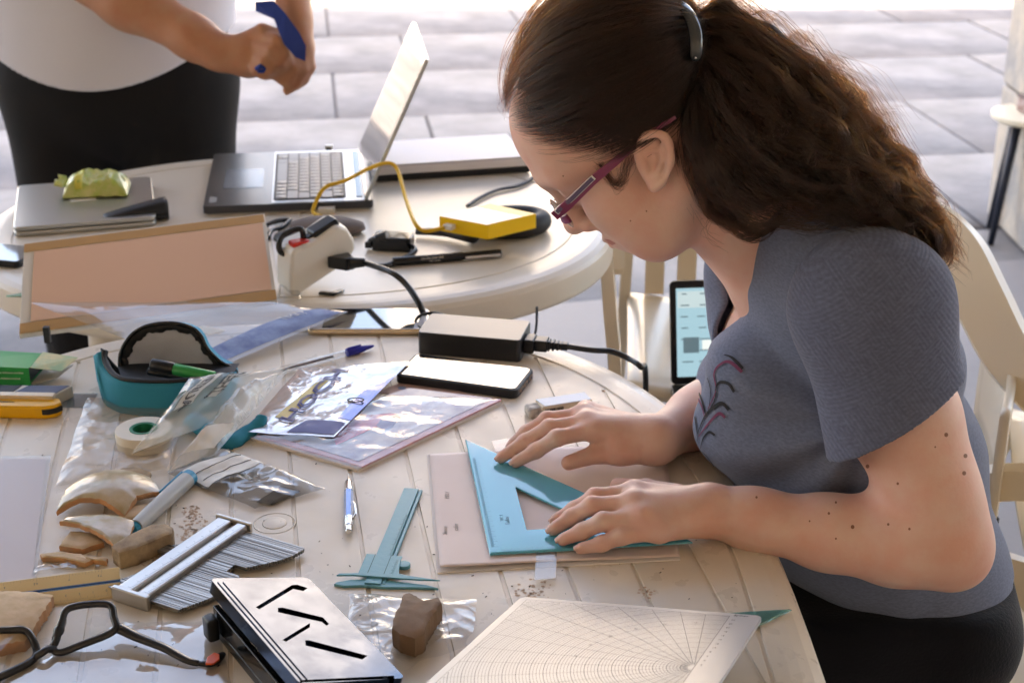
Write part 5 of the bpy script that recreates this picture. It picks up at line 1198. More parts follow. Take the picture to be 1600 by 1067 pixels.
# ---- unseen houses across the square, added for bright reflections and bounce light
M_pale = mat('pale limewash', (.86, .83, .78), .9, bump=.2, bscale=6, var=.08, vscale=1); M_wind = mat('dark window', (.03, .035, .04), .1); M_roof = mat('clay roof', (.4, .17, .09), .8)
def house(label, x0, x1, y0, h, nw, nf):
    t = thing('house', label, 'house', ((x0 + x1) / 2, y0, 0)); w = x1 - x0
    m = MB(); m.box(-w / 2, w / 2, 0, 8, 0, h); m.build('wall', M_pale, t)
    m = MB(); m.prism([(-w / 2 - .3, -.3), (w / 2 + .3, -.3), (w / 2 + .3, 8.3), (-w / 2 - .3, 8.3)], h, h + .35); m.build('roof', M_roof, t)
    wm = None
    for i in range(nw):
        for j in range(nf):
            if wm is None:
                q = MB(); q.box(-.5, .5, -.04, .02, 0, 1.5); o = q.build('window', M_wind, t); wm = o.data
            else: o = bpy.data.objects.new('window', wm); COL.objects.link(o); o.parent = t
            o.location = (-w / 2 + (i + .5) * w / nw, 0, 1.2 + j * (h - 1) / nf)
house('unseen tall pale house added across the square for bright reflections', -2.2, 3.2, 26, 12.3, 3, 3)
house('long low unseen house, added right of the tall pale one', 7, 26, 30, 5.0, 7, 1)
house('low pale unseen house, added at the left side of the square', -24, -4.5, 30, 5.5, 6, 2)
# ================================================================== PEOPLE
import openvdb as vdb
from mathutils.bvhtree import BVHTree
class SDF:
    """a distance field on a grid, grown limb by limb with smooth joins, then meshed as one continuous surface"""
    def __init__(s, lo, hi, h):
        s.lo = np.array(lo, float); s.h = h; s.n = np.ceil((np.array(hi) - s.lo) / h).astype(int) + 1
        s.D = np.full(tuple(s.n), .03, np.float32)
    def _reg(s, lo, hi):
        a = np.clip(np.floor((np.array(lo) - s.lo) / s.h).astype(int), 0, s.n); b = np.clip(np.ceil((np.array(hi) - s.lo) / s.h).astype(int) + 1, 0, s.n)
        if np.any(b <= a): return None, None
        g = [(s.lo[i] + s.h * np.arange(a[i], b[i])).astype(np.float32) for i in range(3)]
        return tuple(slice(a[i], b[i]) for i in range(3)), (g[0][:, None, None], g[1][None, :, None], g[2][None, None, :])
    def op(s, fn, lo, hi, k, mode='u'):
        sl, g = s._reg(lo, hi)
        if sl is None: return
        a = s.D[sl]; d = fn(*g).astype(np.float32)
        if mode == 'u':
            if k > 0: hh = np.maximum(k - np.abs(a - d), 0) / k; r = np.minimum(a, d) - hh * hh * k * .25
            else: r = np.minimum(a, d)
        else:
            if mode == 's': d = -d
            if k > 0: hh = np.maximum(k - np.abs(a - d), 0) / k; r = np.maximum(a, d) + hh * hh * k * .25
            else: r = np.maximum(a, d)
        s.D[sl] = r
    def cap(s, a, b, ra, rb, k=.01, sc=(1, 1, 1), mode='u', mat3=None):
        a = np.array(a, float); b = np.array(b, float); sc = np.array(sc, float); pad = max(ra, rb) * sc.max() + .012 + k
        lo, hi = np.minimum(a, b) - pad, np.maximum(a, b) + pad
        a2, b2 = a / sc, b / sc; ba = b2 - a2; L2 = max(1e-9, float(ba @ ba))
        def fn(X, Y, Z):
            x, y, z = X / sc[0] - a2[0], Y / sc[1] - a2[1], Z / sc[2] - a2[2]
            t = np.clip((x * ba[0] + y * ba[1] + z * ba[2]) / L2, 0, 1)
            return np.sqrt((x - t * ba[0]) ** 2 + (y - t * ba[1]) ** 2 + (z - t * ba[2]) ** 2) - (ra + (rb - ra) * t)
        s.op(fn, lo, hi, k, mode)
    def chain(s, pts, rs, k=.01, sc=(1, 1, 1)):
        for i in range(len(pts) - 1): s.cap(pts[i], pts[i + 1], rs[i], rs[i + 1], k, sc)
    def ell(s, c, r, axes=None, k=.01, mode='u'):
        c = np.array(c, float); r = np.array(r, float); A = np.eye(3) if axes is None else np.array([list(v) for v in axes], float); pad = r.max() + .012 + k
        def fn(X, Y, Z):
            x, y, z = X - c[0], Y - c[1], Z - c[2]
            q = [(A[i][0] * x + A[i][1] * y + A[i][2] * z) for i in range(3)]
            k0 = np.sqrt(sum((q[i] / r[i]) ** 2 for i in range(3))) + 1e-6; k1 = np.sqrt(sum((q[i] / r[i] ** 2) ** 2 for i in range(3))) + 1e-6
            return k0 * (k0 - 1) / k1
        s.op(fn, c - pad, c + pad, k, mode)
    def plane(s, p, n, lo=None, hi=None, k=0):      # keeps the side the normal points away from
        p = np.array(p, float); n = np.array(n, float); n /= np.linalg.norm(n)
        s.op(lambda X, Y, Z: (X - p[0]) * n[0] + (Y - p[1]) * n[1] + (Z - p[2]) * n[2], lo if lo is not None else s.lo, hi if hi is not None else s.lo + s.n * s.h, k, 'i')
    def copy(s):
        q = SDF.__new__(SDF); q.lo, q.h, q.n, q.D = s.lo, s.h, s.n, s.D.copy(); return q
    def smooth(s, it=1):
        for _ in range(it):
            for ax in range(3):
                D = s.D; E = D.copy(); sl = [slice(None)] * 3
                a = [slice(None)] * 3; a[ax] = slice(1, -1); b = [slice(None)] * 3; b[ax] = slice(0, -2); c = [slice(None)] * 3; c[ax] = slice(2, None)
                E[tuple(a)] = .5 * D[tuple(a)] + .25 * (D[tuple(b)] + D[tuple(c)]); s.D = E
    def mesh(s, name, mt, parent, disp=None, adapt=0.0, inv=None):
        g = vdb.FloatGrid(.02); g.copyFromArray(np.ascontiguousarray(np.clip(s.D, -.02, .02)), ijk=(0, 0, 0), tolerance=0)
        p, tr, q = g.convertToPolygons(isovalue=0.0, adaptivity=adapt)
        P = p.astype(np.float64) * s.h + s.lo
        if disp is not None: P = disp(P)
        if inv is not None: M = np.array(inv); P = P @ M[:3, :3].T + M[:3, 3]
        me = bpy.data.meshes.new(name); nv, nq, nt_ = len(P), len(q), len(tr)
        me.vertices.add(nv); me.vertices.foreach_set('co', P.astype(np.float32).ravel())
        q = q[:, ::-1]; tr = tr[:, ::-1] if nt_ else tr
        me.loops.add(nq * 4 + nt_ * 3); me.loops.foreach_set('vertex_index', np.concatenate([q.ravel(), tr.ravel()]).astype(np.int32))
        me.polygons.add(nq + nt_); me.polygons.foreach_set('loop_start', np.concatenate([np.arange(nq) * 4, nq * 4 + np.arange(nt_) * 3]).astype(np.int32))
        me.update(calc_edges=True); me.validate(); me.materials.append(mt)
        me.shade_smooth()
        o = bpy.data.objects.new(name, me); COL.objects.link(o); o.parent = parent
        return o
def bvh_of(o):
    me = o.data; M = o.matrix_world if o.parent is None else Matrix.Translation(o.parent.location)
    return BVHTree.FromPolygons([M @ v.co for v in me.vertices], [tuple(p.vertices) for p in me.polygons])
CAM0 = Vector((0, 0, CAMZ))
def shoot(bvh, px, py):
    h = bvh.ray_cast(CAM0, ray(px, py).normalized())
    return (h[0], (-h[1] if h[1].dot(ray(px, py)) > 0 else h[1]) if h[0] is not None else None)
def warp(P, fs, seed):
    r = np.random.default_rng(seed); out = np.zeros(len(P))
    for f in fs:
        for _ in range(3):
            d = r.normal(size=3); d /= np.linalg.norm(d); d2 = r.normal(size=3); d2 /= np.linalg.norm(d2)
            out += np.sin(P @ d * f + 1.7 * np.sin(P @ d2 * f * .6 + r.uniform(0, 6)) + r.uniform(0, 6)) / 3
    return out / len(fs)

# skin and cloth
def skin(name, col, sss=.22, bump=.3):
    m = mat(name, col, .48, spec=.4, bump=bump, bscale=260, col2=(col[0] * .97, col[1] * .80, col[2] * .76), vscale=26, sss=sss, bdist=.0008, detail=7)
    m.node_tree.nodes['Principled BSDF'].inputs['Subsurface Scale'].default_value = .006
    return m
M_skin = skin('fair skin', (.75, .505, .425)); M_skin2 = skin('tanned skin', (.52, .27, .16))
def cloth(name, col, col2, sc=(1, 1, 1), vs=160, bump=.5, pattern=False):
    m = mat(name, col, .9, spec=.15, sheen=.15); n = m.node_tree.nodes; L = m.node_tree.links; b = n['Principled BSDF']
    tc = [x for x in n if x.type == 'TEX_COORD'][0]
    mp = n.new('ShaderNodeMapping'); mp.inputs['Scale'].default_value = sc; L.new(tc.outputs['Object'], mp.inputs[0])
    t = n.new('ShaderNodeTexNoise'); t.inputs['Scale'].default_value = vs; t.inputs['Detail'].default_value = 3; L.new(mp.outputs[0], t.inputs['Vector'])
    r = n.new('ShaderNodeValToRGB'); r.color_ramp.elements[0].color = (*col2, 1); r.color_ramp.elements[1].color = (*col, 1); r.color_ramp.elements[0].position = .35; r.color_ramp.elements[1].position = .65
    L.new(t.outputs['Fac'], r.inputs['Fac']); colo = r.outputs[0]; hgt = t.outputs['Fac']
    if pattern:   # woven maze of short bars, two directions
        m2 = n.new('ShaderNodeMapping'); m2.inputs['Rotation'].default_value = (0, R(38), 0); L.new(tc.outputs['Object'], m2.inputs[0])
        sw = n.new('ShaderNodeSeparateXYZ'); L.new(m2.outputs[0], sw.inputs[0])
        cb = n.new('ShaderNodeCombineXYZ'); L.new(sw.outputs[0], cb.inputs[0]); L.new(sw.outputs[2], cb.inputs[1])
        v = n.new('ShaderNodeTexVoronoi'); v.inputs['Scale'].default_value = 62; v.distance = 'CHEBYCHEV'; L.new(cb.outputs[0], v.inputs['Vector'])
        vc = n.new('ShaderNodeSeparateColor'); L.new(v.outputs['Color'], vc.inputs[0])
        gt = n.new('ShaderNodeMath'); gt.operation = 'GREATER_THAN'; gt.inputs[1].default_value = .5; L.new(vc.outputs[0], gt.inputs[0])
        w1 = n.new('ShaderNodeTexWave'); w1.inputs['Scale'].default_value = 80; w1.bands_direction = 'X'; w1.inputs['Distortion'].default_value = .6; L.new(cb.outputs[0], w1.inputs['Vector'])
        w2 = n.new('ShaderNodeTexWave'); w2.inputs['Scale'].default_value = 80; w2.bands_direction = 'Y'; w2.inputs['Distortion'].default_value = .6; L.new(cb.outputs[0], w2.inputs['Vector'])
        mx = n.new('ShaderNodeMix'); mx.data_type = 'FLOAT'; L.new(gt.outputs[0], mx.inputs[0]); L.new(w1.outputs['Fac'], mx.inputs[2]); L.new(w2.outputs['Fac'], mx.inputs[3])
        mc = n.new('ShaderNodeMix'); mc.data_type = 'RGBA'; mc.blend_type = 'MULTIPLY'; L.new(mx.outputs[0], mc.inputs[0]); L.new(colo, mc.inputs[6]); mc.inputs[7].default_value = (.84, .83, .84, 1); colo = mc.outputs[2]
        ad = n.new('ShaderNodeMath'); ad.operation = 'MULTIPLY_ADD'; ad.inputs[1].default_value = .6; L.new(mx.outputs[0], ad.inputs[0]); L.new(t.outputs['Fac'], ad.inputs[2]); hgt = ad.outputs[0]
    L.new(colo, b.inputs['Base Color'])
    bp = n.new('ShaderNodeBump'); bp.inputs['Strength'].default_value = bump; bp.inputs['Distance'].default_value = .0008; L.new(hgt, bp.inputs['Height']); L.new(bp.outputs[0], b.inputs['Normal'])
    return m
M_shirt = cloth('blue grey marl cotton', (.15, .180, .265), (.115, .138, .205), (1, 1, 2.5), 230, bump=.3)
M_sleeve = cloth('blue grey patterned cotton', (.135, .160, .245), (.105, .122, .188), (1, 1, 2), 200, pattern=True)
M_trou = mat('black cotton', (.005, .005, .008), .85, spec=.2, bump=.4, bscale=300, sheen=.1)

# ------------------------------------------------------------------ the woman at the table
O = onY(1015, 210, 1.464)
c45 = math.cos(R(45)); HF = Vector((-c45, 0, -c45)); HU = Vector((-c45, 0, c45)); HS = Vector((0, -1, 0))
def H(f, u, s): return O + HF * (f / 1000) + HU * (u / 1000) + HS * (s / 1000)
def mm(*v): return tuple(x / 1000 for x in v)
AX = (HF, HU, HS)
wom = thing('person', 'seated woman in a grey T-shirt with a brown ponytail, drawing along the blue set square', 'person', (.45, 1.5, 0))
WI = Matrix.Translation(wom.location).inverted()
B = SDF((-.09, 1.13, .50), (.62, 1.80, 1.27), .0022)
# torso (mostly under the shirt)
KY = (1, 1.28, 1)
tor = [(onY(1290, 462, 1.5), .082), (onY(1300, 590, 1.5), .122), (onY(1342, 745, 1.5), .120), (onY(1408, 900, 1.5), .106)]
def torso(D, e=0, k=.03):
    for i in range(3): D.cap(tor[i][0], tor[i + 1][0], tor[i][1] + e, tor[i + 1][1] + e, k, KY)
    for Y in (1.435, 1.565): D.ell(onY(1203, 640, Y), (.066 + e, .062 + e, .082 + e), k=.04)
    for (p, Y) in (((1372, 474), 1.35), ((1350, 462), 1.65)):
        D.cap(onY(1265, 400, 1.5), onY(*p, Y), .052 + e, .058 + e, .04)
SHL, SHR = onY(1362, 478, 1.345), onY(1345, 470, 1.655)
torso(B, 0)
# neck
nb_ = onY(1240, 395, 1.497)
B.cap(H(-22, -22, 0), nb_, .054, .060, .03)
B.cap(H(4, -52, 0), onY(1204, 416, 1.497), .038, .044, .03)
B.cap(H(-10, -30, 42), onY(1190, 470, 1.47), .013, .010, .02)      # the neck muscle towards the breastbone
B.cap(onY(1180, 462, 1.48), onY(1290, 420, 1.36), .012, .014, .025)    # collarbone
# skull and face
B.ell(H(4, 50, 0), mm(96, 88, 75), AX, .02)
B.ell(H(48, -22, 0), mm(46, 74, 60), AX, .03)
B.ell(H(66, 62, 0), mm(34, 50, 62), AX, .03)
B.ell(H(70, -80, 0), mm(20, 17, 21), AX, .022)
for sg in (-1, 1):
    B.cap(H(6, -44, sg * 55), H(62, -76, sg * 20), .015, .016, .03)
    B.ell(H(66, -18, sg * 42), mm(27, 24, 22), AX, .025)
    B.cap(H(98, 42, sg * 10), H(82, 44, sg * 46), .011, .011, .018)
    B.ell(H(103, 20, sg * 30), mm(13, 13, 17), AX, .014, 's')
    B.ell(H(84, 20, sg * 31), mm(14.5, 13, 15.5), AX, .004)
    B.cap(H(98, 27, sg * 19), H(92, 27, sg * 44), .0036, .0036, .005)     # lid fold
    B.ell(H(104, -22, sg * 11.5), mm(10, 7.5, 7), AX, .005)
    B.ell(H(60, -60, sg * 42), mm(24, 26, 15), AX, .03)
B.ell(H(42, -74, 0), mm(30, 20, 34), AX, .03)
B.cap(H(99, 34, 0), H(113, -8, 0), .0075, .0095, .012)
B.ell(H(115.5, -14, 0), mm(13, 12, 12), AX, .006)
for sg in (-1, 1): B.ell(H(109, -30, sg * 6.5), mm(5, 4, 3.5), AX, .003, 's')
B.ell(H(90, -50, 0), mm(16, 22, 26), AX, .016)
B.cap(H(105, -46, 3), H(90, -52, 20), .0058, .003, .004); B.cap(H(105, -46, -3), H(90, -52, -20), .0058, .003, .004)
B.cap(H(102.5, -58, 3), H(90, -55, 19), .0064, .003, .004); B.cap(H(102.5, -58, -3), H(90, -55, -19), .0064, .003, .004)
B.cap(H(112, -52, 0), H(94, -53, 20), .0022, .0016, .002, mode='s'); B.cap(H(112, -52, 0), H(94, -53, -20), .0022, .0016, .002, mode='s')
B.ell(H(104, -69, 0), mm(9, 6, 16), AX, .008, 's'); B.ell(H(115, -37, 0), mm(12, 8, 16), AX, .006, 's')
# ear
def E3(px, py, ds=0): return onY(px, py, O.y - .076 - ds / 1000)
B.ell(E3(1020, 250, 1), mm(17, 27, 5.5), (Vector((.92, 0, .38)), Vector((-.36, 0, .93)), HS), .004)
rimp = [(1004, 250, 2), (998, 236, 4), (1002, 220, 7), (1015, 210, 9), (1032, 210, 11), (1044, 222, 12), (1048, 240, 12), (1046, 258, 11), (1040, 274, 9), (1033, 285, 7)]
rp = spline([E3(*p) for p in rimp], 3)
B.chain(rp, [.0038 + .0005 * math.sin(i) for i in range(len(rp))], .0025)
B.cap(E3(1030, 284, 4), E3(1022, 292, 3), .0062, .0055, .005); B.cap(E3(1022, 290, 3), E3(1012, 276, 2), .005, .004, .005)
B.ell(E3(1020, 250, 10.5), mm(10.5, 18.5, 8), (Vector((.92, 0, .38)), Vector((-.36, 0, .93)), HS), .005, 's'); B.ell(E3(1019, 258, 8), mm(6, 9, 6), (Vector((.92, 0, .38)), Vector((-.36, 0, .93)), HS), .003, 's')
B.chain([E3(1033, 226, 8), E3(1035, 244, 8), E3(1030, 262, 7), E3(1022, 274, 6)], [.0026] * 4, .003)
B.cap(E3(1006, 258, 5), E3(1008, 266, 4), .0042, .004, .004)
B.cap(E3(1010, 238, 6), E3(1026, 236, 7), .002, .0022, .003)
# arms
EL = onY(1474, 848, 1.285); WR = at(1108, 797, .030)
B.chain([SHL, SHL.lerp(EL, .45), SHL.lerp(EL, .8), EL], [.049, .0425, .038, .034], .03)
B.cap(SHL.lerp(EL, .5) + Vector((.002, 0, 0)), SHL.lerp(EL, .85) + Vector((.006, 0, 0)), .040, .036, .03)
B.ell(EL + Vector((.014, -.0, -.012)), (.027, .029, .028), k=.03)
fa = [EL, EL.lerp(WR, .22) + Vector((0, 0, -.007)), EL.lerp(WR, .5) + Vector((0, 0, -.007)), EL.lerp(WR, .8) + Vector((0, 0, -.003)), WR]
B.chain(fa, [.035, .0355, .0305, .0250, .0232], .03, (1, 1, 1))
B.ell(EL.lerp(WR, .12) + Vector((0, -.004, .0)), (.042, .028, .026), k=.03)
WR2 = at(1024, 688, .032); ER = onY(1262, 560, 1.76)
B.chain([SHR, SHR.lerp(ER, .5), ER], [.055, .05, .042], .03)
B.chain([ER, ER.lerp(WR2, .35), ER.lerp(WR2, .75), WR2], [.041, .038, .029, .0245], .03)
# hands
def finger(pts, r0, k0=.008):
    P = [at(*p) for p in pts]; rs = [r0, r0 * .93, r0 * .85, r0 * .70]
    if len(P) == 3: rs = [r0 * 1.05, r0, r0 * .78]
    for i in range(len(P) - 1): B.cap(P[i], P[i + 1], rs[i], rs[i + 1], .004 if i else .0055)
    for i in range(1, len(P) - 1): B.ell(P[i] + Vector((0, 0, .0005)), (rs[i] * 1.06,) * 3, k=.003)
    return P
def palm(wr, mc, r_w, k=.012):
    for p, r in mc: B.cap(wr, at(*p), r_w, r, k)
    for i in range(len(mc) - 1): B.cap(at(*mc[i][0]), at(*mc[i + 1][0]), mc[i][1] * .92, mc[i + 1][1] * .92, .006)
Zb = .0085       # what the hands rest on: papers and set square
palm(WR, [((992, 768, .040), .0115), ((990, 786, .043), .0122), ((1005, 808, .038), .0118), ((1030, 830, .029), .0112)], .020)
B.cap(WR, at(1030, 822, .024), .018, .013, .012)
f_i = finger([(992, 768, .040), (930, 776, .036), (898, 796, .021), (868, 812, .014)], .0092)
f_m = finger([(990, 786, .043), (925, 790, .038), (893, 808, .024), (864, 827, .0135)], .0095)
f_r = finger([(1005, 808, .038), (942, 814, .034), (910, 830, .022), (879, 843, .0135)], .0092)
f_p = finger([(1030, 830, .029), (972, 838, .025), (940, 850, .017), (907, 857, .0125)], .0084)
palm(WR2, [((930, 672, .046), .0120), ((918, 660, .048), .0120), ((912, 648, .044), .0115), ((915, 640, .034), .0105)], .020)
g_i = finger([(930, 672, .046), (870, 684, .041), (838, 704, .025), (806, 722, .0135)], .0094)
g_m = finger([(918, 660, .048), (858, 668, .042), (820, 690, .027), (783, 715, .0135)], .0094)
g_r = finger([(912, 648, .044), (855, 655, .038), (822, 676, .022), (800, 694, .0105)], .009)
g_t = finger([(985, 706, .026), (935, 708, .022), (888, 723, .0155)], .0105)
B.cap(WR2, at(970, 702, .026), .018, .0155, .014)
g_th = finger([(1060, 772, .022), (1010, 765, .016), (965, 758, .012)], .0105)
B.smooth(1)
def skin_disp(P):
    return P + 0
body = B.mesh('body', M_skin, wom, inv=WI)
bvh_b = bvh_of(body)

# nails
M_nail = mat('finger nail', (.72, .44, .36), .25, coat=.3)
def nail(P, r, name='nail'):
    a, b = P[-2], P[-1]; dr = (b - a).normalized(); side = dr.cross(Vector((0, 0, 1))).normalized(); up = side.cross(dr).normalized()
    c = b + up * (r * .80) + dr * (r * .28); m = MB()
    M = Matrix((( *dr, 0), (*side, 0), (*up, 0), (0, 0, 0, 1))).transposed(); M = Matrix.Translation(WI @ c) @ M
    m.grid(lambda u, v: ((u - .5) * r * 1.6, (v - .5) * r * 1.35 * math.sqrt(max(.1, 1 - (abs(u - .45) * 1.7) ** 4)), -r * .5 * ((v - .5) * 1.35) ** 2 * 2 - r * .22 * max(0, u - .5) * 2), 8, 6, M)
    return m.build(name, M_nail, wom, smooth=True, solid=.0007)
for P, r in ((f_i, .0064), (f_m, .0066), (f_r, .0064), (f_p, .0058), (g_i, .0066), (g_m, .0066), (g_r, .0062)): nail(P, r)
# lips, eye, brow
M_lip = skin('lip skin', (.50, .20, .17))
def on_body(px, py, off=.0003):
    h, n = shoot(bvh_b, px, py); return (h + n * off, n) if h is not None else (None, None)
def patch(name, outline_px, mt, off=.0006, parent=wom, bv=bvh_b, inv=WI):
    """a thin patch following the surface under a small outline"""
    cx = sum(p[0] for p in outline_px) / len(outline_px); cy = sum(p[1] for p in outline_px) / len(outline_px)
    m = MB(); vs = []; fs = []; n = len(outline_px); K = 3
    for j in range(K + 1):
        for (px, py) in outline_px:
            q = j / K; h, nn = shoot(bv, cx + (px - cx) * q, cy + (py - cy) * q)
            if h is None: return None
            vs.append(inv @ (h + nn * off))
    for j in range(K): fs += [(j * n + i, j * n + (i + 1) % n, (j + 1) * n + (i + 1) % n, (j + 1) * n + i) for i in range(n)]
    m.add(vs, fs); return m.build(name, mt, parent, smooth=True)
def disc(px, py, r, k=10, sx=1, sy=1): return [(px + r * sx * math.cos(2 * math.pi * i / k), py + r * sy * math.sin(2 * math.pi * i / k)) for i in range(k)]
M_mole = mat('mole', (.26, .11, .07), .6)
for px, py, r in ((1478, 679, 3.2), (1508, 712, 3.2), (1506, 739, 3.2), (1356, 728, 3), (1403, 755, 2), (1332, 823, 3), (1388, 819, 2), (1295, 802, 2), (1182, 777, 1.8), (1306, 785, 1.8), (1421, 826, 2), (1306, 841, 1.6), (1265, 814, 1.4), (1461, 698, 1.4), (880, 275, 1.2), (1010, 330, 1.3), (985, 345, 1.2)):
    patch('mole', disc(px, py, r, 8, 1, 1.1), M_mole, .0004)

patch('lips', [(945, 373), (952, 374), (963, 380), (957, 383), (950, 380)], M_lip, .0004)
# ------------------------------------------------------------------ T-shirt
hs = .0024
T = SDF((.10, 1.16, .54), (.66, 1.84, 1.12), hs)
torso(T, .007)
T.cap(tor[3][0], tor[3][0] + Vector((.012, 0, -.09)), .113, .120, .03, KY)
T.cap(onY(1262, 360, 1.5), onY(1300, 440, 1.5), .060, .085, .03, KY)
T.cap(onY(1168, 500, 1.555), onY(1150, 415, 1.575), .036, .030, .03); T.cap(onY(1150, 415, 1.575), onY(1240, 400, 1.62), .034, .05, .03)
T.cap(onY(1275, 372, 1.425), onY(1345, 445, 1.375), .050, .052, .03)
T.smooth(1)
Tin = T.D + .0052
T.D = np.maximum(T.D, -Tin)
# V neck opening
Vp = onY(1158, 615, 1.50); Cn = onY(1326, 336, 1.415); Cf = Vector((Cn.x, 3.0 - Cn.y, Cn.z)); od = Vector((-.92, 0, .40))
n1 = (Cn - Vp).cross(od).normalized(); n1 = n1 if n1.y < 0 else -n1
Cf = onY(1118, 392, 1.56); n2 = (Cf - Vp).cross(od).normalized(); n2 = n2 if n2.y > 0 else -n2
def wedge(X, Y, Z):
    a = (X - Vp.x) * n1.x + (Y - Vp.y) * n1.y + (Z - Vp.z) * n1.z; b = (X - Vp.x) * n2.x + (Y - Vp.y) * n2.y + (Z - Vp.z) * n2.z
    c = X - (Cn.x + .004) + 0 * Y + 0 * Z
    return np.maximum(np.maximum(a, b), c) + .004 * np.sin((Z - Vp.z) / (Cn.z - Vp.z) * 3.14) - .001
T.op(wedge, T.lo, T.lo + T.n * T.h, .003, 's')
T.cap(onY(1238, 280, 1.5), onY(1225, 350, 1.5), .072, .060, .008, mode='s')
# open where the sleeves join, hem line
T.plane((.4, 1.5, .585), (.10, .05, -1))
def folds(P):
    n = np.zeros(len(P)); c = P - np.array([.33, 1.5, .8])
    P2 = P.copy()
    arm = np.array(onY(1330, 640, 1.36)); d = P - arm; ang = np.arctan2(d[:, 2], d[:, 0]); rad = np.linalg.norm(d[:, [0, 2]], axis=1)
    amp = .0065 * np.exp(-((rad - .12) / .09) ** 2)
    w = np.sin(ang * 9 + 2 * warp(P, [14], 5)) * amp + .0022 * warp(P, [38, 60], 2) + .0035 * warp(P * np.array([1, 1, 2.2]), [16], 9)
    low = np.clip((.70 - P[:, 2]) / .12, 0, 1); w = w + low * .006 * warp(P * np.array([1.5, 1, .5]), [40], 4)
    ctr = np.stack([np.full(len(P), .32), np.full(len(P), 1.5), P[:, 2]], 1); nn = P - ctr; nn[:, 2] = 0; nn /= np.linalg.norm(nn, axis=1)[:, None] + 1e-6
    return P + nn * w[:, None]
shirt = T.mesh('t_shirt', M_shirt, wom, disp=folds, inv=WI)
bvh_s = bvh_of(shirt)
def sleeve(sh, el, hemf, name, flare=.076):
    ax = (el - sh).normalized(); a = sh + Vector((0, 0, .0)); b = sh.lerp(el, hemf)
    lo = [min(a[i], b[i]) - .13 for i in range(3)]; hi = [max(a[i], b[i]) + .13 for i in range(3)]
    D = SDF(lo, hi, .0024)
    D.cap(a + Vector((-.002, 0, 0)), b + ax * .05 + Vector((-.010, 0, 0)), .066, flare, .02, (1.0, .86, 1.0)); D.ell(a + Vector((.0, 0, 0)), (.076, .069, .071), k=.03)
    Din = D.D + .005
    D.D = np.maximum(D.D, -Din)
    hem = ax + Vector((.34, .0, .0)); D.plane(b, hem)
    D.plane(a - ax * .035 + Vector((-.075, 0, .01)), Vector((-.93, .20 if sh.y < 1.5 else -.2, .25)))
    def sf(P):
        c = np.array(a); d = np.array(ax); t = (P - c) @ d; r = P - c - t[:, None] * d; rn = np.linalg.norm(r, axis=1)[:, None] + 1e-6
        w = .0040 * np.clip(t / .12, 0, 1) * warp(P * np.array([1.6, 1, .6]), [26], 7) + .0015 * warp(P, [50], 8)
        return P + r / rn * w[:, None]
    return D.mesh(name, M_sleeve, wom, disp=sf, inv=WI)
slv = sleeve(SHL, EL, .44, 'sleeve'); sleeve(SHR, ER, .5, 'sleeve')
# binding along the V neck
def cast_line(bv, pts, n=6, off=.001):
    out = []
    for a, b in zip(pts[:-1], pts[1:]):
        for k in range(n):
            h, nn = shoot(bv, a[0] + (b[0] - a[0]) * k / n, a[1] + (b[1] - a[1]) * k / n)
            if h is not None: out.append(WI @ (h + nn * off))
    return out
# printed flourish on the chest
def stroke(name, px, w, mt, bv=bvh_s):
    sp = spline([Vector((p[0], p[1], 0)) for p in px], 7); L_ = []
    for i, p in enumerate(sp):
        h, nn = shoot(bv, p.x, p.y)
        if h is not None and h.y < 1.7: L_.append((h + nn * .0012, nn, i / (len(sp) - 1)))
    if len(L_) < 4: return
    m = MB(); vs = []
    for i, (p, nn, u) in enumerate(L_):
        tg = (L_[min(i + 1, len(L_) - 1)][0] - L_[max(0, i - 1)][0]).normalized(); sd_ = tg.cross(nn).normalized(); ww = w * (.25 + .75 * math.sin(math.pi * min(1, u * .62)))
        vs += [WI @ (p + sd_ * ww), WI @ (p - sd_ * ww)]
    m.add(vs, [(2 * i, 2 * i + 1, 2 * i + 3, 2 * i + 2) for i in range(len(L_) - 1)]); m.build(name, mt, wom, smooth=True)
M_p1 = mat('black shirt print', (.012, .012, .016), .8); M_p2 = mat('plum shirt print', (.16, .03, .08), .8)
for px, w, mt in (([(1107, 640), (1120, 610), (1117, 585), (1124, 572), (1140, 566), (1160, 582)], .0017, M_p2), ([(1105, 650), (1118, 625), (1121, 603), (1128, 597), (1140, 600), (1148, 612)], .0017, M_p1),
                  ([(1091, 678), (1103, 650), (1118, 635), (1130, 630), (1140, 640)], .0022, M_p1), ([(1093, 682), (1108, 662), (1124, 646), (1134, 652)], .0017, M_p2),
                  ([(1132, 555), (1145, 560), (1161, 577)], .0015, M_p1), ([(1105, 652), (1098, 625), (1088, 604)], .0015, M_p1), ([(1108, 645), (1112, 612), (1107, 590)], .001, M_p1), ([(1103, 655), (1098, 635), (1090, 620)], .0012, M_p2),
                  ([(1096, 700), (1100, 685), (1109, 675), (1118, 680)], .0013, M_p1), ([(1098, 704), (1108, 715), (1122, 735)], .0014, M_p1), ([(1092, 690), (1090, 670), (1087, 650)], .0012, M_p1), ([(1104, 720), (1112, 732), (1118, 746)], .0012, M_p2)):
    stroke('print_stroke', px, w, mt)

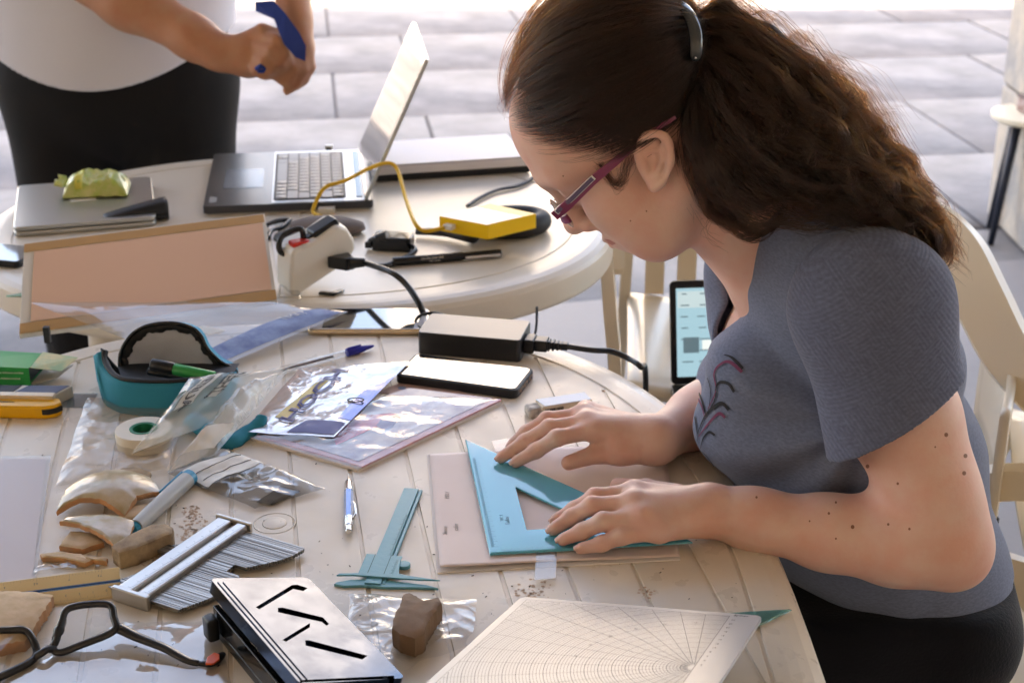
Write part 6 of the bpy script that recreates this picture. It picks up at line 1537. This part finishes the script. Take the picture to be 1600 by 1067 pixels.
# ------------------------------------------------------------------ trousers
P_ = SDF((-.02, 1.22, .40), (.66, 1.80, .68), .004)
P_.cap((.455, 1.5, .60), (.46, 1.5, .54), .102, .108, .03, KY)
for Y in (1.41, 1.59): P_.cap((.46, Y, .545), (.06, Y - .01, .56), .092, .070, .03)
P_.plane((.4, 1.5, .602), (0, 0, 1), k=.01)
trou = P_.mesh('trousers', M_trou, wom, disp=lambda P: P + np.stack([0 * P[:, 0], .007 * warp(P * np.array([1, 1, 1.6]), [30, 55], 3), .006 * warp(P, [26, 48], 6)], 1), inv=WI)
m = MB()
for Y in (1.40, 1.58):
    m.tube([(x_ - .45, Y - 1.5, z_) for x_, z_ in ((.07, .56), (.04, .50), (.05, .3), (.08, .1))], [.062, .058, .05, .04], 14)
m.build('lower_leg', M_skin, wom, smooth=True)
for Y in (1.40, 1.58):
    m = MB(); m.add([(-.38 + x_, Y - 1.5 + y_, z_) for z_, k_ in ((.03, 1), (.06, .9), (.10, .5)) for x_, y_ in ((-.16 * k_ - .02, -.035), (-.16 * k_ - .02, .035), (.06, .035), (.06, -.035))], [(0, 1, 2, 3), (8, 9, 10, 11)] + [(j * 4 + k, j * 4 + (k + 1) % 4, j * 4 + 4 + (k + 1) % 4, j * 4 + 4 + k) for j in (0, 1) for k in range(4)]); m.build('shoe', M_black, wom, bevel=.01)
# ------------------------------------------------------------------ hair
M_hair = bpy.data.materials.new('brown hair'); M_hair.use_nodes = True; n = M_hair.node_tree.nodes; n.clear(); out = n.new('ShaderNodeOutputMaterial'); hb = n.new('ShaderNodeBsdfHairPrincipled')
hb.parametrization = 'MELANIN'; hb.inputs['Melanin'].default_value = .84; hb.inputs['Melanin Redness'].default_value = .58; hb.inputs['Roughness'].default_value = .32; hb.inputs['Radial Roughness'].default_value = .4
hb.inputs['Random Color'].default_value = .25
M_hair.node_tree.links.new(hb.outputs[0], out.inputs[0])
M_hmass = mat('dark hair mass', (.016, .009, .006), .7, bump=.6, bscale=180)
SC = Vector((.004, .050, 0)); SR = (.101, .094, .079)
HLu = [-200, -60, -5, 14, 20, 26, 38, 62, 91, 121, 128, 400]; HLf = [-40, -34, -26, -16, 2, 34, 42, 61, 75, 82, 300, 300]
def toH(P):
    d = P - np.array(O); return d @ np.array(HF), d @ np.array(HU), d @ np.array(HS)
hm = SDF((O.x - .19, O.y - .13, O.z - .16), (O.x + .42, O.y + .13, O.z + .19), .0026)
hm.ell(H(SC.x * 1000, SC.y * 1000, 0), (SR[0] - .0015, SR[1] - .0015, SR[2] - .001), AX, 0)
X_, Y_, Z_ = [(hm.lo[i] + hm.h * np.arange(hm.n[i])) for i in range(3)]
dx, dy, dz = X_[:, None, None] - O.x, Y_[None, :, None] - O.y, Z_[None, None, :] - O.z
ff = dx * HF.x + dz * HF.z + 0 * dy; uu = dx * HU.x + dz * HU.z + 0 * dy
hl = np.interp(uu.ravel() * 1000, HLu, HLf).reshape(uu.shape) / 1000 - .030
hm.D = np.maximum(hm.D, ((ff - hl) * .7).astype(np.float32)).astype(np.float32)
TIE = H(-101, 50, 8)
def pq(px, py, Y): return onY(px, py, Y)
G = [   # guides of the tail: points (px, py, Y), spread at start / end (m), how many
    ([(1092, 38, 1.455), (1130, 22, 1.455), (1195, 68, 1.45), (1262, 122, 1.445), (1325, 190, 1.44), (1385, 262, 1.43), (1432, 330, 1.42), (1462, 380, 1.41)], .008, .015, 700, .009),
    ([(1092, 55, 1.445), (1145, 62, 1.44), (1215, 120, 1.43), (1285, 185, 1.42), (1345, 250, 1.41), (1400, 312, 1.40), (1445, 360, 1.39), (1468, 402, 1.39)], .009, .017, 1200, .008),
    ([(1094, 72, 1.435), (1150, 110, 1.42), (1212, 175, 1.41), (1275, 228, 1.40), (1335, 272, 1.39), (1392, 312, 1.385), (1440, 352, 1.38), (1462, 392, 1.38)], .009, .017, 1100, .008),
    ([(1094, 85, 1.43), (1135, 145, 1.41), (1185, 212, 1.395), (1245, 258, 1.385), (1310, 285, 1.38), (1368, 300, 1.375), (1415, 328, 1.37)], .009, .018, 1000, .007),
    ([(1092, 92, 1.425), (1115, 165, 1.40), (1152, 235, 1.385), (1205, 280, 1.38), (1262, 298, 1.38), (1320, 300, 1.375), (1370, 322, 1.37)], .009, .018, 800, .004),
    ([(1090, 96, 1.425), (1098, 170, 1.40), (1112, 240, 1.39), (1140, 290, 1.385), (1180, 305, 1.385), (1225, 300, 1.385)], .009, .013, 500, .004),
    ([(1090, 96, 1.42), (1082, 165, 1.395), (1080, 235, 1.385), (1098, 300, 1.38), (1135, 345, 1.38), (1180, 362, 1.38), (1215, 345, 1.38), (1226, 318, 1.382)], .006, .004, 420, .003),
    ([(1092, 96, 1.42), (1095, 190, 1.39), (1115, 270, 1.38), (1140, 320, 1.378), (1165, 340, 1.378), (1172, 318, 1.38), (1160, 300, 1.38)], .004, .003, 160, .003),
    ([(1400, 300, 1.385), (1440, 325, 1.38), (1468, 360, 1.375), (1475, 395, 1.375), (1462, 410, 1.375), (1448, 400, 1.378)], .008, .005, 350, .003),
    ([(1330, 200, 1.43), (1385, 255, 1.41), (1420, 300, 1.40), (1415, 330, 1.39), (1440, 345, 1.385), (1470, 385, 1.38), (1476, 408, 1.38)], .012, .006, 300, .005),
    ([(1280, 250, 1.39), (1340, 320, 1.37), (1385, 365, 1.365), (1430, 385, 1.365), (1445, 370, 1.37)], .004, .004, 60, .003),
]
for pts, r0, r1, n_, wv in G[:6]:
    P = [pq(*p) for p in pts]
    for i in range(len(P) - 1):
        q = i / (len(P) - 1); hm.cap(P[i] + Vector((0, .006, 0)), P[i + 1] + Vector((0, .006, 0)), .009 + .008 * math.sin(min(1, q * 1.5) * 2.2), .009 + .008 * math.sin(min(1, (q + .14) * 1.5) * 2.2) - (.009 if i > len(P) - 4 else 0), .012)
hm.smooth(1)
HW = wom
hm.mesh('hair_mass', M_hmass, wom, disp=lambda P: P + .002 * np.stack([warp(P, [120, 200], 1), warp(P, [120, 200], 2), warp(P, [120, 200], 3)], 1), inv=WI)
strands = []; srad = []
def add_strand(P, r=.00011): strands.append(P); srad.append(r)
def unit(v): return v / (np.linalg.norm(v) + 1e-9)
ax = [np.array(v) for v in (HF, HU, HS)]; On = np.array(O)
def fromH(f, u, s_): return On + ax[0] * f + ax[1] * u + ax[2] * s_
tie_dir = np.array([(-.100 - SC.x) / SR[0], (.048 - SC.y) / SR[1], .10])
cnt = 0; K = 15
ph = rng.uniform(0, 6.28, 40)
while cnt < 17000:
    v = unit(rng.normal(size=3))
    if v[2] < -.25 and rng.random() < .75: continue
    f, u, s_ = SC.x + v[0] * SR[0], SC.y + v[1] * SR[1], v[2] * SR[2]
    lim = np.interp(u * 1000, HLu, HLf) / 1000 + rng.normal() * .005 + .003 * math.sin(v[2] * 14 + u * 90)
    if f > lim or u < -.055: continue
    if (lim - f) > .045 and rng.random() < .45: continue
    d1 = tie_dir / np.linalg.norm(tie_dir) + rng.normal(size=3) * .05; t = np.linspace(0, 1, K)[:, None]
    lift = .0025 + rng.random() * .004; bump_ = (.006 + .012 * max(0, v[1]) * rng.random() + .012 * max(0, v[0]) * rng.random())
    wg = max(0., v[0] + .15) * (1 if v[2] > -.9 else 1); md = unit(.55 * v + .45 * unit(d1) + wg * np.array([-.12, -.42, .30 * np.sign(v[2]) * min(1, abs(v[2]) * 3)])); w = v * (1 - t) ** 2 + 2 * t * (1 - t) * md + unit(d1) * t * t; w /= np.linalg.norm(w, axis=1)[:, None]
    # strands leave the hairline by first sweeping up, in shared locks
    lock = (.012 * np.sin(13 * v[0] + 11 * v[2] + 3 * np.sin(6 * v[1] + 5 * v[2])) + .006 * np.sin(31 * v[2] + 23 * v[0])) * np.sin(np.pi * t[:, 0])
    rad = 1 + (lift + bump_ * np.sin(np.pi * np.minimum(1, t[:, 0] * 1.05)) + .4 * lock) / .09
    q = w * rad[:, None]
    P = np.stack([SC.x + q[:, 0] * SR[0], SC.y + q[:, 1] * SR[1] + lock * .5, q[:, 2] * SR[2]], 1)
    P = fromH(P[:, 0:1], P[:, 1:2], P[:, 2:3])
    P += .0012 * np.sin(t * rng.uniform(6, 16) + rng.uniform(0, 6)) * rng.normal(size=3) * np.sin(np.pi * t)
    Te = np.array(TIE) + rng.normal(size=3) * .006; P += (Te - P[-1]) * (t ** 3)
    add_strand(P, .00012); cnt += 1
# flyaway halo over the crown
for k in range(260):
    v = unit(np.array([rng.uniform(-.6, 1), rng.uniform(.1, 1.2), rng.uniform(-.6, .9)])); f, u, s_ = SC.x + v[0] * SR[0], SC.y + v[1] * SR[1], v[2] * SR[2]
    if f > np.interp(u * 1000, HLu, HLf) / 1000: continue
    t = np.linspace(0, 1, 9)[:, None]; d0 = unit(unit(tie_dir) - v); L_ = rng.uniform(.02, .07)
    P = fromH(f, u, s_) + (ax[0] * v[0] + ax[1] * v[1] + ax[2] * v[2]) * (.010 + .016 * rng.random() * np.sin(np.pi * t * .8)) + (ax[0] * d0[0] + ax[1] * d0[1] + ax[2] * d0[2]) * (t * L_) + rng.normal(size=3) * .004 * t * t
    add_strand(P, .00005)
def tail(pts, r0, r1, n_, wav, rad=.00011, K=26, frz=.0022):
    P0 = spline([pq(*p) for p in pts], 8); A = np.array([list(p) for p in P0]); m_ = len(A)
    nl = max(3, n_ // 28); locks = [(rng.normal(size=3) * .6, rng.uniform(5, 10), rng.uniform(0, 6.28), rng.normal(size=3)) for _ in range(nl)]
    seg_ = np.linalg.norm(np.diff(A, axis=0), axis=1); cum = np.concatenate([[0], np.cumsum(seg_)]); tot = cum[-1]
    for k in range(n_):
        off, fr, phs, wd = locks[rng.integers(nl)]
        e = min(1, rng.uniform(.72, 1.06)); t = np.linspace(0, e, K)
        Q = np.stack([np.interp(t * tot, cum, A[:, i]) for i in range(3)], 1)
        sp = r0 + (r1 - r0) * t + .6 * r1 * np.sin(np.pi * t)
        o = off[None, :] * 1.25 * sp[:, None] + (rng.normal(size=3) * .20)[None, :] * sp[:, None] * (1 - .4 * t[:, None])
        wv_ = wav * 1.25 * np.sin(fr * t * tot / .06 + phs + rng.normal() * .25)[:, None] * unit(wd)[None, :] * np.minimum(1, t * 3)[:, None]
        wv_ += frz * np.sin(rng.uniform(20, 50) * t + rng.uniform(0, 6))[:, None] * rng.normal(size=3)[None, :] * .5
        add_strand(Q + o + wv_, rad)
for g in G: tail(*g)
# loose wisps: over the ear, at the nape, and blown out of the tail
for pts, n_, sp in (([(935, 250, 1.397), (955, 285, 1.392), (972, 283, 1.390), (978, 262, 1.390), (985, 240, 1.388)], 60, .0025),
                    ([(920, 246, 1.40), (945, 268, 1.395), (962, 292, 1.391), (975, 285, 1.390)], 40, .002),
                    ([(1055, 220, 1.392), (1062, 260, 1.40), (1075, 300, 1.405), (1100, 335, 1.41)], 40, .004), ([(1070, 250, 1.40), (1065, 290, 1.41), (1085, 340, 1.42)], 24, .004),
                    ([(1092, 20, 1.455), (1085, -5, 1.455), (1070, -12, 1.45), (1050, -5, 1.45)], 30, .004), ([(1095, 30, 1.455), (1120, 5, 1.455), (1150, -15, 1.455)], 60, .006),
                    ([(1110, 25, 1.455), (1160, 5, 1.455), (1180, 20, 1.45), (1178, -15, 1.455)], 40, .005), ([(1200, 75, 1.44), (1280, 130, 1.43), (1330, 172, 1.425), (1405, 178, 1.42)], 40, .003),
                    ([(1170, 50, 1.445), (1260, 95, 1.44), (1340, 130, 1.435), (1370, 180, 1.43), (1395, 230, 1.42)], 70, .012), ([(1150, 35, 1.45), (1235, 85, 1.445), (1300, 120, 1.44), (1350, 200, 1.43)], 90, .012),
                    ([(1440, 340, 1.385), (1490, 390, 1.38), (1500, 350, 1.38), (1488, 318, 1.38)], 4, .001), ([(1450, 400, 1.38), (1475, 430, 1.38), (1470, 460, 1.38)], 5, .001), ([(1120, 330, 1.385), (1100, 360, 1.395), (1130, 385, 1.40)], 6, .003)):
    A = np.array([list(pq(*p)) for p in pts]); Q0 = spline([Vector(a) for a in A], 5); Q0 = np.array([list(q) for q in Q0])
    for k in range(n_):
        t = np.linspace(0, 1, len(Q0))[:, None]; add_strand(Q0 + rng.normal(size=3) * sp * (.3 + t) + .0018 * np.sin(rng.uniform(4, 14) * t + rng.uniform(0, 6)) * rng.normal(size=3), .00007)
# eyebrow and lashes
for sg in (-1, 1):
    for k in range(120):
        s0 = rng.uniform(10, 46); f0 = 107 - (s0 - 10) * .42 + 3.2; a = np.array(list(H(f0 - .0, 42 + rng.normal() * 2.4, sg * s0))); d = ax[2] * sg * .006 + ax[1] * .002 + ax[0] * -.003
        add_strand(np.stack([a, a + d * .5 + ax[0] * .0008, a + d]), .00011)
    for k in range(46):
        s0 = rng.uniform(20, 43); a = np.array(list(H(97.5 - abs(s0 - 31) * .16, 15.5, sg * s0))); add_strand(np.stack([a, a + ax[0] * .004 - ax[1] * .002, a + ax[0] * .008 - ax[1] * .0015]), .00012)
def make_curves(name, strands, radii, mt, parent, inv):
    cu = bpy.data.hair_curves.new(name); cu.add_curves([len(s_) for s_ in strands])
    P = np.concatenate(strands); M = np.array(inv); P = P @ M[:3, :3].T + M[:3, 3]
    cu.attributes['position'].data.foreach_set('vector', P.astype(np.float32).ravel()) if 'position' in cu.attributes else cu.position_data.foreach_set('vector', P.astype(np.float32).ravel())
    r = np.concatenate([np.full(len(s_), rr) * (np.concatenate([[.15, .5, .8], np.ones(len(s_) - 5), [.8, .35]]) if len(s_) > 6 else np.ones(len(s_))) for s_, rr in zip(strands, radii)])
    at_ = cu.attributes.get('radius') or cu.attributes.new('radius', 'FLOAT', 'POINT'); at_.data.foreach_set('value', r.astype(np.float32))
    cu.materials.append(mt); o = bpy.data.objects.new(name, cu); COL.objects.link(o); o.parent = parent; return o
tag(make_curves('hair', strands, srad, M_hair, wom, WI), kind='stuff')
# hair clip
clipc = thing('hair_clip', 'dark glossy curved clip holding the brown ponytail', 'hair clip', pq(1080, 30, 1.43))
CI = Matrix.Translation(clipc.location).inverted()
m = MB(); pts = [CI @ pq(*p) for p in ((1040, -4, 1.47), (1062, 9, 1.442), (1076, 24, 1.420), (1085, 45, 1.404), (1088, 70, 1.396), (1087, 95, 1.396))]
sp = spline(pts, 6); m.tube(sp, [.0066] * (len(sp) - 3) + [.006, .005, .0035], 14, flat=.75); m.build('clip_bar', mat('dark grey glossy clip', (.035, .04, .045), .18, coat=.5), clipc, smooth=True)
m = MB(); m.tube([CI @ pq(1086.5, 91, 1.391), CI @ pq(1086.5, 91, 1.389)], .0012, 8); m.build('pin', M_chrome, clipc, smooth=True)

# ------------------------------------------------------------------ her glasses
gl = thing('eyeglasses', 'purple framed eyeglasses with silver rims worn by the seated woman', 'eyeglasses', H(112, 14, 0))
GI = Matrix.Translation(gl.location).inverted()
M_pur = mat('plum acetate', (.20, .02, .085), .28, coat=.4); M_lav = mat('lavender inlay', (.12, .09, .17), .35); M_sil = mat('silver wire', (.7, .68, .66), .2, metal=1)
def bar(name, pts, hs_, th, mt, off=0):
    m = MB(); vs = []; P = [GI @ p for p in pts]
    for i, p in enumerate(P):
        tg = (P[min(i + 1, len(P) - 1)] - P[max(0, i - 1)]).normalized(); nn = Vector((0, -1, 0)); nn = (nn - tg * nn.dot(tg)).normalized(); up_ = tg.cross(nn)
        for a, b_ in ((-1, -1), (1, -1), (1, 1), (-1, 1)): vs.append(p + up_ * (hs_[i] * a) + nn * (th * b_ + off))
    n = len(P); m.add(vs, [(i * 4 + k, (i + 1) * 4 + k, (i + 1) * 4 + (k + 1) % 4, i * 4 + (k + 1) % 4) for i in range(n - 1) for k in range(4)] + [(0, 1, 2, 3), (n * 4 - 1, n * 4 - 2, n * 4 - 3, n * 4 - 4)])
    return m.build(name, mt, gl, bevel=.0005)
Yt = O.y - .0735
tp = [onY(866, 338, Yt + .004), onY(885, 322, Yt), onY(925, 283, Yt - .002), onY(965, 250, Yt - .004), onY(1002, 217, Yt - .008), onY(1030, 199, Yt - .010), onY(1056, 183, Yt - .008)]
bar('temple', tp, [.0046, .0050, .0046, .0038, .0028, .0022, .0018], .0013, M_pur)
bar('temple_inlay', [onY(870, 331, Yt + .003), onY(895, 308, Yt - .001), onY(926, 278, Yt - .003)], [.0021, .0023, .0021], .0004, M_lav, off=.0016)
bar('inlay_edge', [onY(869, 332, Yt + .003), onY(895, 308, Yt - .001), onY(928, 276, Yt - .003)], [.0028, .0030, .0028], .0003, M_sil, off=.0013)
far_tp = [H(108, 12, -66), H(70, 16, -74), H(20, 20, -78), H(-20, 18, -78)]
bar('temple', far_tp, [.0046, .0040, .003, .0025], .0013, M_pur)
for sg in (-1, 1):
    ring_ = []
    for k in range(32):
        a = 2 * math.pi * k / 32; ca, sa_ = math.cos(a), math.sin(a)
        ring_.append(GI @ H(114 - 5 * (ca * sg * .5 + .5) * (1 if sg > 0 else 1) - (0), 12 + 15.5 * math.copysign(abs(sa_) ** .8, sa_), sg * 35 + 25 * math.copysign(abs(ca) ** .8, ca)))
    m = MB(); m.tube(ring_ + [ring_[0]], .0010, 8, caps=False); m.build('rim', M_sil, gl, smooth=True)
    m = MB(); m.add(ring_, [tuple(range(32))]); m.build('lens', lens_m, gl, solid=.0012)
    bar('hinge', [H(110, 14, sg * 60), H(108, 13, sg * 66), H(103, 12, sg * 71)], [.0035, .0042, .0046], .0016, M_pur)
    m = MB(); m.tube([GI @ H(113, 8, sg * 11), GI @ H(108, 8, sg * 10), GI @ H(104, 3, sg * 11)], [.0008, .0008, .0025], 8); m.build('nose_pad', M_sil, gl, smooth=True)
m = MB(); m.tube([GI @ p for p in spline([H(113, 15, 11), H(116, 18, 0), H(113, 15, -11)], 6)], .0011, 8); m.build('bridge', M_sil, gl, smooth=True)
# eyes under the lowered lids
for sg in (-1, 1):
    m = MB(); ce = WI @ H(84.5, 17, sg * 31); prof = [(.0145 * math.sin(math.pi * i / 14) + .0001, -.0145 * math.cos(math.pi * i / 14)) for i in range(15)]; m.lathe(prof, 20, Matrix.Translation(ce)); m.build('eyeball', mat('eye white', (.6, .55, .5), .15, coat=1), wom, smooth=True) if sg == -1 else None

# ------------------------------------------------------------------ the standing person
man = thing('person', 'standing person in a white T-shirt and black trousers, winding blue tape, head out of view', 'person', (-.78, 3.0, 0))
MI = Matrix.Translation(man.location).inverted()
Ym = 3.0; cxm = onY(178, 140, Ym).x
D = SDF((cxm - .42, 2.55, .70), (cxm + .62, 3.30, 1.85), .0045)
KM = (1.22, .95, 1)
D.cap((cxm, Ym, 1.02), (cxm, Ym, 1.12), .14, .15, .05, (1.3, .95, 1)); D.cap((cxm, Ym + .02, 1.05), (cxm, Ym + .03, 1.35), .17, .16, .05, (1.35, .9, 1))
D.cap((cxm - .17, Ym + .03, 1.41), (cxm + .17, Ym + .03, 1.41), .075, .075, .05)
D.cap((cxm, Ym, 1.40), (cxm, Ym - .02, 1.56), .062, .056, .03); D.ell((cxm, Ym - .05, 1.66), (.076, .10, .12), k=.02); D.ell((cxm, Ym - .15, 1.64), (.014, .018, .02), k=.01)
YA = 2.72
e1 = onY(92, -62, 2.86); w1 = onY(342, 82, YA)
D.chain([Vector((cxm - .20, Ym + .02, 1.41)), Vector((cxm - .27, Ym - .02, 1.17)), e1 + Vector((-.02, .03, .02))], [.06, .052, .046], .03)
D.chain([e1, e1.lerp(w1, .45), e1.lerp(w1, .85), w1], [.050, .050, .036, .031], .03, (1, 1, 1))
e2 = onY(440, -130, 2.86); w2 = onY(462, 30, YA + .03)
D.chain([Vector((cxm + .20, Ym + .02, 1.41)), Vector((cxm + .29, Ym - .02, 1.25)), e2], [.06, .05, .044], .03)
D.chain([e2, w2], [.042, .030], .03)
# right hand (left in view): fist with curled fingers
h1 = onY(385, 90, YA - .01)
D.cap(w1, h1, .030, .036, .02, (1, .8, 1)); D.ell(onY(395, 85, YA - .01), (.040, .026, .036), k=.02)
def F2(pts, r, k=.005):
    P = [onY(*p) for p in pts]
    for i in range(len(P) - 1): D.cap(P[i], P[i + 1], r * (1 - .08 * i), r * (1 - .08 * (i + 1)), k)
F2([(405, 58, YA - .02), (432, 62, YA - .045), (446, 84, YA - .05), (452, 100, YA - .035)], .0115)
F2([(402, 72, YA - .03), (424, 80, YA - .055), (438, 96, YA - .055), (444, 108, YA - .04)], .0115)
F2([(398, 88, YA - .03), (412, 98, YA - .055), (424, 108, YA - .055), (434, 114, YA - .04)], .011)
F2([(390, 100, YA - .03), (400, 112, YA - .05), (412, 118, YA - .05), (420, 120, YA - .04)], .010)
F2([(380, 62, YA - .01), (410, 46, YA - .02), (432, 52, YA - .02)], .012)
# left hand hanging over the tape
D.cap(w2, onY(472, 75, YA + .01), .028, .030, .02, (.8, 1, 1))
F2([(480, 80, YA), (484, 105, YA - .005), (474, 125, YA - .01), (462, 135, YA - .015)], .012)
F2([(472, 84, YA - .01), (474, 110, YA - .02), (462, 132, YA - .025), (448, 143, YA - .03)], .0115)
F2([(464, 86, YA - .015), (462, 108, YA - .03), (450, 126, YA - .035), (440, 128, YA - .035)], .011)
F2([(458, 88, YA - .01), (452, 104, YA - .03), (440, 118, YA - .035), (432, 122, YA - .035)], .010)
F2([(468, 60, YA), (456, 74, YA - .02), (446, 92, YA - .03)], .0115)
D.smooth(1); D.mesh('body', M_skin2, man, inv=MI)
T2 = SDF((cxm - .42, 2.55, .70), (cxm + .52, 3.30, 1.50), .005)
T2.cap((cxm, Ym, .76), (cxm, Ym, 1.05), .190, .192, .05, (1.30, .95, 1)); T2.cap((cxm, Ym + .02, 1.05), (cxm, Ym + .03, 1.36), .180, .165, .05, (1.35, .9, 1)); T2.cap((cxm - .19, Ym + .03, 1.40), (cxm + .19, Ym + .03, 1.40), .088, .088, .05)
for sg in (-1, 1): T2.cap((cxm + sg * .20, Ym + .02, 1.40), (cxm + sg * .275, Ym - .02, 1.20), .078, .085, .03)
T2.D = np.maximum(T2.D, -(T2.D + .012))
hz = onY(190, 146, Ym - .19).z
def hemf(X, Y, Z): return (hz + .075 * np.clip(np.abs(X - cxm) / .24, 0, 1.2) ** 2 + .02) - Z + 0 * Y
T2.op(lambda X, Y, Z: (hz + .085 * np.clip(np.abs(X - cxm) / .24, 0, 1.2) ** 2 - Z + 0 * Y), T2.lo, T2.lo + T2.n * T2.h, 0, 'i')
T2.cap((cxm, Ym, 1.42), (cxm, Ym - .04, 1.55), .085, .085, .005, mode='s')
for sg in (-1, 1): T2.plane((cxm + sg * .275, Ym - .02, 1.20), (sg * .3, -.2, -1), (cxm - .42 if sg < 0 else cxm + .20, 2.6, 1.0), (cxm - .20 if sg < 0 else cxm + .52, 3.3, 1.35))
T2.mesh('t_shirt', mat('white cotton', (.70, .70, .77), .85, bump=.2, bscale=300, sheen=.2), man, disp=lambda P: P + np.stack([0 * P[:, 0], .007 * warp(P * np.array([1, 1, .5]), [12, 22], 3), 0 * P[:, 0]], 1), inv=MI)
T3 = SDF((cxm - .36, 2.68, .04), (cxm + .40, 3.30, .98), .006)
T3.cap((cxm + .01, Ym, .93), (cxm + .01, Ym, .80), .16, .175, .05, (1.32, .92, 1))
for sg in (-1, 1): T3.chain([(cxm + sg * .115 + .01, Ym, .80), (cxm + sg * .12 + .01, Ym - .01, .45), (cxm + sg * .125 + .01, Ym, .10)], [.118, .095, .075], .03)
T3.plane((0, 0, .10), (0, 0, -1)); T3.mesh('trousers', mat('black trousers', (.006, .005, .005), .9, bump=.2, bscale=200), man, disp=lambda P: P + np.stack([0 * P[:, 0], .006 * warp(P * np.array([1, 1, .5]), [14, 30], 5), 0 * P[:, 0]], 1), inv=MI)
for sg in (-1, 1):
    m = MB(); m.tube([(cxm + sg * .125 + .78, y_, .03 + z_) for y_, z_ in ((.08, .03), (.0, .035), (-.10, .02), (-.18, .005))], [.035, .045, .045, .03], 12, flat=.8); m.build('shoe', M_black, man, smooth=True)
m = MB(); m.lathe([(.001, .115), (.05, .10), (.078, .05), (.082, .0), (.078, -.03)], 24, Matrix.Translation((cxm + .78, -.035, 1.67)) @ Matrix.Diagonal((1, 1.28, 1, 1))); m.build('hair', M_hmass, man, smooth=True)
# blue tape in the hands
t = thing('tape_strip', 'folded bright blue fabric strip held between the standing person\'s hands', 'strip', onY(440, 40, YA - .03))
TI = Matrix.Translation(t.location).inverted(); M_bt = mat('blue woven fabric', (.015, .05, .30), .6, bump=.4, bscale=400)
poly = [(399, 4, -.02), (428, 2, -.02), (446, 22, -.035), (468, 52, -.045), (478, 72, -.05), (477, 96, -.052), (462, 90, -.055), (444, 70, -.055), (434, 46, -.05), (428, 30, -.04), (400, 18, -.025)]
m = MB(); m.add([TI @ onY(p[0], p[1], YA + p[2]) for p in poly], [(0, 1, 9, 10), (1, 2, 8, 9), (2, 3, 7, 8), (3, 4, 6, 7), (4, 5, 6)]); m.build('strip', M_bt, t, solid=.004, sub=0)
t = thing('cord', 'small loop of blue cord between the standing person\'s fingers', 'cord', onY(408, 108, YA - .06))
m = MB(); m.tube([(-.008, 0, 0), (0, -.006, .006), (.008, 0, .002), (.003, .004, -.005), (-.006, 0, -.003)], .0045, 8); m.build('loop', M_bt, t, smooth=True)
